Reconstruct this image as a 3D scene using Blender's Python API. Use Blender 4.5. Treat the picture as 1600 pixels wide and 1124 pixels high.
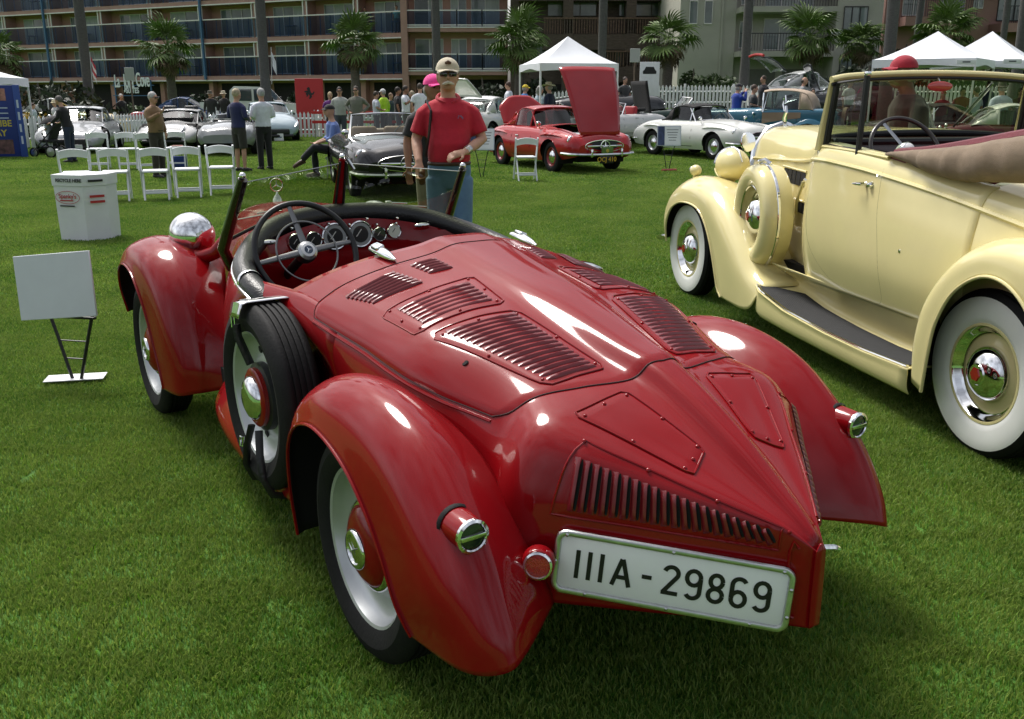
import bpy, bmesh, math, random
import numpy as np
from mathutils import Vector, Matrix
R = math.radians
rnd = random.Random(7)
scene = bpy.context.scene
for o in list(bpy.data.objects):
    bpy.data.objects.remove(o)

# ---------------------------------------------------------------- camera
CF, CTH, CH = 1462.0, R(15.836), 1.591          # focal length in photo pixels, pitch, eye height
cam_d = bpy.data.cameras.new('camera')
cam = bpy.data.objects.new('camera', cam_d)
scene.collection.objects.link(cam)
cam_d.sensor_fit = 'HORIZONTAL'
cam_d.sensor_width = 36.0
cam_d.lens = CF / 1600 * 36.0
cam_d.clip_start = 0.05
cam_d.clip_end = 3000
cam.location = (0, 0, CH)
cam.rotation_euler = (R(90) - CTH, 0, 0)
scene.camera = cam

# ---------------------------------------------------------------- light
SUN_EL, SUN_AZ = R(58), R(-38)                  # azimuth measured from +Y (view direction) towards +X
w = bpy.data.worlds.new('World')
scene.world = w
w.use_nodes = True
nt = w.node_tree
nt.nodes.clear()
sky = nt.nodes.new('ShaderNodeTexSky')
sky.sky_type = 'NISHITA'
sky.sun_disc = False
sky.sun_elevation = SUN_EL
sky.sun_rotation = SUN_AZ
sky.air_density = 1.0
sky.dust_density = 4.5
hs = nt.nodes.new('ShaderNodeHueSaturation')
hs.inputs['Saturation'].default_value = 0.35
bg = nt.nodes.new('ShaderNodeBackground')
bg.inputs['Strength'].default_value = 0.11
wo = nt.nodes.new('ShaderNodeOutputWorld')
# broken high cloud over the whole dome
tc = nt.nodes.new('ShaderNodeTexCoord')
nz = nt.nodes.new('ShaderNodeTexNoise')
nz.inputs['Scale'].default_value = 2.6
nz.inputs['Detail'].default_value = 5
nz.inputs['Roughness'].default_value = 0.55
mr = nt.nodes.new('ShaderNodeMapRange')
mr.inputs[1].default_value = 0.35
mr.inputs[2].default_value = 0.7
mr.inputs[3].default_value = 0.55
mr.inputs[4].default_value = 1.7
mul = nt.nodes.new('ShaderNodeMixRGB')
mul.blend_type = 'MULTIPLY'
mul.inputs[0].default_value = 1
nt.links.new(tc.outputs['Generated'], nz.inputs['Vector'])
nt.links.new(nz.outputs['Fac'], mr.inputs[0])
nt.links.new(sky.outputs[0], hs.inputs['Color'])
nt.links.new(hs.outputs[0], mul.inputs[1])
nt.links.new(mr.outputs[0], mul.inputs[2])
nt.links.new(mul.outputs[0], bg.inputs['Color'])
nt.links.new(bg.outputs[0], wo.inputs['Surface'])
sd = bpy.data.lights.new('sun', 'SUN')
sd.energy = 2.2
sd.angle = R(20)
sd.color = (1.0, 0.96, 0.9)
sun = bpy.data.objects.new('sun', sd)
scene.collection.objects.link(sun)
_dir = Vector((math.sin(SUN_AZ) * math.cos(SUN_EL), math.cos(SUN_AZ) * math.cos(SUN_EL), math.sin(SUN_EL)))
sun.rotation_euler = _dir.to_track_quat('Z', 'Y').to_euler()
sun.location = (0, 0, 40)
scene.view_settings.view_transform = 'Standard'
scene.view_settings.look = 'None'
scene.view_settings.gamma = 1.0
scene.view_settings.use_curve_mapping = False
scene.view_settings.exposure = 0.65
scene.render.engine = 'CYCLES'
scene.cycles.max_bounces = 8
scene.cycles.transparent_max_bounces = 16
scene.cycles.caustics_reflective = False
scene.cycles.caustics_refractive = False

# ---------------------------------------------------------------- pixels to places
def ray(px, py):
    x = (px - 800) / CF
    u = (562 - py) / CF
    return Vector((x, math.cos(CTH) + u * math.sin(CTH), -math.sin(CTH) + u * math.cos(CTH)))
CAM = Vector((0, 0, CH))
def ground(px, py, z=0.0):
    d = ray(px, py)
    return CAM + d * ((z - CH) / d.z)
def atY(px, py, y):
    d = ray(px, py)
    return CAM + d * (y / d.y)

# ---------------------------------------------------------------- objects
col = scene.collection
def tag(o, label=None, cat=None, group=None, kind=None):
    if label: o['label'] = label
    if cat: o['category'] = cat
    if group: o['group'] = group
    if kind: o['kind'] = kind
    return o
def empty(name, loc=(0, 0, 0), rz=0.0, label=None, cat=None, group=None):
    o = bpy.data.objects.new(name, None)
    o.empty_display_size = 0.2
    col.objects.link(o)
    o.location = loc
    o.rotation_euler = (0, 0, rz)
    return tag(o, label, cat, group)
def copy_tree(o, parent=None):
    c = o.copy()
    col.objects.link(c)
    c.parent = parent
    for ch in o.children:
        copy_tree(ch, c)
    return c

# ---------------------------------------------------------------- materials
MATS = {}
def mat(name, c=(.5, .5, .5), rough=.5, metal=0.0, coat=0.0, var=0.0, vscale=8.0, bump=0.0, bscale=60.0,
        trans=0.0, ior=1.45, spec=.5, coat_rough=.03, alpha=1.0, stretch=None, rvar=0.0, sheen=0.0, c2=None, emit=None):
    """plain procedural surface: colour with noise variation, optional fine relief"""
    if name in MATS:
        return MATS[name]
    m = bpy.data.materials.new(name)
    m.use_nodes = True
    n = m.node_tree
    b = n.nodes['Principled BSDF']
    b.inputs['Base Color'].default_value = (*c, 1)
    b.inputs['Roughness'].default_value = rough
    b.inputs['Metallic'].default_value = metal
    b.inputs['Coat Weight'].default_value = coat
    b.inputs['Coat Roughness'].default_value = coat_rough
    b.inputs['Transmission Weight'].default_value = trans
    b.inputs['IOR'].default_value = ior
    b.inputs['Specular IOR Level'].default_value = spec
    b.inputs['Alpha'].default_value = alpha
    if sheen: b.inputs['Sheen Weight'].default_value = sheen
    if emit:
        b.inputs['Emission Color'].default_value = (*c, 1)
        b.inputs['Emission Strength'].default_value = emit
    if var or bump or rvar:
        t = n.nodes.new('ShaderNodeTexCoord')
        mp = n.nodes.new('ShaderNodeMapping')
        if stretch: mp.inputs['Scale'].default_value = stretch
        n.links.new(t.outputs['Object'], mp.inputs[0])
    if var or rvar:
        z = n.nodes.new('ShaderNodeTexNoise')
        z.inputs['Scale'].default_value = vscale
        z.inputs['Detail'].default_value = 6
        z.inputs['Roughness'].default_value = .6
        n.links.new(mp.outputs[0], z.inputs['Vector'])
    if var:
        r = n.nodes.new('ShaderNodeValToRGB')
        lo = [max(0, x * (1 - var)) for x in c]
        hi = [min(1, x * (1 + var)) for x in (c2 or c)]
        r.color_ramp.elements[0].position = .3
        r.color_ramp.elements[1].position = .7
        r.color_ramp.elements[0].color = (*lo, 1)
        r.color_ramp.elements[1].color = (*hi, 1)
        n.links.new(z.outputs['Fac'], r.inputs[0])
        n.links.new(r.outputs[0], b.inputs['Base Color'])
    if rvar:
        q = n.nodes.new('ShaderNodeMapRange')
        q.inputs[1].default_value = .3
        q.inputs[2].default_value = .7
        q.inputs[3].default_value = max(0, rough - rvar)
        q.inputs[4].default_value = min(1, rough + rvar)
        n.links.new(z.outputs['Fac'], q.inputs[0])
        n.links.new(q.outputs[0], b.inputs['Roughness'])
    if bump:
        z2 = n.nodes.new('ShaderNodeTexNoise')
        z2.inputs['Scale'].default_value = bscale
        z2.inputs['Detail'].default_value = 4
        n.links.new(mp.outputs[0], z2.inputs['Vector'])
        bp = n.nodes.new('ShaderNodeBump')
        bp.inputs['Strength'].default_value = bump
        bp.inputs['Distance'].default_value = .01
        n.links.new(z2.outputs['Fac'], bp.inputs['Height'])
        n.links.new(bp.outputs[0], b.inputs['Normal'])
    MATS[name] = m
    return m
def paint(name, c, rough=.32, coat=1.0, var=.06):
    return mat(name, c, .5, 0, coat, var=var, vscale=3.0, rvar=.05, coat_rough=.065, spec=.05, bump=.012, bscale=45)
CHROME = mat('chrome', (.78, .79, .8), .06, 1.0, rvar=.03, vscale=9)
STEEL = mat('brushed_steel', (.5, .51, .52), .3, 1.0, var=.1)
SILVER = mat('silver_wheel_paint', (.5, .52, .53), .38, .55, .3, var=.08)
RUBBER = mat('tyre_rubber', (.007, .007, .0075), .7, var=.3, vscale=14, bump=.15, bscale=90, spec=.3)
BLACK = mat('black_trim', (.012, .012, .013), .4, var=.2)
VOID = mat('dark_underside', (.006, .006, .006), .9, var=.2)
LEATHER = mat('black_leather', (.014, .014, .015), .33, bump=.25, bscale=120, var=.25)
def glass(name, tint, ior=1.45, haze=0.0):
    """thin sheet glass: clear by Fresnel, mirror-like at a slant"""
    m = bpy.data.materials.new(name)
    m.use_nodes = True
    n = m.node_tree
    n.nodes.clear()
    out = n.nodes.new('ShaderNodeOutputMaterial')
    t, g, mx = n.nodes.new('ShaderNodeBsdfTransparent'), n.nodes.new('ShaderNodeBsdfGlossy'), n.nodes.new('ShaderNodeMixShader')
    f = n.nodes.new('ShaderNodeFresnel')
    gm_ = n.nodes.new('ShaderNodeNewGeometry')
    io = n.nodes.new('ShaderNodeMapRange')               # same reflectance from either face of the sheet
    io.inputs[3].default_value = ior
    io.inputs[4].default_value = 1 / ior
    n.links.new(gm_.outputs['Backfacing'], io.inputs[0])
    n.links.new(io.outputs[0], f.inputs['IOR'])
    t.inputs[0].default_value = (*tint, 1)
    g.inputs['Roughness'].default_value = .01 + haze
    tc_ = n.nodes.new('ShaderNodeTexCoord')
    z = n.nodes.new('ShaderNodeTexNoise')
    z.inputs['Scale'].default_value = 3
    bp = n.nodes.new('ShaderNodeBump')
    bp.inputs['Strength'].default_value = .02
    n.links.new(tc_.outputs['Object'], z.inputs['Vector'])
    n.links.new(z.outputs['Fac'], bp.inputs['Height'])
    n.links.new(bp.outputs[0], g.inputs['Normal'])
    n.links.new(f.outputs[0], mx.inputs[0])
    n.links.new(t.outputs[0], mx.inputs[1])
    n.links.new(g.outputs[0], mx.inputs[2])
    n.links.new(mx.outputs[0], out.inputs['Surface'])
    return m
GLASS = glass('clear_glass', (.60, .66, .48), 1.85)
CARGLASS = glass('car_glass', (.55, .62, .60), 1.55)
DARKGLASS = mat('dark_window_glass', (.05, .065, .07), .05, coat=1, var=.3, vscale=1.5)
LAMPGLASS = mat('lamp_glass', (.75, .78, .78), .1, metal=.75, bump=.2, bscale=160)
REDLENS = mat('red_lens', (.42, .008, .006), .12, coat=1, bump=.6, bscale=220)
AMBER = mat('amber_lens', (.5, .15, .01), .2, coat=1, bump=.4, bscale=200)
WHITEPAINT = mat('white_paint', (.74, .75, .76), .42, var=.05, vscale=5)
WHITEPLASTIC = mat('white_resin', (.72, .74, .78), .42, var=.05, vscale=6, bump=.04)

# ---------------------------------------------------------------- geometry
def lerp(a, b, t): return a + (b - a) * t
def cr(p0, p1, p2, p3, t):
    return 0.5 * ((2 * p1) + (-p0 + p2) * t + (2 * p0 - 5 * p1 + 4 * p2 - p3) * t * t + (-p0 + 3 * p1 - 3 * p2 + p3) * t ** 3)
def spline(P, n, closed=False):
    """Catmull-Rom through the rows of P (k x d), n samples"""
    P = np.asarray(P, float)
    k = len(P)
    out = []
    segs = k if closed else k - 1
    for i in range(n):
        s = i * segs / (n if closed else n - 1)
        j = min(int(s), segs - 1)
        t = s - j
        if closed:
            q = [P[(j + d) % k] for d in (-1, 0, 1, 2)]
        else:
            q = [P[max(j - 1, 0)], P[j], P[j + 1], P[min(j + 2, k - 1)]]
            if j == 0: q[0] = 2 * P[0] - P[1]
            if j + 2 > k - 1: q[3] = 2 * P[k - 1] - P[k - 2]
        out.append(cr(*q, t))
    return np.array(out)
def interp1(xs, ys, x):
    return float(np.interp(x, xs, ys))
class MB:
    """collects geometry for ONE mesh object"""
    def __init__(s):
        s.v = []
        s.f = []
        s.m = []
        s.mi = 0
    def add(s, vs, fs):
        o = len(s.v)
        s.v += [tuple(float(c) for c in p) for p in vs]
        s.f += [tuple(i + o for i in f) for f in fs]
        s.m += [s.mi] * len(fs)
        return s
    def grid(s, G, cu=False, cv=False, flip=False):
        G = np.asarray(G, float)
        nu, nv = G.shape[:2]
        fs = []
        for i in range(nu if cu else nu - 1):
            for j in range(nv if cv else nv - 1):
                a, b = i * nv + j, ((i + 1) % nu) * nv + j
                c, d = ((i + 1) % nu) * nv + (j + 1) % nv, i * nv + (j + 1) % nv
                fs.append((a, d, c, b) if flip else (a, b, c, d))
        return s.add(G.reshape(-1, 3), fs)
    def box(s, c, d, rot=None, taper=None):
        x, y, z = d[0] / 2, d[1] / 2, d[2] / 2
        vs = [Vector((i * x, j * y, k * z)) for k in (-1, 1) for j in (-1, 1) for i in (-1, 1)]
        if taper:
            vs = [Vector((p.x * (taper if p.z > 0 else 1), p.y * (taper if p.z > 0 else 1), p.z)) for p in vs]
        if rot is not None: vs = [rot @ p for p in vs]
        vs = [p + Vector(c) for p in vs]
        return s.add(vs, [(0, 2, 3, 1), (4, 5, 7, 6), (0, 1, 5, 4), (2, 6, 7, 3), (0, 4, 6, 2), (1, 3, 7, 5)])
    def rbox(s, c, d, r=.01, seg=2, rot=None):
        bm = bmesh.new()
        bmesh.ops.create_cube(bm, size=1)
        bmesh.ops.scale(bm, vec=d, verts=bm.verts)
        bmesh.ops.bevel(bm, geom=list(bm.edges), offset=min(r, min(d) * .49), segments=seg, affect='EDGES', profile=.5)
        bm.verts.index_update()
        vs = [v.co.copy() for v in bm.verts]
        fs = [[v.index for v in f.verts] for f in bm.faces]
        bm.free()
        if rot is not None: vs = [rot @ p for p in vs]
        return s.add([p + Vector(c) for p in vs], fs)
    def tube(s, pts, rad, n=8, cap=True, closed=False, flat=1.0, up=None):
        pts = [Vector(p) for p in pts]
        k = len(pts)
        if not hasattr(rad, '__len__'): rad = [rad] * k
        rings = []
        ref = Vector(up) if up else None
        for i, p in enumerate(pts):
            a = pts[(i - 1) % k] if (i or closed) else p
            b = pts[(i + 1) % k] if (i < k - 1 or closed) else p
            t = (b - a).normalized() if (b - a).length > 1e-9 else Vector((0, 0, 1))
            if ref is None:
                ref = Vector((0, 0, 1)) if abs(t.z) < .9 else Vector((1, 0, 0))
            x = ref.cross(t)
            if x.length < 1e-6: x = Vector((1, 0, 0)).cross(t)
            x.normalize()
            y = t.cross(x).normalized()
            if not up: ref = y
            rings.append([p + (x * math.cos(q) + y * math.sin(q) * flat) * rad[i] for q in [2 * math.pi * j / n for j in range(n)]])
        s.grid([[tuple(q) for q in r] for r in rings], cu=closed, cv=True, flip=True)
        if cap and not closed:
            o = len(s.v) - k * n
            s.f.append(tuple(o + j for j in range(n)))
            s.m.append(s.mi)
            s.f.append(tuple(o + (k - 1) * n + j for j in reversed(range(n))))
            s.m.append(s.mi)
        return s
    def lathe(s, prof, n=24, axis='Y', c=(0, 0, 0), a0=0, a1=2 * math.pi, sq=1.0):
        """profile rows (radius, along-axis)"""
        full = abs(a1 - a0 - 2 * math.pi) < 1e-6
        G = []
        for i in range(n if full else n + 1):
            q = a0 + (a1 - a0) * i / n
            row = []
            for r, h in prof:
                u, v = r * math.cos(q), r * math.sin(q) * sq
                p = {'Y': (u, h, v), 'Z': (u, v, h), 'X': (h, u, v)}[axis]
                row.append((p[0] + c[0], p[1] + c[1], p[2] + c[2]))
            G.append(row)
        return s.grid(G, cu=full, flip=(axis != 'Y'))
    def ball(s, c, r, nu=12, nv=8, rot=None):
        if not hasattr(r, '__len__'): r = (r, r, r)
        G = []
        for i in range(nv + 1):
            t = math.pi * i / nv
            G.append([Vector((r[0] * math.sin(t) * math.cos(2 * math.pi * j / nu), r[1] * math.sin(t) * math.sin(2 * math.pi * j / nu), -r[2] * math.cos(t))) for j in range(nu)])
        G = [[tuple((rot @ p if rot is not None else p) + Vector(c)) for p in g] for g in G]
        return s.grid(G, cv=True, flip=True)
    def prism(s, poly, z0, z1, fn=None):
        """closed 2-D outline extruded; fn maps (x,y,z) to a place"""
        k = len(poly)
        fn = fn or (lambda x, y, z: (x, y, z))
        vs = [fn(x, y, z0) for x, y in poly] + [fn(x, y, z1) for x, y in poly]
        fs = [tuple(reversed(range(k))), tuple(range(k, 2 * k))]
        fs += [(i, (i + 1) % k, k + (i + 1) % k, k + i) for i in range(k)]
        return s.add(vs, fs)
    def mesh(s, name, mats, smooth=True, angle=40, merge=0.0):
        me = bpy.data.meshes.new(name)
        me.from_pydata(s.v, [], s.f)
        if not isinstance(mats, (list, tuple)): mats = [mats]
        for q in mats: me.materials.append(q)
        if any(s.m): me.polygons.foreach_set('material_index', s.m)
        if merge:
            bm = bmesh.new()
            bm.from_mesh(me)
            bmesh.ops.remove_doubles(bm, verts=bm.verts, dist=merge)
            bmesh.ops.recalc_face_normals(bm, faces=bm.faces)
            bm.to_mesh(me)
            bm.free()
        me.validate()
        if smooth:
            me.polygons.foreach_set('use_smooth', [True] * len(me.polygons))
            me.set_sharp_from_angle(angle=R(angle))
        me.update()
        return me
    def build(s, name, mats, parent=None, smooth=True, angle=40, loc=(0, 0, 0), rot=(0, 0, 0), merge=0.0):
        o = bpy.data.objects.new(name, s.mesh(name, mats, smooth, angle, merge))
        col.objects.link(o)
        o.parent = parent
        o.location = loc
        o.rotation_euler = rot
        return o
def inst(me, name, parent=None, loc=(0, 0, 0), rot=(0, 0, 0), scale=(1, 1, 1), M=None):
    o = bpy.data.objects.new(name, me)
    col.objects.link(o)
    o.parent = parent
    if M is not None:
        o.matrix_local = M
    else:
        o.location = loc
        o.rotation_euler = rot
        o.scale = scale
    return o
def solidify(o, t, off=-1.0):
    m = o.modifiers.new('thickness', 'SOLIDIFY')
    m.thickness = t
    m.offset = off
    return o
def frame_from(n, up):
    """matrix with Z along n and Y near up"""
    n = Vector(n).normalized()
    x = Vector(up).cross(n).normalized()
    y = n.cross(x)
    return Matrix((x, y, n)).transposed()
def text_mesh(s, size, extrude=.001, bold=0.0, align='CENTER', spacing=1.0, shear=0.0):
    cu = bpy.data.curves.new('lettering', 'FONT')
    cu.body = s
    cu.size = size
    cu.extrude = extrude
    cu.offset = bold
    cu.align_x = align
    cu.align_y = 'CENTER'
    cu.space_character = spacing
    cu.shear = shear
    o = bpy.data.objects.new('lettering_tmp', cu)
    col.objects.link(o)
    dg = bpy.context.evaluated_depsgraph_get()
    me = bpy.data.meshes.new_from_object(o.evaluated_get(dg))
    bpy.data.objects.remove(o)
    bpy.data.curves.remove(cu)
    return me
def lettering(s, size, M, material, parent, name='lettering', **k):
    me = text_mesh(s, size, **k)
    me.materials.clear()
    me.materials.append(material)
    return inst(me, name, parent, M=M)
# ================================================================ lawn
def lawn_material():
    m = bpy.data.materials.new('lawn_soil')
    m.use_nodes = True
    n = m.node_tree
    b = n.nodes['Principled BSDF']
    b.inputs['Roughness'].default_value = .9
    t = n.nodes.new('ShaderNodeTexCoord')
    def noise(sc, det=5):
        z = n.nodes.new('ShaderNodeTexNoise')
        z.inputs['Scale'].default_value = sc
        z.inputs['Detail'].default_value = det
        n.links.new(t.outputs['Object'], z.inputs['Vector'])
        return z
    a, c = noise(.35), noise(22, 8)
    r = n.nodes.new('ShaderNodeValToRGB')
    r.color_ramp.elements[0].position = .3
    r.color_ramp.elements[1].position = .72
    r.color_ramp.elements[0].color = (.028, .085, .006, 1)
    r.color_ramp.elements[1].color = (.07, .20, .012, 1)
    mx = n.nodes.new('ShaderNodeMixRGB')
    mx.inputs[0].default_value = .6
    n.links.new(a.outputs['Fac'], mx.inputs[1])
    n.links.new(c.outputs['Fac'], mx.inputs[2])
    n.links.new(mx.outputs[0], r.inputs[0])
    n.links.new(r.outputs[0], b.inputs['Base Color'])
    bp = n.nodes.new('ShaderNodeBump')
    bp.inputs['Strength'].default_value = .8
    bp.inputs['Distance'].default_value = .03
    n.links.new(c.outputs['Fac'], bp.inputs['Height'])
    n.links.new(bp.outputs[0], b.inputs['Normal'])
    return m
def blade_material():
    m = bpy.data.materials.new('grass_blades')
    m.use_nodes = True
    n = m.node_tree
    b = n.nodes['Principled BSDF']
    b.inputs['Roughness'].default_value = .5
    b.inputs['Specular IOR Level'].default_value = .35
    t = n.nodes.new('ShaderNodeTexCoord')
    z = n.nodes.new('ShaderNodeTexNoise')
    z.inputs['Scale'].default_value = .5
    z.inputs['Detail'].default_value = 4
    oi = n.nodes.new('ShaderNodeObjectInfo')
    n.links.new(t.outputs['Object'], z.inputs['Vector'])
    at = n.nodes.new('ShaderNodeAttribute')
    at.attribute_name = 'shade'
    r = n.nodes.new('ShaderNodeValToRGB')
    r.color_ramp.elements[0].color = (.048, .158, .008, 1)
    r.color_ramp.elements[1].color = (.160, .370, .022, 1)
    e = r.color_ramp.elements.new(.93)
    e.color = (.27, .35, .07, 1)
    r.color_ramp.elements[1].position = .8
    gp = n.nodes.new('ShaderNodeNewGeometry')
    z2 = n.nodes.new('ShaderNodeTexNoise')
    z2.inputs['Scale'].default_value = .9
    z2.inputs['Detail'].default_value = 5
    n.links.new(gp.outputs['Position'], z2.inputs['Vector'])
    ad = n.nodes.new('ShaderNodeMath')
    ad.operation = 'MULTIPLY_ADD'
    ad.inputs[1].default_value = 1.1
    ad.inputs[2].default_value = -.55
    n.links.new(z2.outputs['Fac'], ad.inputs[0])
    sm = n.nodes.new('ShaderNodeMath')
    n.links.new(at.outputs['Fac'], sm.inputs[0])
    n.links.new(ad.outputs[0], sm.inputs[1])
    n.links.new(sm.outputs[0], r.inputs[0])
    n.links.new(r.outputs[0], b.inputs['Base Color'])
    tr = n.nodes.new('ShaderNodeBsdfTranslucent')
    n.links.new(r.outputs[0], tr.inputs[0])
    ms = n.nodes.new('ShaderNodeMixShader')
    ms.inputs[0].default_value = .42
    out = n.nodes['Material Output']
    n.links.new(b.outputs[0], ms.inputs[1])
    n.links.new(tr.outputs[0], ms.inputs[2])
    n.links.new(ms.outputs[0], out.inputs['Surface'])
    return m
SOIL, BLADE = lawn_material(), blade_material()
def sstep(t):
    t = min(1, max(0, t))
    return t * t * (3 - 2 * t)
def gz(x, y):
    """the lawn rises a little towards the street on the right"""
    return 1.0 * sstep((y - 25) / 15) * sstep((x + 5) / 10)
def build_ground():
    g = MB()
    xs = [-400, -200, -100, -60, -40] + [-30 + 2 * i for i in range(36)] + [50, 70, 100, 200, 400]
    ys = [-60, -30, -10, 0] + [2 * i for i in range(1, 32)] + [70, 85, 110, 160, 300, 800]
    g.grid([[(x, y, gz(x, y)) for y in ys] for x in xs], flip=False)
    o = g.build('lawn', SOIL)
    tag(o, kind='structure')
def grass_patch(size, nb, hmin, hmax, wd, seed):
    """a square mat of short mown blades"""
    rg = np.random.default_rng(seed)
    x = rg.uniform(-size / 2, size / 2, nb)
    y = rg.uniform(-size / 2, size / 2, nb)
    a = rg.uniform(0, 2 * np.pi, nb)
    h = rg.uniform(hmin, hmax, nb)
    ln = rg.uniform(.15, .9, nb) * h
    b = a + rg.uniform(-1.2, 1.2, nb) + np.pi / 2
    wv = wd * rg.uniform(.6, 1.2, nb)
    dx, dy = np.cos(a) * wv / 2, np.sin(a) * wv / 2
    lx, ly = np.cos(b) * ln, np.sin(b) * ln
    V = np.empty((nb, 5, 3))
    V[:, 0] = np.stack([x - dx, y - dy, 0 * h - .004], 1)
    V[:, 1] = np.stack([x + dx, y + dy, 0 * h - .004], 1)
    V[:, 2] = np.stack([x + dx * .8 + lx * .35, y + dy * .8 + ly * .35, h * .6], 1)
    V[:, 3] = np.stack([x - dx * .8 + lx * .35, y - dy * .8 + ly * .35, h * .6], 1)
    V[:, 4] = np.stack([x + lx, y + ly, h * .95], 1)
    me = bpy.data.meshes.new('grass_mat')
    base = np.arange(nb)[:, None] * 5
    faces = np.concatenate([np.concatenate([base + 0, base + 1, base + 2, base + 3], 1)])
    tris = base + np.array([[3, 2, 4]])
    me.vertices.add(nb * 5)
    me.vertices.foreach_set('co', V.reshape(-1))
    loops = np.concatenate([faces.reshape(-1), tris.reshape(-1)])
    me.loops.add(len(loops))
    me.loops.foreach_set('vertex_index', loops.astype(np.int32))
    me.polygons.add(nb * 2)
    st = np.concatenate([np.arange(nb) * 4, nb * 4 + np.arange(nb) * 3])
    me.polygons.foreach_set('loop_start', st.astype(np.int32))
    me.update(calc_edges=True)
    at = me.attributes.new('shade', 'FLOAT', 'POINT')
    at.data.foreach_set('value', np.repeat(np.clip(rg.normal(.42, .22, nb), 0, 1), 5).astype(np.float32))
    me.materials.append(BLADE)
    o = bpy.data.objects.new('grass_mat', me)
    return o
def scatter(name, pts, rots, scl, protos, label):
    """one grass object: geometry nodes place the mats on points"""
    me = bpy.data.meshes.new(name)
    me.from_pydata([tuple(p) for p in pts], [], [])
    tx = [math.atan((gz(p[0], p[1] + .5) - gz(p[0], p[1] - .5))) for p in pts]
    ty = [-math.atan((gz(p[0] + .5, p[1]) - gz(p[0] - .5, p[1]))) for p in pts]
    rots = [0.0 if abs(a) + abs(b) > .004 else r for a, b, r in zip(tx, ty, rots)]
    for nm, dat in (('rz', rots), ('sc', scl), ('tx', tx), ('ty', ty)):
        at = me.attributes.new(nm, 'FLOAT', 'POINT')
        at.data.foreach_set('value', np.asarray(dat, np.float32))
    o = bpy.data.objects.new(name, me)
    col.objects.link(o)
    c = bpy.data.collections.new(name + '_mats')
    for p in protos: c.objects.link(p)
    ng = bpy.data.node_groups.new(name, 'GeometryNodeTree')
    ng.interface.new_socket('Geometry', in_out='INPUT', socket_type='NodeSocketGeometry')
    ng.interface.new_socket('Geometry', in_out='OUTPUT', socket_type='NodeSocketGeometry')
    N = ng.nodes
    gi, go = N.new('NodeGroupInput'), N.new('NodeGroupOutput')
    ip = N.new('GeometryNodeInstanceOnPoints')
    ci = N.new('GeometryNodeCollectionInfo')
    ci.inputs['Collection'].default_value = c
    ci.inputs['Separate Children'].default_value = True
    ci.inputs['Reset Children'].default_value = True
    ip.inputs['Pick Instance'].default_value = True
    ra, sa = N.new('GeometryNodeInputNamedAttribute'), N.new('GeometryNodeInputNamedAttribute')
    ra.inputs['Name'].default_value = 'rz'
    sa.inputs['Name'].default_value = 'sc'
    cx = N.new('ShaderNodeCombineXYZ')
    for nm, sk in (('tx', 'X'), ('ty', 'Y')):
        q = N.new('GeometryNodeInputNamedAttribute')
        q.inputs['Name'].default_value = nm
        ng.links.new(q.outputs['Attribute'], cx.inputs[sk])
    ng.links.new(ra.outputs['Attribute'], cx.inputs['Z'])
    ng.links.new(gi.outputs[0], ip.inputs['Points'])
    ng.links.new(ci.outputs[0], ip.inputs['Instance'])
    ng.links.new(cx.outputs[0], ip.inputs['Rotation'])
    ng.links.new(sa.outputs['Attribute'], ip.inputs['Scale'])
    ng.links.new(ip.outputs[0], go.inputs[0])
    md = o.modifiers.new('mats', 'NODES')
    md.node_group = ng
    return tag(o, label, 'grass', kind='stuff')
def build_grass():
    rg = np.random.default_rng(3)
    near = [grass_patch(.5, 6500, .012, .030, .0040, 11 + i) for i in range(3)]
    mid = [grass_patch(1.0, 8000, .014, .034, .0075, 31 + i) for i in range(3)]
    far = [grass_patch(2.0, 8000, .016, .038, .017, 51 + i) for i in range(2)]
    def field(y0, y1, step):
        P = []
        y = y0
        while y < y1:
            hw = .62 * y + 1.6
            x = -hw
            while x < hw:
                xx, yy = x + rg.uniform(-.1, .1) * step, y + rg.uniform(-.1, .1) * step
                P.append((xx, yy, gz(xx, yy)))
                x += step
            y += step
        return P
    for nm, pr, P in (('grass', near, field(.9, 7.5, .42)), ('grass', mid, field(7.3, 17, .85)), ('grass', far, field(16.5, 40, 1.7))):
        scatter(nm, P, rg.integers(0, 4, len(P)) * (math.pi / 2) + rg.uniform(-.3, .3, len(P)), rg.uniform(.95, 1.12, len(P)), pr, 'short mown green grass of the show lawn')
build_ground()
build_grass()
# ================================================================ street side: buildings, palms, shrubs, fence, tents
PINK = mat('pink_stucco', (.47, .26, .21), .85, var=.12, vscale=1.2, bump=.2, bscale=40)
PINKD = mat('pink_brown_fascia', (.39, .225, .195), .8, var=.12, vscale=1.5, bump=.2, bscale=40)
GREYB = mat('grey_stucco', (.40, .385, .335), .85, var=.08, vscale=.8, bump=.2, bscale=40)
BROWNB = mat('weathered_brown_shingle', (.085, .062, .052), .85, var=.3, vscale=3, stretch=(1, 1, 4), bump=.4, bscale=20)
ROSE = mat('rose_stucco', (.33, .19, .165), .85, var=.08, vscale=1, bump=.2, bscale=40)
BLUEP = mat('blue_rail_paint', (.05, .13, .25), .5, var=.1)
BLUEPANEL = glass('blue_balcony_glass', (.60, .68, .76), 1.25)
WINGLASS = mat('window_glass', (.17, .20, .205), .06, coat=1, var=.5, vscale=.35)
CURTAIN = mat('pale_curtain', (.42, .44, .43), .8, var=.25, vscale=5, stretch=(6, 6, .3))
TRIMW = mat('white_trim', (.72, .69, .68), .6, var=.08, vscale=3)
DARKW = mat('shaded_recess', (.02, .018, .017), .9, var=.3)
LEAFD = mat('dark_shrub_leaf', (.018, .032, .012), .6, var=.5, vscale=3)
LEAFM = mat('mid_green_leaf', (.045, .075, .022), .6, var=.45, vscale=3)
PALMG = mat('palm_green', (.095, .155, .032), .5, var=.45, vscale=2.5)
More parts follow.
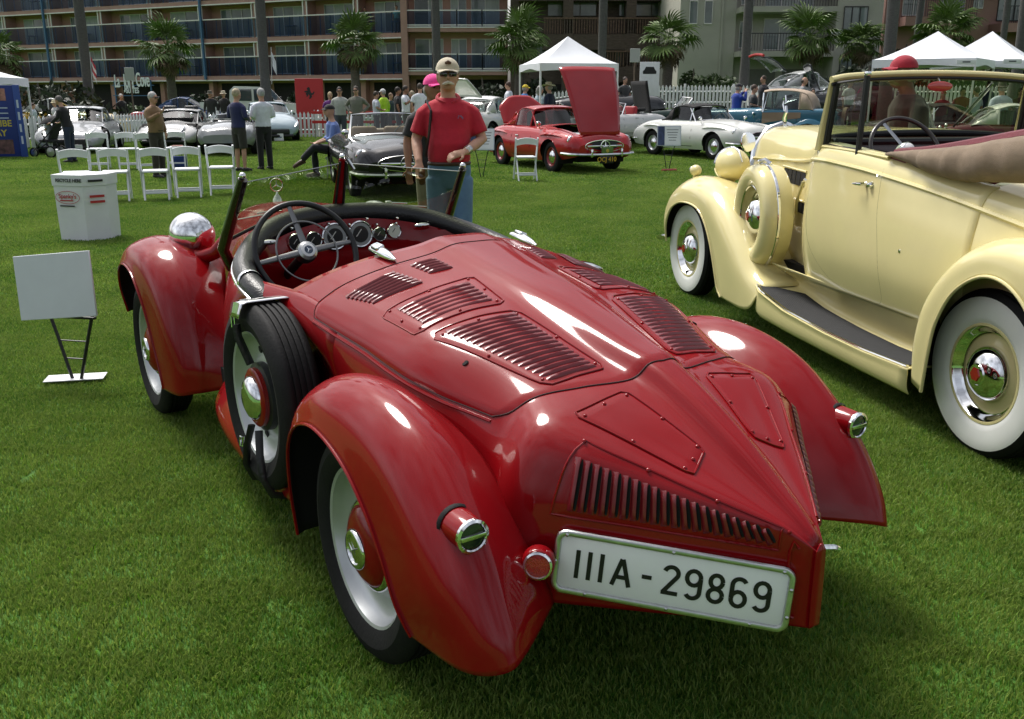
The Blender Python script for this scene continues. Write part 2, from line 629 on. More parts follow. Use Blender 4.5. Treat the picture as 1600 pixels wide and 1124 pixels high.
PALMD = mat('dry_palm_frond', (.13, .10, .055), .8, var=.35, vscale=4)
BARK = mat('palm_trunk_bark', (.10, .085, .072), .95, var=.35, vscale=6, stretch=(1, 1, 5), bump=.9, bscale=18)
BARKG = mat('grey_tall_trunk_bark', (.085, .082, .080), .95, var=.22, vscale=5, stretch=(2, 2, 6), bump=.6, bscale=22)
class Fac:
    """facade frame: u along, n towards the camera, z up"""
    def __init__(s, P, u):
        s.P = Vector(P)
        s.u = Vector(u).normalized()
        s.n = Vector((s.u.y, -s.u.x, 0))
        if s.n.y > 0: s.n = -s.n
        s.rz = math.atan2(s.u.y, s.u.x)
    def pt(s, t, d, z):
        return s.P + s.u * t + s.n * d + Vector((0, 0, z))
    def hit(s, px, py, d=0.0):
        r = ray(px, py)
        k = ((s.P + s.n * d - CAM).dot(s.n)) / r.dot(s.n)
        q = CAM + r * k
        return (q - s.P).dot(s.u), q.z
    def box(s, t0, t1, d0, d1, z0, z1, m=None):
        m = m or MB()
        vs = [s.pt(t, d, z) for z in (z0, z1) for d in (d0, d1) for t in (t0, t1)]
        return m.add(vs, [(0, 1, 3, 2), (4, 6, 7, 5), (0, 4, 5, 1), (2, 3, 7, 6), (0, 2, 6, 4), (1, 5, 7, 3)])
def window(F, parent, t0, t1, d, z0, z1, panes=2, curtain=None, frame=TRIMW, fw=.05):
    """frame with separate panes, set into the wall"""
    m = MB()
    F.box(t0, t1, d, d + .07, z1 - fw, z1, m)
    F.box(t0, t1, d, d + .07, z0, z0 + fw, m)
    cuts = [lerp(t0, t1, k / panes) for k in range(panes + 1)]
    for t in cuts:
        F.box(max(t0, t - fw / 2), min(t1, t + fw / 2), d + .002, d + .072, z0 + .003, z1 - .003, m)
    o = m.build('window', frame, parent, False)
    for k in range(panes):
        mt = WINGLASS if curtain is None or k != curtain else CURTAIN
        F.box(cuts[k] + fw / 2, cuts[k + 1] - fw / 2, d + .015, d + .03, z0 + fw, z1 - fw).build('pane', mt, o, False)
    return o
def build_hotel():
    F = Fac((-19.2, 70, 0), (25.9, -12.8, 0))
    T = [-36, -30.4, -25.0, -19.5, -13.92, -8.62, -3.69, 1.24, 5.72, 9.89, 13.9]
    hotel = empty('hotel', F.pt(0, 0, 0), 0, 'pink balconied hotel with blue railings and white rail tops', 'building')
    inv = Matrix.Translation(-hotel.location)
    root = hotel
    L = [2.85, 5.42, 8.02, 10.6]
    _b = MB.build
    def put(o):
        o.parent = hotel
        o.matrix_parent_inverse = inv
        return o
    dep = 1.15
    w_ = MB()
    F.box(T[0], T[-1], -dep - 6, -dep, -.2, 11.5, w_)
    put(w_.build('wall', PINK, None, False))
    for k, z in enumerate(L):
        put(F.box(T[0], T[-1] + .1, -dep - .05, .0, z - .30, z, MB()).build('balcony_slab', PINKD, None, False))
        put(F.box(T[0], T[-1] + .1, .002, .05, z - .34, z - .26, MB()).build('slab_edge', TRIMW, None, False))
        if k < 3:
            put(F.box(T[0], T[-1], -.02, .05, z + 1.27, z + 1.34, MB()).build('hand_rail', TRIMW, None, False))
    rg = random.Random(5)
    for k in range(3):
        z = L[k]
        for j in range(len(T) - 1):
            t0, t1 = T[j], T[j + 1]
            put(F.box(t0 + .05, t1 - .05, .0, .012, z + .05, z + 1.24, MB()).build('balcony_panel', BLUEPANEL, None, False))
            for q in range(5):
                tt = lerp(t0, t1, (q + .5) / 5)
                put(F.box(tt - .022, tt + .022, -.05, -.01, z, z + 1.27, MB()).build('baluster', BLUEP, None, False))
            # room divider with its pair of white posts
            put(F.box(t1 - .09, t1 + .09, -dep, -.10, z, L[k + 1] - .3, MB()).build('divider', PINKD, None, False))
            for e in (-.16, .16):
                put(F.box(t1 + e - .035, t1 + e + .035, -.09, -.02, z, L[k + 1] - .3, MB()).build('post', TRIMW, None, False))
            wd = t1 - t0
            a = t0 + wd * .20
            b = t0 + wd * .80
            put(window(F, None, a, b, -dep + .002, z + .12, z + 2.05, 3 if rg.random() < .6 else 2, rg.choice([None, 0, 1, 2, 1])))
            if rg.random() < .7:                       # balcony table and chairs
                tc_ = lerp(t0, t1, rg.uniform(.3, .7))
                fm = MB()
                F.box(tc_ - .35, tc_ + .35, -.9, -.4, z + .70, z + .74, fm)
                for e in (-.3, .3): F.box(tc_ + e - .02, tc_ + e + .02, -.68, -.64, z, z + .7, fm)
                put(fm.build('balcony_table', BLUEP, None, False))
        for t in (T[0],):
            pass
    # tall blue downpipes
    for px in (74, 318):
        t, _ = F.hit(px, 60)
        put(F.box(t - .07, t + .07, .06, .2, 2.6, 11, MB()).build('downpipe', BLUEP, None, False))
    # shaded ground floor: openings, columns, fascia sign
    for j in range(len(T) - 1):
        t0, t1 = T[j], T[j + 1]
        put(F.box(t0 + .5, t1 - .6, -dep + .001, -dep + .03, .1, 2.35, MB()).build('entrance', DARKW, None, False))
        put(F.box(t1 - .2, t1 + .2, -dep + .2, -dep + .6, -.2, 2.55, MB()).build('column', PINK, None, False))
    sgn = []
    for s, px, py, sz, sp, nm in (('La', 183, 128, 1.15, .9, 'lettering'), ('Jolla', 201, 128, 1.25, .9, 'lettering'), ('Cove', 223, 126, 1.25, .9, 'lettering'), ('SUITES', 207, 142, .62, 1.0, 'lettering')):
        t, z = F.hit(px, py, .4)
        Mx = Matrix((F.u, Vector((0, 0, 1)), F.n)).transposed().to_4x4()
        Mx.translation = F.pt(t, .4, z)
        me = text_mesh(s, sz * .92, .03, .012, spacing=sp)
        me.materials.clear()
        me.materials.append(mat('sign_white', (.75, .78, .8), .5, var=.03))
        o = inst(me, nm, None, M=Mx @ Matrix.Diagonal((.62 if nm and s != 'SUITES' else .8, 1.25 if s != 'SUITES' else 1, 1, 1)))
        sgn.append(o)
    sb = empty('hotel_sign', F.pt(F.hit(207, 135)[0], .4, 1.2), 0, 'white hotel lettering La Jolla Cove Suites standing before the dark ground floor', 'sign')
    for o in sgn:
        mw = o.matrix_world.copy() if False else o.matrix_local.copy()
        o.parent = sb
        o.matrix_parent_inverse = Matrix.Translation(-sb.location)
    t, _ = F.hit(207, 140, .4)
    for q in (-1.9, 1.9):
        bk = F.box(t + q - .05, t + q + .05, .30, .38, 0, 2.6, MB()).build('sign_post', BLUEP, sb, False)
        bk.matrix_parent_inverse = Matrix.Translation(-sb.location)
    for zz in (1.45, 2.2):
        bk = F.box(t - 2.2, t + 2.2, .31, .37, zz, zz + .06, MB()).build('sign_bar', BLUEP, sb, False)
        bk.matrix_parent_inverse = Matrix.Translation(-sb.location)
    return F
def building(name, label, y, rz=0.0):
    return empty(name, (0, y, 0), 0, label, 'building')
def build_wing():
    """hotel annex with framed glass balconies"""
    F = Fac((0, 62, 0), (1, 0, 0))
    root = empty('hotel_annex', (0, 62, 0), 0, 'pink hotel annex with white framed glass balconies beside the tall trunk', 'building')
    def put(o):
        o.parent = root
        o.matrix_parent_inverse = Matrix.Translation((0, -62, 0))
        return o
    x0, x1 = -6.6, -.3
    put(F.box(x0, x1, -8, -1.3, -.2, 11.5, MB()).build('wall', PINK, None, False))
    for z in (3.0, 5.6, 8.2):
        put(F.box(x0, x1, -1.32, 0, z - .25, z, MB()).build('balcony_slab', PINKD, None, False))
        put(F.box(x0, x1, .002, .04, z - .02, z + .05, MB()).build('slab_edge', TRIMW, None, False))
        for k in range(4):
            a = lerp(x0, x1, k / 4)
            b = lerp(x0, x1, (k + 1) / 4)
            m = MB()
            F.box(a, b, -.04, .0, z + .98, z + 1.05, m)
            F.box(a, b, -.04, .0, z + .12, z + .18, m)
            F.box(a - .03, a + .03, -.05, .012, z + .05, z + 1.06, m)
            F.box(b - .03, b + .03, -.05, .012, z + .05, z + 1.06, m)
            put(m.build('rail_frame', TRIMW, None, False))
            put(F.box(a + .04, b - .04, -.025, -.015, z + .19, z + .97, MB()).build('balcony_panel', BLUEPANEL, None, False))
        for a, b, c in ((-6.2, -4.4, 1), (-3.9, -2.9, 0), (-2.6, -.8, 1)):
            put(window(F, None, a, b, -1.298, z + .1, z + 2.0, 2, c))
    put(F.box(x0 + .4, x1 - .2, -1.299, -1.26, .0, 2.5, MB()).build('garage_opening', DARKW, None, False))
    put(F.box(x0 - .35, x0 + .05, -1.4, .1, 0, 11, MB()).build('corner_pier', PINKD, None, False))
def build_brown():
    F = Fac((0, 60, 0), (1, 0, 0))
    root = empty('timber_building', (0, 60, 0), 0, 'dark brown shingled building with timber balcony rails behind the white tent', 'building')
    def put(o):
        o.parent = root
        o.matrix_parent_inverse = Matrix.Translation((0, -60, 0))
        return o
    x0, x1 = -.1, 10.6
    put(F.box(x0, x1, -8, -1.4, -.2, 12, MB()).build('wall', BROWNB, None, False))
    rail = mat('timber_rail', (.12, .075, .055), .8, var=.3)
    for z, a, b in ((5.1, 1.9, 10.4), (3.2, 5.6, 10.4), (7.9, .4, 10.4)):
        put(F.box(a, b, -1.42, 0, z - .9, z, MB()).build('balcony', BROWNB, None, False))
        put(F.box(a, b, -.02, .06, z + .85, z + .95, MB()).build('hand_rail', rail, None, False))
        n = int((b - a) / .16)
        for i in range(n):
            t = lerp(a, b, (i + .5) / n)
            put(F.box(t - .035, t + .035, .0, .03, z + .02, z + .86, MB()).build('baluster', rail, None, False))
    for a, b, z0, z1 in ((2.2, 5.2, 6.2, 7.4), (6.6, 9.6, 6.2, 7.3), (6.4, 9.0, 3.3, 4.6), (1.5, 4.0, 3.2, 4.5)):
        put(window(F, None, a, b, -1.398, z0, z1, 3, None, mat('brown_frame', (.10, .085, .075), .7)))
    for t in (3.4, 7.2):
        put(F.box(t - .3, t + .3, -1.39, .03, -.2, 12, MB()).build('pier', BROWNB, None, False))
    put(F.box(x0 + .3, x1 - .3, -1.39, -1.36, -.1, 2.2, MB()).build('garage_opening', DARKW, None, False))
def build_grey():
    F = Fac((0, 52, 0), (1, 0, 0))
    root = empty('apartment_block', (14, 52, 0), 0, 'grey stucco apartment block with railed balconies and a street number on its wall', 'building')
    def put(o):
        o.parent = root
        o.matrix_parent_inverse = Matrix.Translation((-14, -52, 0))
        return o
    bar = mat('dark_rail', (.03, .03, .032), .5, var=.1)
    put(F.box(12.0, 19.4, -12, -1.6, -.2, 12, MB()).build('wall', GREYB, None, False))
    put(F.box(9.0, 12.0, -14, -1.2, -.2, 12, MB()).build('side_wing', GREYB, None, False))
    put(F.box(17.0, 19.4, -1.6, 0, -.2, 12, MB()).build('end_bay', GREYB, None, False))
    for z in (3.78, 6.0, 8.3):
        put(F.box(12.0, 17.0, -1.6, 0.05, z - .28, z, MB()).build('balcony_slab', GREYB, None, False))
        put(F.box(12.0, 17.0, -.03, .02, z + .86, z + .91, MB()).build('hand_rail', bar, None, False))
        for i in range(34):
            t = lerp(12.05, 16.95, i / 33)
            put(F.box(t - .012, t + .012, -.015, .005, z + .02, z + .86, MB()).build('baluster', bar, None, False))
        put(window(F, None, 13.6, 16.2, -1.598, z + .1, z + 1.75, 3, 1))
        put(window(F, None, 12.3, 13.0, -1.598, z + .2, z + 1.6, 1, None))
    for z0, z1 in ((2.6, 3.6), (4.4, 6.0), (6.9, 8.6)):
        put(window(F, None, 17.35, 18.6, .002, z0, z1, 3, None, bar))
    for x, z0 in ((9.7, 5.2), (10.5, 5.2), (9.9, 7.4), (10.9, 7.2)):
        put(window(F, None, x - .22, x + .22, -1.198, z0, z0 + 1.2, 1, None))
    put(F.box(11.2, 11.3, -1.19, -1.1, 0, 12, MB()).build('downpipe', GREYB, None, False))
    for a, b in ((12.6, 14.4), (14.8, 16.6)):
        put(F.box(a, b, -1.599, -1.55, .2, 2.9, MB()).build('garage_door', mat('garage_grey', (.16, .155, .14), .7, var=.1), None, False))
    t, z = F.hit(1325, 50, .02)
    Mx = Matrix((F.u, Vector((0, 0, 1)), F.n)).transposed().to_4x4()
    Mx.translation = F.pt(t, .03, z)
    put(lettering('1133 COAST', .33, Mx, mat('sign_white', (.75, .78, .8), .5), None, 'street_number', bold=.004))
def build_rose():
    F = Fac((0, 58, 0), (1, 0, 0))
    root = empty('rose_house', (27, 58, 0), 0, 'rose stucco house with railed balconies and white french windows above the tents', 'building')
    def put(o):
        o.parent = root
        o.matrix_parent_inverse = Matrix.Translation((-27, -58, 0))
        return o
    bar = mat('dark_rail', (.03, .03, .032), .5)
    put(F.box(22.3, 36, -9, -1.5, -.2, 12, MB()).build('wall', ROSE, None, False))
    put(F.box(31.0, 32.2, -1.5, -.1, -.2, 7.6, MB()).build('corner_pier', ROSE, None, False))
    for z, a, b in ((5.95, 23.0, 27.2), (5.6, 28.6, 31.8), (8.6, 23, 31)):
        put(F.box(a, b, -1.52, 0, z - .5, z, MB()).build('balcony', ROSE, None, False))
        put(F.box(a, b, -.02, .04, z + .9, z + .95, MB()).build('hand_rail', bar, None, False))
        for i in range(int((b - a) / .13)):
            t = a + .06 + .13 * i
            put(F.box(t - .012, t + .012, -.0, .02, z, z + .9, MB()).build('baluster', bar, None, False))
    put(window(F, None, 25.6, 27.0, -1.498, 6.0, 8.0, 2, 0))
    put(window(F, None, 23.3, 24.6, -1.498, 6.1, 7.9, 2, None))
    put(window(F, None, 27.5, 28.1, -1.498, 6.5, 7.5, 2, None))
    put(window(F, None, 29.0, 31.0, -1.498, 5.8, 7.6, 2, None, bar))
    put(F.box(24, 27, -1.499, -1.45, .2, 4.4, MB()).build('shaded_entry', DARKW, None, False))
# ---------------------------------------------------------------- palms
def fan_mesh(seed, mt, droop=.5):
    """one fan leaf: stalk and pleated fingers, along +X"""
    rg = random.Random(seed)
    m = MB()
    m.tube([(0, 0, 0), (.45, 0, .02), (.9, 0, -.02)], [.022, .016, .012], 5)
    N = 17
    for k in range(N):
        a = R(lerp(-105, 105, k / (N - 1)) + rg.uniform(-3, 3))
        L = (.95 - .25 * abs(k - 8) / 8) * rg.uniform(.85, 1.1)
        d = Vector((math.cos(a), math.sin(a), 0))
        e = Vector((-d.y, d.x, 0))
        b0 = Vector((.88, 0, -.02))
        p1 = b0 + d * L * .55
        p2 = b0 + d * L * .85 + Vector((0, 0, -.10 * droop))
        p3 = b0 + d * L * 1.05 + Vector((0, 0, -.30 * droop))
        w1 = .055
        m.add([b0, p1 - e * w1 + Vector((0, 0, .02)), p2 - e * w1 * .6, p3, p2 + e * w1 * .6, p1 + e * w1 + Vector((0, 0, .02)), p1 + Vector((0, 0, -.025)), p2 + Vector((0, 0, -.02))],
              [(0, 1, 6), (0, 6, 5), (1, 2, 7, 6), (6, 7, 4, 5), (2, 3, 7), (7, 3, 4)])
    return m
def crown_mesh(seed, n, green=True, scale=1.0):
    rg = random.Random(seed)
    leafs = [fan_mesh(seed + i, None, .5 + .5 * i) for i in range(3)]
    m = MB()
    for i in range(n):
        if green:
            el = R(lerp(78, -48, (i / n) ** .85) + rg.uniform(-14, 14))
        else:
            el = R(lerp(-25, -78, i / n) + rg.uniform(-8, 8))
        az = i * 2.39996 + rg.uniform(-.2, .2)
        lf = leafs[rg.randrange(3)]
        s = scale * rg.uniform(.7, 1.2)
        Mx = Matrix.Rotation(az, 3, 'Z') @ Matrix.Rotation(-el, 3, 'Y') @ Matrix.Rotation(rg.uniform(-.5, .5), 3, 'X')
        sh = Vector((0, 0, .25 if green else -.1))
        m.add([Mx @ (Vector(v) * s) + sh * 1.0 for v in lf.v], lf.f)
    return m
def build_palms():
    gm = [crown_mesh(20 + 7 * i, 24 + 5 * (i % 4)).mesh('crown', PALMG, False) for i in range(8)]
    dm = [crown_mesh(90 + 7 * i, 26, False).mesh('dry_skirt', PALMD, False) for i in range(2)]
    rg = random.Random(4)
    def palm(name, x, y, h, r, sc, label, k, group=None, lean=(0, 0), bark=BARK, r1=None):
        z0 = gz(x, y)
        p = empty(name, (x, y, z0), rg.uniform(0, 6), label, 'palm tree', group)
        N = 14
        pts = [(lean[0] * (i / N) ** 2, lean[1] * (i / N), h * i / N) for i in range(N + 1)]
        rad = [lerp(r * 1.25, (r1 or r * .85), (i / N) ** .5) * (1 + .05 * math.sin(i * 2.1)) for i in range(N + 1)]
        MB().tube(pts, rad, 12).build('trunk', bark, p)
        top = pts[-1]
        inst(gm[k % 8], 'crown', p, loc=top, scale=(sc * rg.uniform(.95, 1.15), sc * rg.uniform(.95, 1.15), sc * rg.uniform(.85, 1.1)))
        inst(dm[k % 2], 'dry_skirt', p, loc=(top[0], top[1], top[2] + .1), scale=(sc * .8, sc * .8, sc * .8))
        return p
    for k, (px, yc, y, sc, lb) in enumerate((
            (0, 92, 41, .95, 'fan palm with drooping dry fronds behind the blue banner tent'),
            (263, 84, 50, 1.0, 'stocky fan palm before the hotel lettering'),
            (553, 72, 48, .98, 'fan palm with a dry skirt behind the red banner panel'),
            (812, 74, 46, 1.0, 'fan palm standing beside the white tent and hotel annex'),
            (1045, 66, 46, .95, 'fan palm before the dark timber building'),
            (1265, 64, 46, .92, 'slim fan palm before the grey apartment balconies'),
            (1478, 58, 44, 1.0, 'bushy fan palm rising behind the pair of white tents'),
            (1345, 72, 47, .85, 'low dark fan palm at the corner of the apartment block'))):
        q = atY(px, yc, y)
        palm('fan_palm', q.x, y, q.z - gz(q.x, y), .24, sc * .86, lb, k)
    for px, wpx, y, dx, lb in ((140, 14, 38, -.1, 'tall grey palm trunk beside the hotel lettering'), (416, 14, 37, .05, 'tall grey palm trunk before the white pickup truck'), (684, 12, 40, .1, 'tall grey palm trunk behind the man in red, before the hotel annex'),
                              (939, 12, 42, .1, 'tall grey palm trunk behind the lone white tent'), (1161, 13, 40, 0, 'tall grey palm trunk behind the royal blue jacket'), (1383, 17, 34, .25, 'thick leaning palm trunk beside the twin tents'),
                              (1556, 9, 43, .2, 'thin tall palm trunk before the rose house'), (1584, 14, 38, .3, 'thick palm trunk at the corner of the rose house'), (1422, 9, 48, .1, 'thin dark palm trunk between apartment block and rose house')):
        q = atY(px, 150, y)
        wd = wpx / CF * y
        palm('tall_palm', q.x, y, 15 + (px % 3), wd / 2 * .98, 1.05, lb, px, 'tall palms along the street', (dx * 2, 0), BARKG, wd / 2 * .8)
# ---------------------------------------------------------------- shrubs
def leaf_cloud(seed, n, rx, ry, rz, lobes, size, flat=.0):
    rg = np.random.default_rng(seed)
    L = rg.uniform(-1, 1, (lobes, 3)) * np.array([rx, ry, rz]) * .62
    L[:, 2] = np.abs(L[:, 2]) * 1.2
    S = rg.uniform(.35, .6, lobes)
    k = rg.integers(0, lobes, n)
    d = rg.normal(size=(n, 3))
    d /= np.linalg.norm(d, axis=1)[:, None]
    rr = rg.uniform(.55, 1.05, n)[:, None]
    P = L[k] + d * rr * (S[k][:, None] * np.array([rx, ry, rz]))
    P[:, 2] = np.maximum(P[:, 2], .03)
    a = rg.normal(size=(n, 3))
    a /= np.linalg.norm(a, axis=1)[:, None]
    b = np.cross(a, rg.normal(size=(n, 3)))
    b /= np.linalg.norm(b, axis=1)[:, None]
    s = size * rg.uniform(.6, 1.4, n)[:, None]
    V = np.stack([P - a * s, P + b * s * .45, P + a * s, P - b * s * .45], 1).reshape(-1, 3)
    m = MB()
    m.v = [tuple(p) for p in V]
    m.f = [(4 * i, 4 * i + 1, 4 * i + 2, 4 * i + 3) for i in range(n)]
    m.m = [0] * n
    return m
def build_shrubs():
    spec = [  # px, py base-ish, depth, half width m, height m, leaf material, label
        (65, 168, 36, 2.4, 2.9, LEAFD, 'dark dense evergreen mass behind the blue banner tent', 9),
        (110, 170, 39, 1.3, 1.9, LEAFD, 'dark rounded evergreen by the tall trunk near the tent', 7),
        (185, 170, 45, 1.3, 1.5, LEAFM, 'spiky grey green shrub under the hotel lettering', 6),
        (322, 150, 55, 1.2, 2.6, LEAFD, 'clipped dark bush before the hotel ground floor', 6),
        (490, 150, 55, 1.4, 2.6, LEAFD, 'clipped dark bush above the red banner panel', 6),
        (655, 140, 47, 1.1, 3.0, LEAFD, 'dark upswept juniper beside the tall trunk', 8),
        (628, 140, 48, .8, 2.3, LEAFD, 'small dark juniper left of the tall trunk', 6),
        (755, 140, 45, 1.3, 2.9, LEAFD, 'broad dark juniper before the hotel annex', 8),
        (840, 140, 46, 1.0, 2.4, LEAFD, 'dark shrub under the fan palm beside the tent', 6),
        (1110, 120, 44, 1.2, 2.0, LEAFM, 'pale leafy shrub beside the grey apartment wall', 7),
        (1085, 120, 47, 1.0, 2.6, LEAFM, 'upright green shrub at the timber building corner', 6),
        (1140, 130, 42, .9, 1.3, LEAFM, 'low green shrub behind the blue jacket', 5),
        (1325, 120, 44, 1.4, 2.1, LEAFD, 'dark ragged shrub below the street number', 8),
        (1360, 110, 42, 1.3, 2.6, LEAFD, 'dark tangled shrub beside the leaning trunk', 8),
        (1415, 100, 50, 2.6, 4.4, LEAFD, 'large dark tree filling the gap between the buildings', 12),
        (1440, 80, 45, 1.5, 2.6, LEAFM, 'mid green bush behind the left of the twin tents', 8),
        (1520, 80, 46, 1.5, 2.9, LEAFM, 'mixed green bush between the twin tent peaks', 8),
        (1580, 80, 47, 1.6, 2.6, LEAFD, 'dark bush below the rose house balcony', 8),
        (1010, 135, 44, 1.6, 1.2, LEAFD, 'low dark hedge before the timber building', 6),
        (905, 140, 45, 2.2, 1.3, LEAFD, 'low dark hedge behind the white tent', 6),
        (600, 150, 50, 1.8, 1.2, LEAFD, 'low dark hedge along the hotel car park', 6)]
    for i, (px, py, y, hw, h, mt, lb, lob) in enumerate(spec):
        q = atY(px, py, y)
        s = empty('shrub' if h < 4 else 'evergreen_tree', (q.x, y, gz(q.x, y) - .05), 0, lb, 'shrub' if h < 4 else 'tree')
        leaf_cloud(300 + i, int(1500 + 900 * hw * h / 3), hw * 1.1, hw * .9, h * .62, lob, .14).build('foliage', mt, s, False)
        MB().tube([(0, 0, 0), (.05, 0, h * .35), (-.05, .03, h * .7)], [.09, .07, .03], 7).build('stem', BARK, s)
# ---------------------------------------------------------------- picket fence
def build_fence():
    pk = MB().prism([(-.045, 0), (.045, 0), (.045, .86), (0, .95), (-.045, .86)], -.011, .011, lambda x, y, z: (x, z, y)).mesh('picket', WHITEPAINT, False)
    line = [(-16.5, 26.5), (-14.0, 30.5), (-12.6, 34.5), (-9, 36.5), (-3, 38), (3, 39), (9, 39.5), (15, 39), (22, 38)]
    runs = ((0, 3, 'white picket fence running past the blue banner tent and silver cars'), (3, 5, 'white picket fence behind the red banner panel and visitors'), (5, 8, 'white picket fence on the rise behind the tents'))
    for i0, i1, lb in runs:
        f = empty('picket_fence', (*line[i0], gz(*line[i0])), 0, lb, 'fence')
        o = Vector(f.location)
        for i in range(i0, i1):
            a, b = Vector((*line[i], 0)), Vector((*line[i + 1], 0))
            d = b - a
            rz = math.atan2(d.y, d.x)
            n = int(d.length / .15)
            for j in range(n):
                p = a.lerp(b, (j + .5) / n)
                p.z = gz(p.x, p.y)
                inst(pk, 'picket', f, loc=p - o, rot=(0, 0, rz))
            for k in range(max(1, round(d.length / 2.4))):
                n2 = max(1, round(d.length / 2.4))
                p, q = a.lerp(b, k / n2), a.lerp(b, (k + 1) / n2)
                p.z, q.z = gz(p.x, p.y), gz(q.x, q.y)
                side = Vector((-d.y, d.x, 0)).normalized() * .03
                for h in (.28, .70):
                    MB().tube([p - o + side + Vector((0, 0, h)), q - o + side + Vector((0, 0, h))], .03, 4).build('fence_rail', WHITEPAINT, f, False)
                MB().box(p - o + side * 2 + Vector((0, 0, .5)), (.08, .08, 1.0)).build('fence_post', WHITEPAINT, f, False)
# ---------------------------------------------------------------- tents
TENTC = mat('white_canopy_cloth', (.78, .80, .84), .75, var=.03, vscale=3, bump=.1, bscale=30)
def tent(x, y, wd, dp, eave, peak, val, label, rz=0.0, sign=None):
    z0 = gz(x, y)
    t = empty('canopy_tent', (x, y, z0), rz, label, 'tent')
    hx, hy = wd / 2, dp / 2
    N = 12
    m = MB()
    cs = [(-hx, -hy), (hx, -hy), (hx, hy), (-hx, hy)]
    for k in range(4):                                   # four sagging roof panels
        a, b = Vector((*cs[k], eave)), Vector((*cs[(k + 1) % 4], eave))
        G = []
        for i in range(N + 1):
            f = i / N
            ht = f ** 1.25
            row = []
            for j in range(N + 1):
                g = j / N
                e = a.lerp(b, g)
                p = Vector((e.x * (1 - f), e.y * (1 - f), lerp(eave, peak, ht)))
                p.z -= .05 * math.sin(math.pi * g) * math.sin(math.pi * f)
                row.append(tuple(p))
            G.append(row)
        m.grid(G)
    roof = m.build('roof', TENTC, t, angle=25)
    m = MB()
    for k in range(4):
        a, b = Vector((*cs[k], 0)), Vector((*cs[(k + 1) % 4], 0))
        G = []
        for i in range(3):
            G.append([tuple(a.lerp(b, j / N) * 1.004 + Vector((0, 0, lerp(eave - val, eave + .004, i / 2) + (0 if i else .07 * math.sin(math.pi * j / N) ** 2)))) for j in range(N + 1)])
        m.grid(G)
    m.build('valance', TENTC, t, angle=30)
    for cx, cy in cs:
        MB().box((cx * .985, cy * .985, eave / 2), (.045, .045, eave)).build('leg', WHITEPAINT, t, False)
    for k in range(4):
        a, b = Vector((*cs[k], eave - .06)), Vector((*cs[(k + 1) % 4], eave - .06))
        MB().tube([a * .98, b * .98], .014, 5).build('truss', STEEL, t)
    return t
def build_tents():
    p = atY(888, 100, 27.5)
    t = tent(p.x, 27.9, 2.25, 2.25, 2.40 - gz(p.x, 27.9), 3.16 - gz(p.x, 27.9), .20, 'white pop-up canopy tent behind the raised red bonnet', R(14))
    b = empty('tent_sign', (p.x + .1, 26.45, 2.10), R(3), 'small white sign hung under the front of the lone white tent', 'sign')
    MB().rbox((0, 0, 0), (.68, .015, .16), .004).build('board', WHITEPAINT, b)
    for zz, ww in ((.03, .46), (-.04, .30)): MB().box((0, -.0095, zz), (ww, .002, .03)).build('print_line', mat('ink_grey', (.08, .09, .1), .6), b, False)
    for px, py, y, lb in ((1466, 49, 27.5, 'white pop-up canopy tent, its peak nearer the leaning trunk'), (1551, 49, 29.2, 'white pop-up canopy tent adjoining the first, below the rose house')):
        q = atY(px, py, y)
        g = gz(q.x, y)
        tent(q.x, y, 2.65, 2.65, 2.50 - g, q.z - g, .22, lb, R(-36))
    for px, py, y, lb in ((1510, 97, 25.6, 'small white sign hung under the tent nearer the leaning trunk'), (1582, 96, 27.2, 'small white sign hung under the tent below the rose house')):
        q = atY(px, py, y)
        b = empty('tent_sign', (q.x, y, q.z), R(-3), lb, 'sign', 'signs under the twin tents')
        MB().rbox((0, 0, 0), (.50, .015, .12), .004).build('board', WHITEPAINT, b)
        MB().box((0, -.010, .0), (.2, .002, .035)).build('print', mat('ink_grey', (.08, .09, .1), .6), b, False)
    # blue banner tent at the left edge
    q = ground(45, 243)
    t = tent(-15.15, 26.3, 3.0, 3.0, 2.02, 2.62, .24, 'white canopy tent with royal blue printed side banner', R(8))
    BAN = mat('royal_blue_banner', (.012, .03, .19), .55, var=.12, vscale=1.5)
    bn = empty('blue_banner', (-13.52, 24.75, 0), R(8), 'royal blue printed banner wall reading subscribe today in gold', 'banner')
    MB().rbox((0, 0, .92), (1.55, .03, 1.78), .01).build('cloth', BAN, bn)
    MB().rbox((.86, -.01, .92), (.16, .05, 1.8), .01).build('side_strip', mat('lighter_blue_strip', (.03, .07, .30), .55), bn)
    gold = mat('gold_print', (.50, .40, .06), .6)
    wp = mat('pale_print', (.5, .55, .7), .6)
    for s, z, sz, mt in (('SUBSCRIBE', .86, .22, gold), ('TODAY', .62, .22, gold)):
        lettering(s, sz, Matrix.Translation((.12, -.018, z)) @ Matrix.Rotation(R(90), 4, 'X'), mt, bn, bold=.006)
    for z in (1.25, 1.12, 1.0):
        MB().box((.15, -.018, z), (.9, .003, .025)).build('print_line', wp, bn, False)
    MB().box((.45, -.018, 1.58), (.28, .003, .3)).build('portrait_print', mat('portrait_print', (.35, .16, .14), .6, var=.6, vscale=8), bn, False)
    MB().box((-.1, -.018, 1.62), (.6, .003, .06)).build('red_print', mat('red_print', (.3, .03, .06), .6), bn, False)
    MB().box((.35, -.018, .28), (.55, .003, .36)).build('photo_print', mat('photo_print', (.1, .05, .05), .6, var=.7, vscale=7), bn, False)
    for z in (.45, .75, 1.05, 1.35): MB().box((.86, -.0365, z), (.05, .002, .2)).build('print_line', wp, bn, False)
HOTEL = build_hotel()
build_wing()
build_brown()
build_grey()
build_rose()
build_palms()
build_shrubs()
build_fence()
build_tents()
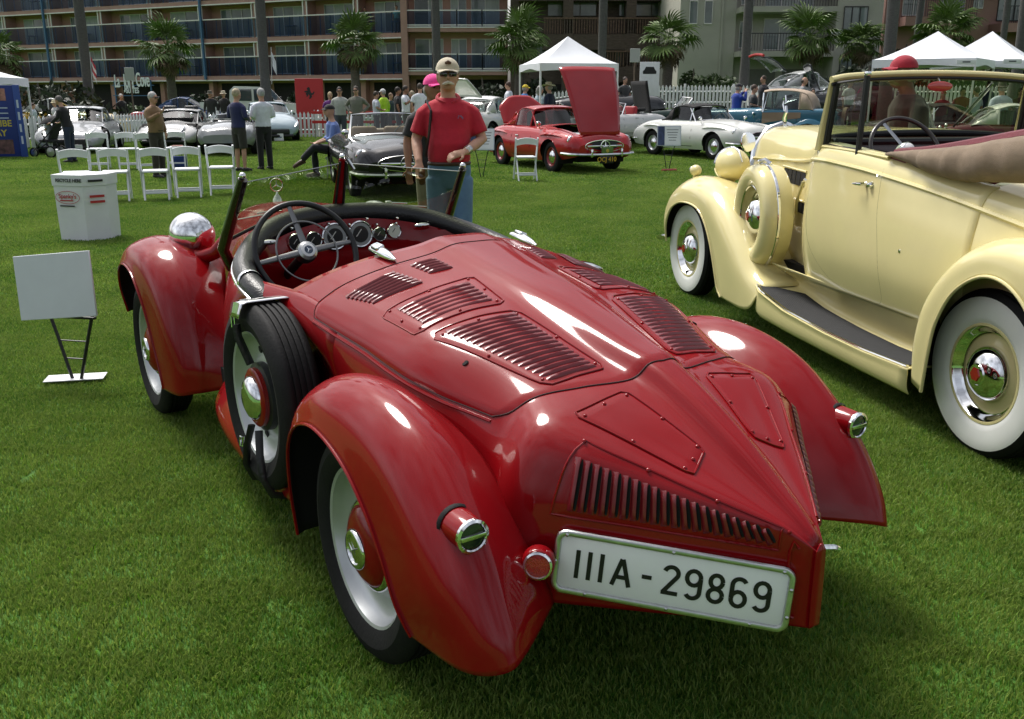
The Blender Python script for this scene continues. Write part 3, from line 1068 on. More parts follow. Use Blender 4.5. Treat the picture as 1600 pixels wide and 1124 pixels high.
# ================================================================ red boat-tailed roadster
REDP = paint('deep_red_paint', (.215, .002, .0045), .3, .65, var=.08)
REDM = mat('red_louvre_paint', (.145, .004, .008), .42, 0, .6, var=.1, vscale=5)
class Surf:
    """half section surface: stations along X, control points (y, z) from the centre line down to the sill"""
    def __init__(s, st):
        s.X = [a for a, _ in st]
        s.C = np.array([c for _, c in st], float)
        s.B = {}
    def ctrl(s, X):
        k = len(s.X)
        j = max(0, min(k - 2, int(np.searchsorted(s.X, X)) - 1))
        t = (X - s.X[j]) / (s.X[j + 1] - s.X[j])
        def tan(i):
            if i <= 0: return (s.C[1] - s.C[0]) / (s.X[1] - s.X[0])
            if i >= k - 1: return (s.C[k - 1] - s.C[k - 2]) / (s.X[k - 1] - s.X[k - 2])
            return (s.C[i + 1] - s.C[i - 1]) / (s.X[i + 1] - s.X[i - 1])
        h = s.X[j + 1] - s.X[j]
        a, b, m0, m1 = s.C[j], s.C[j + 1], tan(j) * h, tan(j + 1) * h
        return (2 * t ** 3 - 3 * t * t + 1) * a + (t ** 3 - 2 * t * t + t) * m0 + (-2 * t ** 3 + 3 * t * t) * b + (t ** 3 - t * t) * m1
    def row(s, X, n, v0=0.0, v1=1.0):
        key = (n, v0, v1)
        if key not in s.B:
            k = s.C.shape[1]
            B = np.zeros((n, k + 1))                     # last column: mirrored second point
            for i in range(n):
                q = (v0 + (v1 - v0) * i / (n - 1)) * (k - 1)
                j = min(int(q), k - 2)
                wt = [cr(*e, q - j) for e in np.eye(4)]
                for d, col_ in enumerate((k if j == 0 else j - 1, j, j + 1, min(j + 2, k - 1))):
                    B[i, col_] += wt[d]
            s.B[key] = B
        c = s.ctrl(X)
        return s.B[key] @ np.vstack([c, [[-c[1][0], c[1][1]]]])
    def at(s, X, Y):
        """place and normal on the upper skin above (X, Y)"""
        def z(X, Y):
            r = s.row(X, 90, 0, .75)
            return float(np.interp(abs(Y), r[:, 0], r[:, 1]))
        e = .006
        h = z(X, Y)
        dx = (z(X + e, Y) - z(X - e, Y)) / (2 * e)
        dy = (z(X, Y + e) - z(X, Y - e)) / (2 * e)
        return Vector((X, Y, h)), Vector((-dx, -dy, 1)).normalized()
rear = Surf([
    (-.995, [(0, .575), (.006, .572), (.010, .566), (.013, .560), (.016, .553), (.018, .50), (.019, .43), (.018, .355)]),
    (-.93, [(0, .625), (.014, .622), (.026, .612), (.043, .606), (.062, .598), (.069, .54), (.073, .45), (.073, .352)]),
    (-.70, [(0, .765), (.030, .760), (.062, .728), (.135, .708), (.240, .688), (.283, .60), (.305, .48), (.313, .35)]),
    (-.46, [(0, .874), (.042, .868), (.092, .828), (.24, .808), (.41, .772), (.485, .66), (.525, .50), (.53, .345)]),
    (-.30, [(0, .912), (.055, .906), (.112, .866), (.24, .850), (.38, .812), (.475, .70), (.53, .52), (.54, .33)]),
    (.05, [(0, .994), (.075, .988), (.150, .960), (.31, .944), (.455, .895), (.545, .78), (.58, .56), (.57, .31)]),
    (.40, [(0, 1.056), (.085, 1.050), (.165, 1.026), (.335, .985), (.49, .920), (.580, .80), (.58, .60), (.55, .30)]),
    (.66, [(0, 1.098), (.09, 1.094), (.175, 1.066), (.345, 1.018), (.505, .940), (.598, .82), (.535, .65), (.50, .29)]),
    (.82, [(0, 1.112), (.09, 1.106), (.18, 1.085), (.35, 1.032), (.51, .950), (.605, .84), (.51, .68), (.48, .29)]),
    (1.05, [(0, 1.12), (.09, 1.112), (.18, 1.092), (.35, 1.04), (.52, .955), (.62, .85), (.51, .68), (.48, .29)]),
])
hood = Surf([
    (1.15, [(0, 1.10), (.16, 1.095), (.32, 1.07), (.48, 1.0), (.60, .91), (.635, .83), (.53, .65), (.50, .29)]),
    (1.50, [(0, 1.095), (.15, 1.09), (.30, 1.065), (.45, 1.0), (.57, .90), (.63, .77), (.64, .6), (.62, .28)]),
    (1.85, [(0, 1.085), (.13, 1.08), (.26, 1.055), (.39, .99), (.49, .89), (.54, .75), (.55, .6), (.54, .28)]),
    (2.3, [(0, 1.065), (.11, 1.055), (.21, 1.02), (.30, .95), (.36, .84), (.40, .7), (.41, .55), (.41, .3)]),
    (2.7, [(0, 1.03), (.09, 1.02), (.17, .985), (.24, .91), (.28, .8), (.31, .66), (.32, .5), (.32, .32)]),
    (2.98, [(0, .97), (.07, .96), (.13, .92), (.18, .85), (.21, .74), (.23, .6), (.24, .47), (.24, .36)]),
    (3.12, [(0, .86), (.03, .85), (.06, .82), (.09, .76), (.1, .68), (.11, .58), (.11, .5), (.1, .42)]),
])
def both(rows):
    """half rows (X,y,z) -> full width, left to right"""
    return [[(x, y, z) for x, y, z in reversed(r)] + [(x, -y, z) for x, y, z in r[1:]] for r in rows]
def bowrow(S, X, n, bow=0.0, v0=0., v1=1.):
    r = S.row(X, n, v0, v1)
    if not bow: return [(X, y, z) for y, z in r]
    out = []
    for i in range(n):
        x = X
        y, z = r[i]
        for _ in range(4):
            x = X + bow * min(1.25, y / .6) ** 2
            y, z = S.row(x, n, v0, v1)[i]
        out.append((x, y, z))
    return out
def make_red():
    o, HEAD = (0.185, 2.834, 0), R(122.97)
    car = empty('roadster', o, HEAD, 'deep red boat-tailed vintage roadster with louvred engine lid and white number plate', 'car')
    NV = 57
    b = MB()
    # tail and engine bay skin
    rows = []
    for i in range(66):
        X = lerp(-.995, .68, i / 65)
        rows.append(bowrow(rear, X, NV, .27 * max(0, (X - .2) / .48)))
    b.grid(both(rows), flip=True)
    # tail knife cap
    last = both(rows[:1])[0]
    k = len(last) // 2
    b.grid([[last[i], last[-1 - i]] for i in range(k + 1)])
    # cockpit side skins
    for s in (1, -1):
        G = []
        for i in range(24):
            X = lerp(.5, 1.9, i / 23)
            f = (X - .5) / 1.4
            r1 = rear.row(min(X, 1.05), 24, .62, 1)
            r2 = hood.row(max(X, 1.15), 24, .58, 1)
            t = min(1, max(0, (X - .75) / .6))
            t = t * t * (3 - 2 * t)
            r = r1 * (1 - t) + r2 * t
            G.append([(X, s * (y - .003), z) for y, z in r])
        b.grid(G, flip=(s > 0))
    # cowl and bonnet
    rows = []
    for i in range(44):
        X = lerp(1.80, 3.12, i / 43)
        rows.append(bowrow(hood, X, 41, -.42 * max(0, 1 - (X - 1.80) / .4)))
    b.grid(both(rows), flip=True)
    nose = both(rows[-1:])[0]
    k = len(nose) // 2
    b.grid([[nose[i], nose[-1 - i]] for i in range(k + 1)], flip=True)
    body = b.build('body', REDP, car, angle=50)
    solidify(body, .004)
    # underside and cockpit well
    u = MB()
    u.box((.1, 0, .40), (1.2, .9, .12)).box((1.25, 0, .34), (1.5, 1.14, .08)).box((2.35, 0, .45), (.9, .6, .2))
    u.box((.66, 0, .60), (.03, .98, .44)).box((1.82, 0, .66), (.03, .95, .55)).box((-.62, 0, .46), (.4, .36, .12))
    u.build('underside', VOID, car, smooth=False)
    e = MB()
    e.rbox((-.45, .05, .56), (.36, .42, .2), .05).lathe([(0, -.2), (.09, -.2), (.10, -.15), (.10, .15), (.07, .2), (0, .2)], 16, 'X', (-.62, .08, .52))
    e.build('engine', STEEL, car)
    # seats
    for y in (.29, -.29):
        s = MB()
        s.rbox((1.10, y, .50), (.46, .46, .16), .06, 3)
        s.rbox((.86, y, .68), (.14, .46, .44), .06, 3, Matrix.Rotation(R(-14), 3, 'Y'))
        s.build('seat', LEATHER, car)
    # ---------------------------------------------------------------- engine lid, a shell on the deck
    lid = MB()
    LID = [(.69, .60), (.50, .585), (.2, .535), (-.1, .475), (-.27, .425), (-.315, .36)]
    def lidY(X): return float(np.interp(X, [p[0] for p in LID][::-1], [p[1] for p in LID][::-1]))
    def lift(X, Y, d):
        r = rear.row(X, 120, 0, .9)
        j = int(np.argmin(np.abs(r[:, 0] - abs(Y)) + (r[:, 1] < .55) * 9))
        y, z = r[j]
        y1, z1 = r[max(j - 1, 0)]
        y2, z2 = r[min(j + 1, 119)]
        n = Vector((0, -(z2 - z1), (y2 - y1)))
        n = n.normalized() if n.length > 1e-9 else Vector((0, 0, 1))
        if n.z < 0 and n.y < 0: n = -n
        return (X, math.copysign(y + n.y * d, Y) if Y else 0.0, z + n.z * d)
    def side_pt(X, q, d):
        """q 0..1 from the centre to the lid's lower edge by arc length"""
        r = rear.row(X, 160, 0, .95)
        L = np.concatenate([[0], np.cumsum(np.hypot(np.diff(r[:, 0]), np.diff(r[:, 1])))])
        zt = float(np.interp(X, [-.33, -.1, .3, .7], [.752, .775, .83, .868]))
        je = int(np.argmax((r[:, 1] < zt) & (r[:, 0] > .2))) or 159
        fr_ = (r[je - 1, 1] - zt) / max(1e-9, r[je - 1, 1] - r[je, 1])
        l = q * lerp(L[je - 1], L[je], min(1, max(0, fr_)))
        y = np.interp(l, L, r[:, 0])
        z = np.interp(l, L, r[:, 1])
        j = min(158, max(1, int(np.searchsorted(L, l))))
        ty, tz = r[j + 1] - r[j - 1]
        m = math.hypot(ty, tz)
        return y - tz / m * d, z + ty / m * d
    rows = []
    nx, nq = 60, 40
    for i in range(nx):
        f = i / (nx - 1)
        row = []
        for j in range(nq):
            q = j / (nq - 1)
            y0, z0 = side_pt(lerp(-.40, .66, f), q, 0)
            xr = -.425 + .115 * min(1, (y0 / .42)) ** 1.3 + .05 * max(0, (q - .9) / .1) ** 2      # rear edge sweeps forward to the sides
            xf = .575 + .15 * (y0 / .6) ** 2 - .05 * max(0, (q - .9) / .1) ** 2
            X = lerp(xr, xf, f)
            edge = min(f, 1 - f) * nx
            d = .0065 if (0 < i < nx - 1 and j < nq - 1) else .001
            y, z = side_pt(X, q, d)
            row.append((X, y, z))
        rows.append(row)
    lid.grid(both(rows), flip=True)
    lo = lid.build('engine_lid', REDP, car, angle=60)
    # dark joint line round the lid
    sh = MB()
    for s in (1, -1):
        path = [(p[0], s * p[1], p[2]) for p in ([r[-1] for r in rows])]
        sh.tube(path, .0022, 5)
    path = [(p[0], p[1], p[2]) for p in both(rows[:1])[0]]
    sh.tube(path, .0026, 5)
    sh.tube([(p[0] + .002, p[1], p[2] + .0015) for p in both(rows[-1:])[0]], .0018, 5)
    for s in (1, -1):
        MB().tube([(p[0], s * (p[1] + .006), p[2] - .012) for p in [r[-1] for r in rows]], .005, 6).build('waist_bead', REDP, car)
    sh.build('lid_joint', mat('dark_joint', (.03, .004, .005), .7), car)
    # ---------------------------------------------------------------- louvres
    lm = MB()                                            # unit louvre: length 1 along Y, width 1 along X, height 1
    G = []
    for i in range(13):
        t = -1 + 2 * i / 12
        e = max(.02, 1 - abs(t) ** 5)
        G.append([(-.5 * 1, t * .5, 0), (-.42, t * .5, .62 * e), (-.15, t * .5, .95 * e), (.15, t * .5, .62 * e), (.5, t * .5, 0)])
    lm.grid(G, flip=True)
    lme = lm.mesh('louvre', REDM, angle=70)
    bolt = MB().ball((0, 0, 0), (.0055, .0055, .0035), 8, 5).mesh('rivet', REDP)
    def skin(X, Y):
        p, n = rear.at(X, Y)
        return p + n * .0068, n
    def lv(parent, X, ya, yb, wdt, hgt, Xb=None):
        Xb = X if Xb is None else Xb
        pa, na = skin(X, ya)
        pb, nb = skin(Xb, yb)
        pm, nm = skin((X + Xb) / 2, (ya + yb) / 2)
        c = (pa + pb) / 2 * .5 + pm * .5
        yv = (pb - pa)
        L = yv.length
        yv.normalize()
        if yv.y < 0: yv = -yv
        n = (na + nb + nm).normalized()
        x = yv.cross(n).normalized()
        n = x.cross(yv)
        Mx = Matrix((x * wdt, yv * L, n * hgt)).transposed().to_4x4()
        Mx.translation = c + n * .0005
        inst(lme, 'louvre', parent, M=Mx)
    def panel(corners, s, parent, t=.003, rivets=(3, 3), name='louvre_panel', fn=None):
        """corners (X,Y): front-outer, front-inner, rear-inner, rear-outer; rounded plate that follows the skin"""
        fn = fn or skin
        c = [Vector((x, s * y)) for x, y in corners]
        def bil(u, v): return (c[0] * (1 - u) + c[1] * u) * (1 - v) + (c[3] * (1 - u) + c[2] * u) * v
        N = 17
        G, G2 = [], []
        rc = .10
        for i in range(N):
            v = i / (N - 1)
            row = []
            for j in range(N):
                uu = j / (N - 1)
                k = max(0, (abs(v - .5) - (.5 - rc)) / rc)
                ins = rc * (1 - math.sqrt(max(0, 1 - k * k))) * .75
                u = ins + (1 - 2 * ins) * uu
                q = bil(u, v)
                p, n = fn(q.x, q.y)
                ed = i in (0, N - 1) or j in (0, N - 1)
                row.append(tuple(p + n * (-.001 if ed else t)))
            G.append(row)
        m = MB().grid(G, flip=(s > 0))
        po = m.build(name, REDP, parent, angle=35)
        rim = [G[0][j] for j in range(N)] + [G[i][-1] for i in range(1, N)] + [G[-1][j] for j in range(N - 2, -1, -1)] + [G[i][0] for i in range(N - 2, 0, -1)]
        cen = Vector((0, 0, 0))
        for q in rim: cen += Vector(q) / len(rim)
        rim = [Vector(q).lerp(cen, .02) + Vector((0, 0, .003)) for q in rim]
        MB().tube(rim, .0028, 6, closed=True).build('bead', REDP, po)
        for u, v in [(.06, .06), (.94, .06), (.94, .94), (.06, .94)] + [(.03, .5), (.97, .5)] * (rivets[0] > 2) + [(.5, .04), (.5, .96)] * (rivets[1] > 2):
            q = bil(u * .94 + .03, v * .94 + .03)
            p, n = fn(q.x, q.y)
            Mx = frame_from(n, (1, 0, 0)).to_4x4()
            Mx.translation = p + n * (t + .001)
            inst(bolt, 'rivet', po, M=Mx)
        return po, bil
    for s in (1, -1):
        big, bl = panel([(.085, .465), (.045, .175), (-.335, .118), (-.325, .315)], s, lo)
        for i in range(16):
            v = .09 + .83 * i / 15
            p, q = bl(.12, v), bl(.9, v)
            lv(big, p.x, p.y, q.y, .024, .0115, q.x)
        mid, bl = panel([(.345, .490), (.325, .160), (.095, .175), (.120, .478)], s, lo)
        for i in range(6):
            v = .2 + .62 * i / 5
            p, q = bl(.13, v), bl(.88, v)
            lv(mid, p.x, p.y, q.y, .026, .012, q.x)
        for i in range(7):
            X = .575 - .135 * i / 6
            lv(lo, X, s * (.50 - .005 * i), s * (.335 - .005 * i), .023, .011, X - .03)
        for i in range(5):
            X = .545 - .09 * i / 4
            lv(lo, X, s * (.275 - .004 * i), s * (.185 - .002 * i), .023, .010, X - .02)
        # chrome lid hinge
        p, n = skin(.715, s * .295)
        h = MB()
        hp = [(.085, .017, .012), (.05, .021, .02), (0, .021, .022), (-.05, .016, .016), (-.09, .004, .006)]
        G = []
        for x, wv, ht in hp:
            G.append([(x, wv * math.cos(math.pi * j / 10), ht * math.sin(math.pi * j / 10)) for j in range(11)])
        h.grid(G)
        h.rbox((.035, 0, .018), (.05, .034, .018), .006)
        Mx = Matrix((Vector((1, 0, 0)) - n * n.x, n.cross(Vector((1, 0, 0))), n)).transposed().to_4x4()
        Mx.translation = p + n * .002
        inst(h.mesh('hinge', CHROME, angle=50), 'hinge', lo, M=Mx)
        # plain hatch on the tail
        def tskin(X, Y):
            p, n = rear.at(X, Y)
            return p + n * .001, n
        panel([(-.45, .335), (-.435, .145), (-.69, .085), (-.735, .165)], s, car, name='tail_hatch', fn=tskin)
    for s in (1, -1):
        y_, z_ = side_pt(-.09, .80, .0072)
        y2, z2 = side_pt(-.09, .82, .0072)
        nn = Vector((0, s * (z_ - z2), abs(y2 - y_))).normalized()
        Mx = frame_from(nn, (1, 0, 0)).to_4x4()
        Mx.translation = Vector((-.09, s * y_, z_))
        inst(MB().lathe([(0, .001), (.009, .001), (.011, -.002)], 12, 'Z').mesh('lock_hole', VOID), 'lock_hole', lo, M=Mx)
    # ---------------------------------------------------------------- tail side louvre panels (upright slots)
    def face(s, t, z):
        """point on the raked tail flank: t 0 at the knife .. 1 at the wing, by height"""
        X = lerp(-.955, -.535, t)
        r = rear.row(X, 120, .5, 1)
        j = np.argsort(r[:, 1])
        y = float(np.interp(z, r[j, 1], r[j, 0]))
        return Vector((X, s * y, z))
    def fnorm(s, t, z):
        a = face(s, t + .02, z) - face(s, t - .02, z)
        b_ = face(s, t, z + .01) - face(s, t, z - .01)
        n = a.cross(b_).normalized()
        if n.x > 0: n = -n
        return n
    sl = MB()
    G = []
    for i in range(11):
        t = -1 + 2 * i / 10
        e = max(.02, 1 - abs(t) ** 6)
        G.append([(-.5, t * .5, 0), (-.3, t * .5, .5 * e), (.05, t * .5, .95 * e), (.4, t * .5, 1.0 * e)])
    sl.grid(G, flip=True)
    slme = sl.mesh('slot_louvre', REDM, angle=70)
    dkme = MB().rbox((0, 0, 0), (1, 1, 1), .3, 2).mesh('slot', VOID)
    for s in (1, -1):
        G = []
        for i in range(29):
            t = lerp(.06, 1.0, i / 28)
            ztop = lerp(.594, .758, t)
            zb = lerp(.545, .585, t)
            G.append([tuple(face(s, t, lerp(zb, ztop, j / 10)) + fnorm(s, t, lerp(zb, ztop, j / 10)) * (.003 if 0 < j < 10 and 0 < i < 28 else -.001)) for j in range(11)])
        lp = MB().grid(G, flip=(s < 0)).build('flank_panel', REDP, car, angle=35)
        rim = [Vector(g[-1]) for g in G] + [Vector(q) for q in G[-1][-2::-1]] + [Vector(g[0]) for g in G[-2::-1]] + [Vector(q) for q in G[0][1:-1]]
        MB().tube([q + fnorm(s, .5, .6) * .002 for q in rim], .003, 5, closed=True).build('bead', REDP, lp)
        N = 20
        for i in range(N):
            t = lerp(.11, .93, i / (N - 1))
            zt = lerp(.592, .750, t) - .012
            zb = lerp(.553, .597, t) + .004
            n = fnorm(s, t, (zt + zb) / 2)
            up = (face(s, t + .022, zt) - face(s, t - .022, zb))
            L = up.length
            up.normalize()
            x = up.cross(n).normalized()
            c = face(s, t, (zt + zb) / 2)
            wd = .0205
            kx = 1 if s > 0 else -1
            Mx = Matrix((x * wd * .8, up * L, n * .011)).transposed().to_4x4()
            Mx.translation = c + n * .003 - x * wd * .12
            inst(slme, 'louvre', lp, M=Mx)
            Mx = Matrix((x * wd * .42, up * L * .94, n * .003)).transposed().to_4x4()
            Mx.translation = c + n * .0035 + x * wd * .40
            inst(dkme, 'slot', lp, M=Mx)
        for t in (.03, .35, .68, 1.0):
            zt = lerp(.597, .762, t)
            n = fnorm(s, t, zt - .01)
            Mx = frame_from(n, (0, 0, 1)).to_4x4()
            Mx.translation = face(s, t, zt - .006) + n * .004
            inst(bolt, 'rivet', lp, M=Mx)
    # raised oval on the knife edge
    kp = MB()
    pr = [(-.965, .560), (-.955, .575), (-.95, .55), (-.95, .42), (-.955, .385), (-.968, .378)]
    kp.tube([face(1, (x + .955) / .42, z) + fnorm(1, .02, z) * .003 for x, z in pr], .004, 6)
    kp.build('tail_bead', REDP, car)
    # ---------------------------------------------------------------- number plate on the left flank
    PA, PB = face(1, .93, .48), face(1, .01, .435)
    xdir = (PB - PA).normalized()
    nrm = Vector((-1, 1, 0))
    zdir = Vector((0, 0, 1))
    nrm = (xdir.cross(zdir)) * -1
    if nrm.x > 0: nrm = -nrm
    nrm.normalize()
    nrm = (nrm + Vector((0, 0, .10))).normalized()
    xdir = (xdir - nrm * xdir.dot(nrm)).normalized()
    ydir = nrm.cross(xdir)
    if ydir.z < 0: ydir = -ydir
    PM = Matrix((xdir, ydir, nrm)).transposed().to_4x4()
    PM.translation = (PA + PB) / 2 + nrm * .018 + Vector((0, 0, -.004))
    PL, PH = .562, .150
    plate = inst(MB().rbox((0, 0, 0), (PL, PH, .012), .005, 2).mesh('number_plate', mat('plate_enamel', (.80, .81, .81), .3, coat=.25, var=.03)), 'number_plate', car, M=PM)
    def rrect(wd, ht, r, n=6):
        out = []
        for cx, cy, a0 in ((wd / 2 - r, ht / 2 - r, 0), (-wd / 2 + r, ht / 2 - r, 90), (-wd / 2 + r, -ht / 2 + r, 180), (wd / 2 - r, -ht / 2 + r, 270)):
            for i in range(n + 1):
                q = R(a0 + 90 * i / n)
                out.append((cx + r * math.cos(q), cy + r * math.sin(q)))
        return out
    fr = MB().tube([(x, y, .006) for x, y in rrect(PL, PH, .022)], .0085, 8, closed=True, flat=.8, up=(0, 0, 1))
    fr.build('plate_frame', mat('plate_aluminium', (.55, .56, .57), .28, 1.0, var=.12, vscale=30), plate)
    sc = MB().ball((0, 0, 0), (.005, .005, .003), 8, 5).mesh('screw', STEEL)
    for x, y in ((-.26, .072), (0, .073), (.26, .072), (-.2, -.073), (0, -.073), (.2, -.073), (.282, .03), (.282, -.04), (-.282, 0)):
        inst(sc, 'screw', plate, loc=(x, y, .013))
    INK = mat('plate_black', (.01, .01, .01), .35)
    def arc(cx, cy, rx, ry, a0, a1, n=18): return [(cx + rx * math.cos(R(lerp(a0, a1, i / n))), cy + ry * math.sin(R(lerp(a0, a1, i / n)))) for i in range(n + 1)]
    H, W2 = .037, .0165
    nine = [arc(0, .0165, W2, .0185, 0, 360), [(W2, .0165)] + arc(0, -.0185, W2, .0165, 0, -150)]
    GL = {'I': [[(0, -H), (0, H)]], '-': [[(-.012, -.002), (.012, -.002)]],
          'A': [[(-.021, -H), (-.001, H - .004)], [(.021, -H), (.001, H - .004)], [(-.014, -.014), (.014, -.014)]],
          '2': [arc(0, .019, W2, .016, 165, -25) + [(-W2, -H + .005)], [(-W2 - .004, -H + .005), (W2 + .003, -H + .005)]],
          '8': [arc(0, .0175, .0145, .0165, 0, 360), arc(0, -.0175, W2, .0165, 0, 360)],
          '9': nine, '6': [[(-x, -y) for x, y in p] for p in nine]}
    def glyph(ch, wd=.0108):
        m = MB()
        for k, P in enumerate(GL[ch]):
            L, Rr = [], []
            for i, p in enumerate(P):
                q, r_ = Vector(P[max(i - 1, 0)]), Vector(P[min(i + 1, len(P) - 1)])
                t = (r_ - q).normalized()
                nn = Vector((-t.y, t.x)) * wd / 2
                L.append((p[0] + nn.x, p[1] + nn.y))
                Rr.append((p[0] - nn.x, p[1] - nn.y))
            z = .0012 + .0003 * k
            m.grid([[(*b_, z), (*a_, z)] for a_, b_ in zip(L, Rr)])
        return m.mesh('character', INK, False)
    xs = -.228
    for ch, adv in (('I', .030), ('I', .030), ('I', .050), ('A', .062), ('-', .058), ('2', .054), ('9', .054), ('8', .054), ('6', .054), ('9', .05)):
        inst(glyph(ch), 'character', plate, loc=(xs, -.001, .0062))
        xs += adv
    # ---------------------------------------------------------------- wings
    def wing(name, st, parent, s, nu=56, nv=30):
        st = np.array(st, float)                  # stations x 5 x 3
        U = np.array([spline(st[:, j], nu) for j in range(st.shape[1])]).transpose(1, 0, 2)
        G = np.array([spline(U[i], nv) for i in range(nu)])
        G[:, :, 1] *= s
        m = MB().grid(G, flip=(s < 0))
        o = m.build(name, [REDP, VOID], parent, angle=60)
        solidify(o, .006, -1.0).modifiers[0].material_offset = 1
        lip = MB().tube([tuple(G[i, 0]) for i in range(nu)], .005, 6)
        lip.build('wired_edge', REDP, o)
        return G
    RW = [
        [(.455, .765, .20), (.475, .735, .20), (.480, .68, .20), (.478, .62, .20), (.470, .53, .20)],
        [(.440, .785, .38), (.468, .75, .39), (.478, .685, .40), (.474, .62, .40), (.465, .52, .40)],
        [(.385, .800, .545), (.425, .765, .58), (.44, .69, .60), (.435, .615, .59), (.42, .53, .56)],
        [(.270, .808, .645), (.31, .772, .705), (.325, .695, .740), (.32, .615, .725), (.31, .535, .67)],
        [(.110, .812, .680), (.13, .775, .765), (.135, .695, .815), (.135, .61, .80), (.13, .53, .735)],
        [(-.075, .812, .640), (-.085, .778, .755), (-.085, .70, .822), (-.09, .61, .805), (-.09, .52, .735)],
        [(-.205, .810, .555), (-.275, .783, .692), (-.30, .70, .767), (-.30, .61, .747), (-.285, .51, .682)],
        [(-.290, .806, .455), (-.42, .787, .58), (-.465, .70, .657), (-.457, .60, .637), (-.41, .50, .588)],
        [(-.345, .800, .355), (-.525, .784, .462), (-.592, .70, .53), (-.572, .60, .515), (-.50, .48, .478)],
        [(-.378, .790, .305), (-.595, .765, .36), (-.673, .70, .40), (-.648, .61, .405), (-.54, .455, .395)],
        [(-.395, .780, .275), (-.61, .755, .288), (-.705, .695, .315), (-.685, .62, .335), (-.555, .45, .350)],
    ]
    for s in (1, -1):
        wing('rear_wing', RW, car, s)
    FW = [
        [(2.95, .76, .47), (2.985, .72, .47), (2.99, .64, .47), (2.985, .54, .48), (2.95, .40, .5)],
        [(2.945, .785, .60), (2.985, .74, .63), (2.99, .65, .65), (2.985, .55, .65), (2.95, .38, .64)],
        [(2.86, .80, .71), (2.90, .76, .77), (2.91, .66, .805), (2.90, .55, .80), (2.88, .36, .74)],
        [(2.70, .81, .77), (2.72, .765, .85), (2.73, .66, .89), (2.73, .55, .88), (2.72, .36, .80)],
        [(2.53, .81, .765), (2.52, .765, .86), (2.52, .66, .905), (2.52, .55, .89), (2.52, .37, .80)],
        [(2.40, .81, .70), (2.34, .77, .82), (2.32, .665, .87), (2.32, .56, .85), (2.33, .40, .76)],
        [(2.31, .80, .58), (2.19, .77, .70), (2.15, .67, .76), (2.14, .58, .73), (2.16, .45, .66)],
        [(2.255, .79, .43), (2.09, .765, .53), (2.04, .675, .59), (2.02, .60, .57), (2.00, .50, .54)],
        [(2.22, .78, .30), (2.04, .755, .36), (1.98, .68, .40), (1.96, .61, .40), (1.92, .53, .40)],
        [(2.21, .775, .235), (2.03, .75, .245), (1.965, .68, .26), (1.945, .62, .265), (1.90, .545, .28)],
    ]
    for s in (1, -1):
        wing('front_wing', FW, car, s)
    # sill pans under the spare wheels
    for s in (1, -1):
        G = []
        for i in range(15):
            X = lerp(.50, 1.80, i / 14)
            e = math.sin(math.pi * min(1, max(.0, i / 14 * .9 + .08))) ** .5
            G.append([(X, s * (.5 + (y - .5) * (.55 + .45 * e)), .3 + (z - .3) * (.5 + .5 * e)) for y, z in spline([(.60, .44), (.655, .36), (.70, .28), (.715, .22), (.68, .165), (.54, .15)], 14)])
        q = MB().grid(G, flip=(s < 0)).build('sill', REDP, car)
        solidify(q, .004)
    # ---------------------------------------------------------------- wheels
    def tyre_prof(Ro, wd, Ri):
        h = wd / 2
        pr = [(Ri, -h * .72), (Ri + .012, -h * .86), (lerp(Ri, Ro, .5), -h), (Ro - .022, -h * .9), (Ro - .006, -h * .72)]
        for k in range(5):
            a = -h * .62 + k * h * .27
            pr += [(Ro, a), (Ro + .001, a + h * .075), (Ro, a + h * .15)]
            if k < 4: pr += [(Ro - .007, a + h * .165), (Ro - .007, a + h * .255)]
        pr += [(Ro - .006, h * .72), (Ro - .022, h * .9), (lerp(Ri, Ro, .5), h), (Ri + .012, h * .86), (Ri, h * .72)]
        return pr
    tyre_me = MB().lathe(tyre_prof(.340, .158, .238), 72).mesh('tyre', RUBBER, angle=28)
    rim_me = MB().lathe([(.243, .052), (.239, .060), (.230, .056), (.220, .034), (.208, .020), (.185, .012), (.165, .006), (.15, .008), (.14, .014), (.10, .016), (.10, -.03), (.22, -.05), (.243, -.05)], 48).mesh('rim', SILVER, angle=35)
    hole_me = MB().lathe([(0, .001), (.016, .001), (.018, -.002)], 12).mesh('rim_hole', VOID)
    cap2_me = MB().lathe([(.108, .044), (.107, .060), (.098, .066), (.070, .066)], 40).mesh('hub_cap', REDP, angle=50)
    drum_me = MB().lathe([(.125, .0), (.125, .040), (.106, .046)], 40).mesh('hub_drum', BLACK, angle=50)
    cen2_me = MB().lathe([(.080, .062), (.079, .074), (.066, .088), (.04, .097), (0, .1)], 36).mesh('cap_centre', CHROME, angle=50)
    cap_me = MB().lathe([(.126, .030), (.124, .044), (.112, .058), (.09, .070), (.066, .078), (.05, .081)], 40).mesh('hub_cap', REDP, angle=50)
    ring_me = MB().lathe([(.140, .018), (.140, .036), (.132, .046), (.122, .048), (.120, .04)], 40).mesh('cap_ring', CHROME, angle=50)
    cen_me = MB().lathe([(.060, .074), (.060, .084), (.054, .090), (.044, .091), (.040, .086), (.02, .087), (0, .088)], 32).mesh('cap_centre', CHROME, angle=50)
    def star3(parent, M, r, material, t=.003):
        m = MB()
        for k in range(3):
            a = R(90 + 120 * k)
            d = Vector((math.cos(a), math.sin(a), 0))
            e = Vector((-d.y, d.x, 0)) * r * .13
            m.add([d * r, e, Vector((0, 0, t)), -e], [(0, 1, 2), (0, 2, 3)])
            m.add([d * r, e, Vector((0, 0, -t)), -e], [(0, 2, 1), (0, 3, 2)])
        return inst(m.mesh('star', material, False), 'star', parent, M=M)
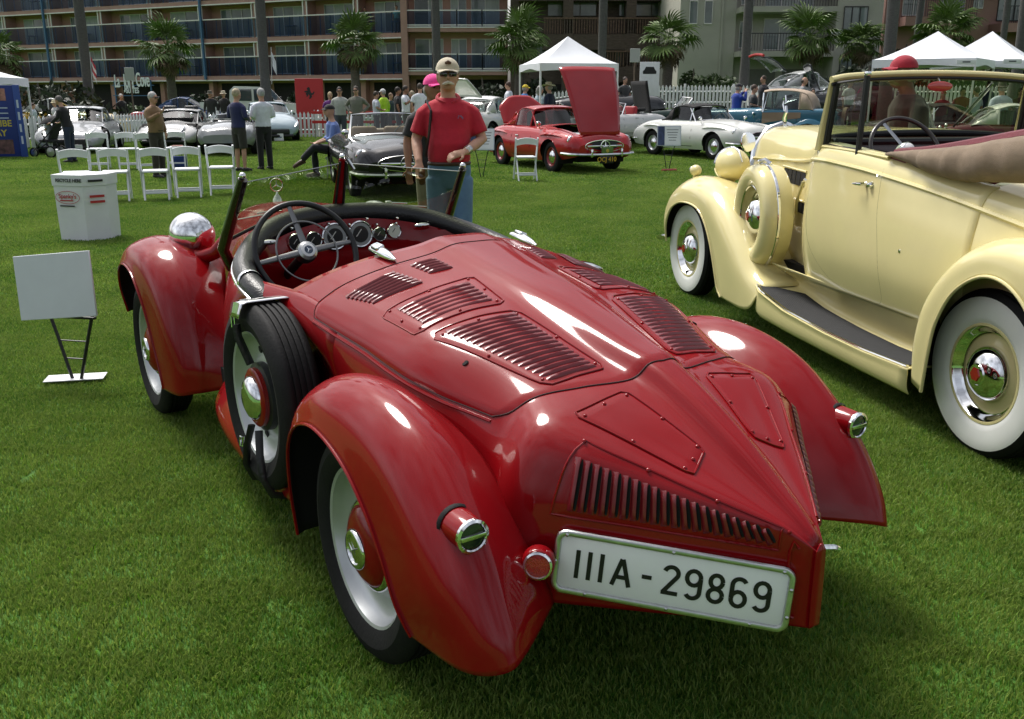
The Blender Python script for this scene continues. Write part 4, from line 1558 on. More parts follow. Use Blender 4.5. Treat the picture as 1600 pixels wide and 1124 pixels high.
    def wheel(x, y, z, s, name='wheel', yaw=0.0, road=True):
        wv = empty(name, (x, y, z), (0 if s > 0 else math.pi) + yaw)
        wv.parent = car
        inst(tyre_me, 'tyre', wv)
        inst(rim_me, 'rim', wv)
        if road:
            inst(cap_me, 'hub_cap', wv)
            inst(ring_me, 'cap_ring', wv)
            inst(cen_me, 'cap_centre', wv)
        else:
            inst(cap2_me, 'hub_cap', wv)
            inst(drum_me, 'hub_drum', wv)
            inst(cen2_me, 'cap_centre', wv)
        star3(wv, Matrix.Translation((0, .091, 0)) @ Matrix.Rotation(R(-90), 4, 'X'), .03, STEEL)
        for k in range(5):
            a = 2 * math.pi * k / 5
            Mx = Matrix.Translation((.172 * math.cos(a), .010, .172 * math.sin(a)))
            inst(hole_me, 'rim_hole', wv, M=Mx)
        return wv
    for s in (1, -1):
        wheel(0, s * .672, .340, s)
        wheel(2.6, s * .675, .340, s)
        # spare in the flank with its chrome strap
        sp = wheel(.90, s * .675, .545, s, 'spare_wheel', yaw=R(1) * s, road=False)
        st = MB()
        P = []
        for i in range(15):
            a = R(lerp(66, 128, i / 14))
            P.append(a)
        G = []
        for i in range(12):                                # band across the tread
            q = i / 11
            yy = min(.086, lerp(-.095, .16, q))
            rr = .354 - .012 * max(0, abs(q - .36) - .26) ** .8 - .17 * max(0, q - .70)
            G.append([(rr * math.cos(R(g_)), yy + .06 * max(0, q - .7), rr * math.sin(R(g_))) for g_ in (74, 79, 84, 89, 93)])
        st.grid(G, flip=True)
        so = st.build('strap', CHROME, sp)
        solidify(so, .004, 1)
        bk = MB()
        bk.tube([(.045, .092, .265), (.04, .09, .22), (.03, .075, .17), (.02, .06, .12)], .015, 6, flat=.4)
        bk.build('leather_strap', LEATHER, sp)
        for x1 in (-.09, .06):
            MB().tube([(x1 * .5, .07, -.11), (x1 * .9, .085, -.19), (x1 * 1.2, .088, -.27), (x1 * 1.3, .06, -.335), (x1 * 1.35, 0, -.352)], .014, 6, flat=.4).build('leather_strap', LEATHER, sp)
        MB().tube([(.05, .094, .29), (.072, .098, .29), (.072, .098, .25), (.05, .094, .25)], .004, 6, closed=True).build('buckle', CHROME, sp)
        MB().tube([(.055, .096, -.16), (.083, .098, -.165), (.095, .098, -.205), (.07, .096, -.20)], .004, 6, closed=True).build('buckle', CHROME, sp)
    # ---------------------------------------------------------------- tail lamps
    for s in (1, -1):
        tl = empty('tail_lamp', (-.505, s * .695, .600), 0)
        tl.parent = car
        tl.scale = (.72, 1, 1)
        L = MB()
        pr = [(.046, .06), (.044, .0), (.042, -.05), (.039, -.075)]
        L.lathe(pr, 24, 'X')
        L.build('lamp_body', REDP, tl)
        MB().lathe([(.050, .04), (.052, .03), (.0475, .02)], 24, 'X').build('lamp_gasket', RUBBER, tl)
        c = MB().lathe([(.0385, -.070), (.043, -.073), (.043, -.085), (.036, -.089), (.033, -.085)], 24, 'X')
        c.rbox((-.088, 0, 0), (.008, .068, .012), .003)
        c.build('lamp_bezel', CHROME, tl)
        MB().lathe([(.035, -.080), (.03, -.083), (0, -.086)], 20, 'X').build('lamp_lens', mat('smoked_lens', (.012, .02, .018), .12, coat=1), tl)
    rf = Vector((-.578, .520, .482))
    n = Vector((-.75, .62, .12)).normalized()
    Mx = frame_from(n, (0, 0, 1)).to_4x4()
    Mx.translation = rf
    refl = empty('reflector')
    refl.parent = car
    refl.matrix_local = Mx
    MB().lathe([(.042, -.03), (.041, .0), (.037, .006), (.034, .007)], 28, 'Z').build('reflector_mount', REDP, refl)
    MB().lathe([(.037, .004), (.036, .010), (.031, .012), (.029, .008)], 28, 'Z').build('reflector_ring', CHROME, refl)
    MB().lathe([(.030, .008), (.018, .010), (0, .011)], 24, 'Z').build('reflector_lens', REDLENS, refl)
    MB().tube([(-.985, -.015, .555), (-1.0, -.04, .555), (-1.0, -.06, .545)], .008, 8).build('tail_catch', CHROME, car)
    # ---------------------------------------------------------------- cockpit
    def on(px, py, axis, val):
        """car point on the plane axis=val seen at a photo pixel"""
        ca, sa = math.cos(HEAD), math.sin(HEAD)
        def tl(P):
            d = P - Vector(o)
            return Vector((d.x * ca + d.y * sa, -d.x * sa + d.y * ca, d.z))
        c0 = tl(CAM)
        e = tl(CAM + ray(px, py)) - c0
        return c0 + e * ((val - c0[axis]) / e[axis])
    half = [(1.775, 0, 1.065), (1.755, .18, 1.06), (1.69, .35, 1.035), (1.56, .49, .985), (1.40, .585, .935), (1.24, .618, .897), (1.12, .612, .862), (1.03, .585, .80)]
    path = spline([(x, -y, z) for x, y, z in reversed(half[1:])] + half, 70)
    rad = [.046] * 70
    rl = MB().tube(path, rad, 14, flat=.95, up=(0, 0, 1))
    roll = rl.build('cockpit_roll', LEATHER, car, angle=80)
    for s in (1, -1):
        out = [(p[0] + .02 * 0, p[1], p[2]) for p in path]
        pp = []
        for i, p in enumerate(path):
            if p[1] * s < .3: continue
            t = Vector(path[min(i + 1, 69)]) - Vector(path[max(i - 1, 0)])
            nn = Vector((t.y, -t.x, 0)).normalized()
            if nn.y * s < 0: nn = -nn
            pp.append(Vector(p) + nn * .046 + Vector((0, 0, -.008)))
        MB().tube(pp, .006, 6).build('piping', CHROME, roll)
    for s in (1, -1):
        MB().lathe([(.047, -.012), (.050, -.006), (.050, .006), (.047, .012)], 20, 'X', (1.235, s * .618, .897)).build('roll_clip', CHROME, roll)
    # dashboard
    d = MB()
    G = []
    for i in range(25):
        y = lerp(-.53, .53, i / 24)
        bow = -.20 * (y / .53) ** 2
        zt = 1.045 - .10 * (y / .53) ** 2
        G.append([(1.715 + bow, y, zt), (1.70 + bow, y, .98), (1.685 + bow, y, .90), (1.69 + bow, y, .80), (1.72 + bow, y, .72)])
    d.grid(G)
    dash = d.build('dashboard', REDP, car)
    def dashp(px, py):
        X = 1.68
        for _ in range(8):
            p = on(px, py, 0, X)
            X = 1.682 - .20 * (p.y / .53) ** 2
        return p
    GF = mat('gauge_face', (.015, .016, .016), .3, coat=.8)
    GW = mat('gauge_face_white', (.62, .62, .55), .3, coat=.8)
    GR = mat('gauge_ring_grey', (.30, .32, .31), .35, coat=.5)
    for px, py, r, fm in ((463, 379, .036, GF), (490, 376, .036, GF), (523, 370, .056, GF), (563, 366, .056, GF), (593, 366, .031, GF), (616, 361, .031, GW)):
        p = dashp(px, py)
        g = empty('gauge')
        g.parent = car
        g.matrix_local = Matrix.Translation(p) @ Matrix.Rotation(R(4), 4, 'Y')
        MB().lathe([(r * 1.08, .012), (r * 1.1, -.004), (r * 1.02, -.008), (r * .95, -.005)], 28, 'X').build('bezel', CHROME, g)
        MB().lathe([(r * .97, -.004), (r * .66, -.004)], 28, 'X').build('dial_ring', GR if r > .05 else fm, g)
        MB().lathe([(r * .68, -.0045), (0, -.0045)], 28, 'X').build('dial', fm, g)
        MB().box((-.006, r * .15, r * .12), (.001, r * .07, r * .75), Matrix.Rotation(R(40), 3, 'X')).build('needle', GW if fm is GF else BLACK, g, False)
    for px, py in ((544, 351), (587, 351), (617, 349), (572, 342), (512, 350), (455, 357), (619, 341)):
        p = dashp(px, py)
        MB().lathe([(0, -.016), (.006, -.015), (.0065, -.008), (.004, -.005), (.004, .01)], 12, 'X', p).build('knob', CHROME, car)
    for px, py in ((419, 379), (660, 352)):
        p = dashp(px, py)
        MB().ball(p, (.014, .042, .012), 14, 8).build('dash_handle', CHROME, car)
    # steering wheel
    hub = on(479, 394, 0, 1.36)
    tilt = Matrix.Rotation(R(-62), 4, 'Y')
    sw = empty('steering_wheel')
    sw.parent = car
    sw.matrix_local = Matrix.Translation(hub) @ tilt
    def ring(r, n=48): return [(r * math.cos(2 * math.pi * i / n), r * math.sin(2 * math.pi * i / n), 0) for i in range(n)]
    MB().tube(ring(.212), .0125, 10, closed=True).build('wheel_rim', BLACK, sw)
    MB().tube([(x, y, .012) for x, y, z in ring(.128)], .0042, 6, closed=True).build('horn_ring', mat('dull_steel', (.22, .22, .22), .4, 1.0), sw)
    for k in range(3):
        an = R(8 + 90 * (k - 1))
        MB().tube([(.02 * math.cos(an), .02 * math.sin(an), .01), (.205 * math.cos(an), .205 * math.sin(an), 0)], [.015, .010], 8, flat=.5, up=(0, 0, 1)).build('spoke', mat('dull_steel', (.22, .22, .22), .4, 1.0), sw)
    MB().lathe([(.040, -.03), (.044, .0), (.040, .018), (.028, .026)], 28, 'Z').build('hub', STEEL, sw)
    MB().lathe([(.032, .020), (.028, .028), (.018, .030)], 28, 'Z').build('horn_button', WHITEPAINT, sw)
    MB().lathe([(.019, .029), (0, .031)], 20, 'Z').build('badge', mat('badge_blue', (.03, .05, .09), .2, coat=1), sw)
    star3(sw, Matrix.Translation((0, 0, .032)) @ Matrix.Rotation(R(180), 4, 'Z'), .017, CHROME, .001)
    MB().tube([(0, 0, -.02), (0, 0, -.5)], .02, 10).build('column', BLACK, sw)
    # ---------------------------------------------------------------- windscreen
    ws = empty('windscreen')
    ws.parent = car
    ct, cb = on(535, 249, 1, 0), on(527, 322, 1, 0)
    MB().tube([cb + Vector((.015, 0, -.05)), ct], [.030, .016], 10, flat=.75).build('centre_post', REDP, ws)
    for yo in (-.014, .014):
        MB().tube([cb + Vector((-.01, yo * 1.5, -.04)), ct + Vector((-.008, yo, -.01))], .006, 6).build('post_channel', BLACK, ws)
    MB().ball(ct + Vector((0, 0, .012)), .014, 12, 8).build('post_knob', CHROME, ws)
    MB().tube([ct + Vector((-.012, -.02, 0)), ct + Vector((-.02, -.045, -.045))], .008, 8).build('post_clamp', CHROME, ws)
    for s in (1, -1):
        tp = Vector((1.555, s * .516, 1.258))
        bt = Vector((1.80, s * .550, .945))
        MB().tube([bt + Vector((.06, -s * .05, -.10)), bt, lerp(bt, tp, .35), tp], [.028, .027, .025, .021], 10, flat=.8).build('side_post', mat('dark_post', (.014, .006, .006), .25, coat=1), ws)
        MB().ball(tp + Vector((0, 0, .014)), .0145, 12, 8).build('post_knob', CHROME, ws)
        # flat half of the V screen
        b0 = cb + Vector((0, s * .018, .002))
        b1 = lerp(bt, tp, .10)
        t0 = ct + Vector((0, s * .012, -.018))
        t1 = tp + Vector((0, -s * .012, -.012))
        N = 9
        G = [[lerp(lerp(b0, b1, j / (N - 1)), lerp(t0, t1, j / (N - 1)), i) + Vector((0, 0, .03 * math.sin(math.pi * j / (N - 1)) * (1 - i))) for j in range(N)] for i in (0, 1)]
        g = MB().grid([[tuple(p) for p in r] for r in G]).build('glass_pane', GLASS, ws)
        MB().tube([tuple(p) for p in G[0]], .008, 6).build('bottom_channel', BLACK, ws)
        MB().tube([tuple(p) for p in G[1]], .0022, 5).build('glass_edge', STEEL, ws)
        wpv = lerp(b0, b1, .48) + Vector((.05, 0, .05))
        MB().tube([wpv, wpv + Vector((.0, s * .10, -.008))], [.006, .004], 6).tube([wpv + Vector((.0, s * .03, -.012)), wpv + Vector((-.01, s * .2, -.03))], .0045, 6).rbox(wpv, (.02, .03, .02), .005).build('wiper', CHROME, ws)
    # star mascot
    q = on(432, 309, 1, 0)
    q.z = 1.035
    ms = empty('star_mascot')
    ms.parent = car
    ms.location = on(432, 290, 1, 0) - Vector((0, 0, .075))
    MB().lathe([(.026, -.03), (.025, .0), (.016, .018), (.006, .03), (.005, .045)], 16, 'Z').build('mascot_base', CHROME, ms)
    MB().tube([(0, .034 * math.cos(2 * math.pi * i / 28), .078 + .034 * math.sin(2 * math.pi * i / 28)) for i in range(28)], .0035, 6, closed=True).build('mascot_ring', CHROME, ms)
    star3(ms, Matrix.Translation((0, 0, .078)) @ Matrix.Rotation(R(90), 4, 'Z') @ Matrix.Rotation(R(90), 4, 'X'), .034, CHROME, .005)
    # headlamps on red brackets
    for s in (1, -1):
        hl = empty('headlamp', (2.485, s * .5, .917))
        hl.parent = car
        hl.scale = (.92, .92, .92)
        pr = [(0, -.115), (.045, -.108), (.085, -.083), (.108, -.045), (.117, 0), (.119, .04), (.116, .055)]
        MB().lathe(pr, 36, 'X').build('lamp_shell', CHROME, hl)
        MB().lathe([(.112, .05), (.08, .066), (0, .075)], 28, 'X').build('lamp_lens', LAMPGLASS, hl)
        MB().tube([(-.06, s * .06, -.09), (-.16, s * .0, -.10), (-.22, -s * .05, -.07), (-.24, -s * .10, -.01)], [.025, .04, .036, .034], 12).build('lamp_bracket', REDP, hl)
        MB().tube([(0, 0, -.09), (0, 0, -.2)], .03, 10).build('lamp_stalk', REDP, hl)
    return car
make_red()
# ================================================================ pale yellow pre-war convertible
YELP = paint('pale_yellow_paint', (.70, .62, .31), .3, 1.0, var=.04)
TAN = mat('tan_canvas', (.22, .165, .115), .85, var=.15, vscale=12, bump=.35, bscale=500)
MAROON = mat('maroon_leather', (.15, .018, .028), .4, var=.2, bump=.2, bscale=90)
WHITEWALL = mat('whitewall_rubber', (.74, .75, .72), .5, var=.04, vscale=6)
WOOD = mat('dark_wood', (.035, .012, .008), .25, coat=1, var=.4, vscale=6, stretch=(1, 8, 1))
RBMAT = mat('ribbed_rubber_mat', (.009, .0095, .010), .8, var=.25, vscale=20)
def wing_mesh(st, s, nu=56, nv=26):
    st = np.array(st, float)
    U = np.array([spline(st[:, j], nu) for j in range(st.shape[1])]).transpose(1, 0, 2)
    G = np.array([spline(U[i], nv) for i in range(nu)])
    G[:, :, 1] *= s
    return G
def make_wing(name, st, s, parent, mt, lip_r=.008, inner=None):
    G = wing_mesh(st, s)
    o = MB().grid(G, flip=(s < 0)).build(name, [mt, inner or VOID], parent, angle=60)
    solidify(o, .006, -1.0).modifiers[0].material_offset = 1
    MB().tube([tuple(p) for p in G[:, 0]], lip_r, 8).build('wing_bead', mt, o)
    return o
def make_yellow():
    o, HEAD = Vector((2.872, 4.169, 0)), R(100.97)
    car = empty('convertible', o, HEAD, 'pale yellow pre-war convertible with whitewall tyres and covered side spare wheel', 'car')
    def on(px, py, axis, val):
        ca, sa = math.cos(HEAD), math.sin(HEAD)
        def tl(P):
            d = P - o
            return Vector((d.x * ca + d.y * sa, -d.x * sa + d.y * ca, d.z))
        c0 = tl(CAM)
        e = tl(CAM + ray(px, py)) - c0
        return c0 + e * ((val - c0[axis]) / e[axis])
    S = Surf([
        (-1.45, [(0, .62), (.2, .62), (.4, .60), (.5, .57), (.54, .53), (.56, .48), (.56, .42), (.55, .36)]),
        (-1.30, [(0, .86), (.2, .855), (.42, .82), (.54, .76), (.58, .68), (.60, .58), (.60, .48), (.58, .38)]),
        (-.9, [(0, 1.02), (.25, 1.01), (.48, .98), (.60, .91), (.64, .80), (.66, .68), (.66, .55), (.64, .42)]),
        (-.4, [(0, 1.13), (.28, 1.125), (.52, 1.10), (.65, 1.04), (.69, .92), (.71, .78), (.71, .62), (.69, .44)]),
        (.1, [(0, 1.20), (.30, 1.20), (.56, 1.18), (.675, 1.12), (.715, .98), (.735, .82), (.735, .65), (.70, .46)]),
        (.6, [(0, 1.25), (.32, 1.25), (.57, 1.235), (.685, 1.18), (.725, 1.02), (.745, .84), (.745, .66), (.70, .48)]),
        (1.1, [(0, 1.30), (.34, 1.30), (.58, 1.285), (.69, 1.235), (.728, 1.06), (.748, .86), (.745, .67), (.70, .48)]),
        (1.6, [(0, 1.36), (.34, 1.355), (.58, 1.325), (.69, 1.265), (.725, 1.08), (.742, .87), (.735, .67), (.69, .47)]),
        (1.85, [(0, 1.385), (.32, 1.375), (.56, 1.335), (.665, 1.265), (.70, 1.08), (.715, .87), (.705, .67), (.66, .46)]),
        (2.05, [(0, 1.385), (.27, 1.37), (.46, 1.325), (.55, 1.245), (.575, 1.07), (.585, .87), (.58, .67), (.55, .46)]),
        (2.5, [(0, 1.38), (.22, 1.365), (.38, 1.31), (.455, 1.22), (.475, 1.05), (.485, .86), (.48, .68), (.46, .47)]),
        (3.1, [(0, 1.37), (.16, 1.355), (.28, 1.295), (.34, 1.20), (.36, 1.02), (.37, .85), (.37, .69), (.36, .5)]),
        (3.62, [(0, 1.345), (.11, 1.33), (.19, 1.265), (.235, 1.15), (.25, .98), (.26, .82), (.26, .68), (.26, .52)]),
    ])
    NV = 45
    b = MB()
    full = lambda X, n=NV: [(X, y, z) for y, z in S.row(X, n)]
    b.grid(both([full(lerp(-1.45, .30, i / 30)) for i in range(31)]), flip=True)
    b.grid(both([full(lerp(1.80, 3.62, i / 36)) for i in range(37)]), flip=True)
    for s in (1, -1):                                  # doors and quarter panels below the open cockpit
        G = [[(X, s * (y - .002), z) for y, z in S.row(X, 34, .34, 1)] for X in [lerp(.25, 1.85, i / 30) for i in range(31)]]
        b.grid(G, flip=(s > 0))
    g0 = both([full(3.62)])[0]
    k = len(g0) // 2
    b.grid([[g0[i], g0[-1 - i]] for i in range(k + 1)], flip=True)
    t0 = both([full(-1.45)])[0]
    b.grid([[t0[i], t0[-1 - i]] for i in range(k + 1)])
    body = b.build('body', YELP, car, angle=50)
    solidify(body, .006)
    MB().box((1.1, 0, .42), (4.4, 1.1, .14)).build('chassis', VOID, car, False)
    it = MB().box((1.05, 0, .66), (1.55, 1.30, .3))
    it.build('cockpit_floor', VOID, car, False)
    def skin_side(X, z, s=1, d=.0):
        r = S.row(X, 80, .2, 1)
        j = np.argsort(r[:, 1])
        y = float(np.interp(z, r[j, 1], r[j, 0]))
        return Vector((X, s * (y + d), z))
    def side_line(pts, r, name, mt, s, d=.002, parent=None, n=40, closed=False):
        P = spline(pts, n, closed)
        return MB().tube([skin_side(x, z, s, d) for x, z in P], r, 6, closed=closed).build(name, mt, parent or car)
    GAP = mat('panel_gap', (.06, .05, .025), .8)
    for s in (1, -1):
        # belt moulding, door, fuel hatch, bonnet joints
        side_line([(3.6, 1.10), (3.0, 1.13), (2.4, 1.16), (2.05, 1.19), (1.75, 1.212), (1.4, 1.20), (1.05, 1.175), (.6, 1.13), (.1, 1.065), (-.4, .985), (-.9, .87)], .013, 'belt_moulding', YELP, s)
        door = side_line([(1.79, 1.262), (1.80, 1.1), (1.79, .9), (1.755, .76), (1.66, .64), (1.5, .545), (1.3, .50), (1.1, .485), (.99, .485), (.93, .52), (.925, .62), (.96, .8), (1.02, 1.0), (1.045, 1.15), (1.055, 1.262)], .0035, 'door_gap', GAP, s, .001, n=80)
        P = [Vector(skin_side(x, z, s, .006)) for x, z in ((1.23, 1.115), (1.17, 1.118), (1.12, 1.118))]
        hd = MB().tube([P[0] + Vector((.02, s * .035, 0)), P[0] + Vector((-.03, s * .04, .003)), P[1] + Vector((0, s * .035, 0)), P[1]], [.004, .009, .010, .012], 8)
        hd.build('door_handle', CHROME, car)
        MB().lathe([(.018, -.002), (.016, .01), (.011, .022), (0, .025)], 16, 'Y', P[2]) .build('door_lock', CHROME, car) if s > 0 else None
        fh = MB()
        P2 = spline([(.895, .83), (.80, .85), (.66, .84), (.60, .80), (.555, .70), (.60, .60), (.66, .575), (.74, .585), (.82, .63), (.88, .74)], 40, True)
        fh.tube([skin_side(x, z, s, .001) for x, z in P2], .003, 6, closed=True)
        fo = fh.build('hatch_gap', GAP, car)
        MB().lathe([(.010, 0), (.009, .006), (0, .007)], 12, 'Y', skin_side(.76, .815, s, 0)).build('hatch_lock', CHROME, car)
        # bonnet side vents: two rows of dark openings behind yellow bars
        for (x0, x1, z0, z1) in ((2.22, 2.72, 1.00, 1.09), (2.12, 2.36, .83, .90)):
            n = max(3, int((x1 - x0) / .085))
            for i in range(n):
                xa = lerp(x0, x1, i / n)
                xb = lerp(x0, x1, (i + .86) / n)
                q = [skin_side(xa, z0, s, .004), skin_side(xb, z0 + .0, s, .004), skin_side(xb, z1, s, .004), skin_side(xa, z1, s, .004)]
                MB().add(q + [p - Vector((0, s * .012, 0)) for p in q], [(0, 1, 2, 3) if s < 0 else (3, 2, 1, 0), (0, 4, 5, 1), (1, 5, 6, 2), (2, 6, 7, 3), (3, 7, 4, 0)]).build('bonnet_vent', VOID, car, False)
            MB().tube([skin_side(lerp(x0 - .02, x1 + .02, i / 8), z1 + .012, s, .004) for i in range(9)], .007, 6).build('vent_moulding', YELP, car)
        side_line([(2.0, 1.24), (2.0, 1.0), (2.0, .8), (2.02, .55)], .0035, 'bonnet_gap', GAP, s, .001)
        MB().tube([skin_side(2.06, 1.06, s, .03), skin_side(2.14, 1.04, s, .035), skin_side(2.25, .90, s, .03), skin_side(2.3, .82, s, .01)], [.009, .012, .011, .01], 8).build('bonnet_latch', YELP, car)
        MB().tube([skin_side(2.02, 1.055, s, .03), skin_side(2.09, 1.06, s, .036)], .013, 10).build('latch_knob', CHROME, car)
        # running board: valance, ribbed mat, chrome edge and splash apron
        xs = [2.28, 2.1, 1.7, 1.2, .8, .42]
        oy = [.80, .85, .87, .875, .875, .87]
        zz = [.36, .335, .295, .28, .28, .295]
        def rb(x, f): return float(np.interp(x, xs[::-1], f[::-1]))
        def inn_(x): return float(np.interp(x, [.4, .8, 1.5, 2.0, 2.3], [.665, .65, .615, .575, .58]))
        G = []
        for i in range(25):
            x = lerp(2.26, .40, i / 24)
            y, z = rb(x, oy), rb(x, zz)
            G.append([(x, s * p, q) for p, q in spline([(y - .02, .165), (y - .004, .20), (y, z - .02), (y - .015, z), (inn_(x) + .01, z + .004), (inn_(x) - .03, z + .04), (inn_(x) + .01, .42), (.70, .50)], 22)])
        r = MB().grid(G, flip=(s > 0)).build('running_board', YELP, car, angle=50)
        solidify(r, .006)
        G = []
        for i in range(25):
            x = lerp(2.20, .425, i / 24)
            y, z = rb(x, oy), rb(x, zz)
            inn = inn_(x) + .012 + (.0 if i > 3 else .06 * (3 - i))
            row = []
            for j in range(37):
                t = j / 36
                row.append((x, s * lerp(y - .012, inn, t), z + .013 + (.003 if j % 2 else 0)))
            G.append(row)
        MB().grid(G, flip=(s > 0)).build('step_mat', RBMAT, r, False)
        MB().tube([(x, s * (rb(x, oy) - .006), rb(x, zz) + .009) for x in [lerp(2.24, .42, i / 24) for i in range(25)]], .010, 8, flat=.7).build('step_edge', CHROME, r)
        make_wing('rear_wing', [
            [(.27, .88, .22), (.385, .86, .24), (.42, .80, .25), (.42, .72, .26), (.42, .64, .27)],
            [(.235, .895, .42), (.37, .88, .43), (.425, .81, .45), (.43, .73, .46), (.43, .64, .47)],
            [(.20, .90, .58), (.31, .89, .63), (.37, .82, .67), (.38, .74, .69), (.38, .66, .70)],
            [(.10, .905, .74), (.165, .89, .82), (.20, .82, .87), (.205, .74, .885), (.2, .66, .88)],
            [(-.06, .905, .84), (-.03, .89, .93), (-.02, .82, .985), (-.02, .74, .995), (-.02, .66, .98)],
            [(-.22, .905, .84), (-.25, .885, .945), (-.27, .81, 1.01), (-.27, .73, 1.02), (-.27, .65, 1.0)],
            [(-.36, .90, .75), (-.48, .88, .88), (-.52, .80, .96), (-.52, .72, .96), (-.52, .62, .94)],
            [(-.45, .895, .58), (-.70, .87, .73), (-.78, .78, .81), (-.77, .70, .81), (-.75, .58, .8)],
            [(-.49, .885, .38), (-.85, .85, .49), (-.97, .76, .54), (-.95, .66, .55), (-.9, .54, .56)],
            [(-.5, .88, .27), (-.9, .83, .28), (-1.03, .74, .28), (-1.0, .65, .3), (-.95, .54, .32)]], s, car, YELP)
        make_wing('front_wing', [
            [(3.93, .84, .40), (4.05, .80, .40), (4.09, .70, .41), (4.08, .58, .42), (4.03, .40, .45)],
            [(3.90, .86, .55), (4.02, .83, .60), (4.06, .72, .63), (4.05, .6, .63), (4.0, .38, .62)],
            [(3.80, .865, .68), (3.88, .84, .77), (3.91, .73, .83), (3.90, .6, .83), (3.88, .36, .78)],
            [(3.62, .87, .755), (3.65, .845, .87), (3.66, .74, .945), (3.66, .6, .945), (3.66, .34, .88)],
            [(3.40, .87, .775), (3.36, .85, .89), (3.35, .75, .965), (3.35, .62, .96), (3.35, .35, .88)],
            [(3.20, .87, .75), (3.08, .855, .84), (3.04, .77, .90), (3.03, .65, .89), (3.03, .37, .82)],
            [(3.06, .865, .66), (2.84, .86, .71), (2.78, .78, .76), (2.76, .68, .75), (2.76, .40, .70)],
            [(2.95, .86, .52), (2.62, .86, .55), (2.53, .79, .585), (2.5, .7, .58), (2.5, .45, .55)],
            [(2.86, .855, .35), (2.44, .86, .40), (2.33, .80, .43), (2.3, .72, .43), (2.28, .5, .42)],
            [(2.80, .85, .22), (2.34, .855, .29), (2.20, .815, .36), (2.17, .73, .38), (2.15, .5, .38)],
            [(2.74, .845, .165), (2.30, .85, .17), (2.16, .835, .30), (2.14, .75, .35), (2.13, .52, .36)]], s, car, YELP)
    # ---------------------------------------------------------------- wheels
    Ro = .383
    h = .085
    tp = [(.225, -h * .7), (.24, -h * .9), (.30, -h), (Ro - .03, -h * .92), (Ro - .008, -h * .72)]
    for k in range(4):
        y0 = -h * .6 + k * h * .32
        tp += [(Ro, y0), (Ro, y0 + h * .2), (Ro - .006, y0 + h * .22), (Ro - .006, y0 + h * .3)]
    tp += [(Ro - .008, h * .72), (Ro - .03, h * .92), (Ro - .036, h * .945)]
    tyre = MB().lathe(tp, 64).mesh('tyre', RUBBER, angle=30)
    ww = MB().lathe([(Ro - .036, h * .945), (.33, h * .99), (.30, h), (.26, h * .96), (.24, h * .9), (.228, h * .78)], 64).mesh('whitewall', WHITEWALL)
    rim = MB().lathe([(.232, .062), (.228, .072), (.218, .072), (.208, .058), (.200, .034), (.185, .022), (.165, .020), (.14, .030), (.12, .034), (.10, .03), (.10, -.05), (.232, -.06)], 56).mesh('rim', YELP, angle=35)
    trim = MB().lathe([(.214, .070), (.205, .060), (.196, .040), (.186, .030), (.182, .030)], 56).mesh('trim_ring', CHROME)
    cap = MB().lathe([(.125, .030), (.125, .045), (.118, .060), (.098, .080), (.07, .093), (.05, .098), (.045, .104), (.02, .108), (0, .109)], 48).mesh('hub_cap', CHROME, angle=30)
    badge = MB().lathe([(.034, .1065), (.030, .1115), (0, .1125)], 6).mesh('cap_badge', mat('red_enamel', (.30, .008, .012), .2, coat=1), angle=20)
    def wheel(x, y, z, s, name='wheel', steer=0.0):
        wv = empty(name, (x, y, z), (0 if s > 0 else math.pi) + steer)
        wv.parent = car
        for me, nm in ((tyre, 'tyre'), (ww, 'whitewall'), (rim, 'rim'), (trim, 'trim_ring'), (cap, 'hub_cap'), (badge, 'cap_badge')):
            inst(me, nm, wv)
    for s in (1, -1):
        wheel(0, s * .705, Ro, s)
        wheel(3.613, s * .70, Ro, s, steer=R(2))
        # side spare in a painted two-piece cover with a chrome band
        sp = empty('spare_wheel', (2.53, s * .665, .775), (0 if s > 0 else math.pi) + s * R(-6))
        sp.parent = car
        q = .355
        MB().lathe([(.20, .055), (.206, .075), (.225, .098), (.27, .112), (.315, .108), (.342, .09), (.355, .055), (.358, .01), (.357, -.04), (.345, -.09), (.30, -.11), (.1, -.11)], 64).build('tyre_cover', YELP, sp)
        MB().lathe([(.359, .000), (.363, .004), (.363, .018), (.359, .022)], 64).build('cover_band', CHROME, sp)
        MB().lathe([(.214, .083), (.208, .088), (.203, .082)], 56).build('cover_ring', CHROME, sp)
        MB().lathe([(.206, .075), (.20, .05), (.185, .03), (.17, .02), (.14, .022), (.11, .03), (.0, .03)], 56).build('rim', YELP, sp)
        MB().lathe([(.182, .029), (.172, .026), (.165, .026), (.16, .022)], 56).build('trim_ring', CHROME, sp)
        inst(cap, 'hub_cap', sp)
        inst(badge, 'cap_badge', sp)
        MB().tube([(-.04, -.02, .36), (-.01, .01, .385), (.03, .04, .37)], .014, 8).build('cover_clamp', CHROME, sp)
        # headlamps and wing lamps
        hl = empty('headlamp', (3.60, s * .44, 1.05))
        hl.parent = car
        MB().lathe([(0, -.20), (.05, -.185), (.095, -.14), (.123, -.07), (.132, 0), (.13, .03)], 32, 'X').build('lamp_shell', YELP, hl)
        MB().lathe([(.13, .02), (.138, .03), (.134, .05), (.12, .055)], 32, 'X').build('lamp_rim', CHROME, hl)
        MB().lathe([(.124, .05), (.07, .07), (0, .078)], 24, 'X').build('lamp_lens', LAMPGLASS, hl)
        MB().tube([(-.2, 0, .03), (-.12, 0, .112), (-.02, 0, .136), (.03, 0, .137)], [.004, .009, .009, .006], 8).build('lamp_spear', CHROME, hl)
        MB().tube([(-.02, 0, -.12), (-.02, s * .03, -.22)], .03, 8).build('lamp_stalk', YELP, hl)
        ml = empty('wing_lamp', (3.70, s * .70, 1.00))
        ml.parent = car
        MB().ball((0, 0, 0), (.062, .045, .045), 18, 12).build('lamp_shell', YELP, ml)
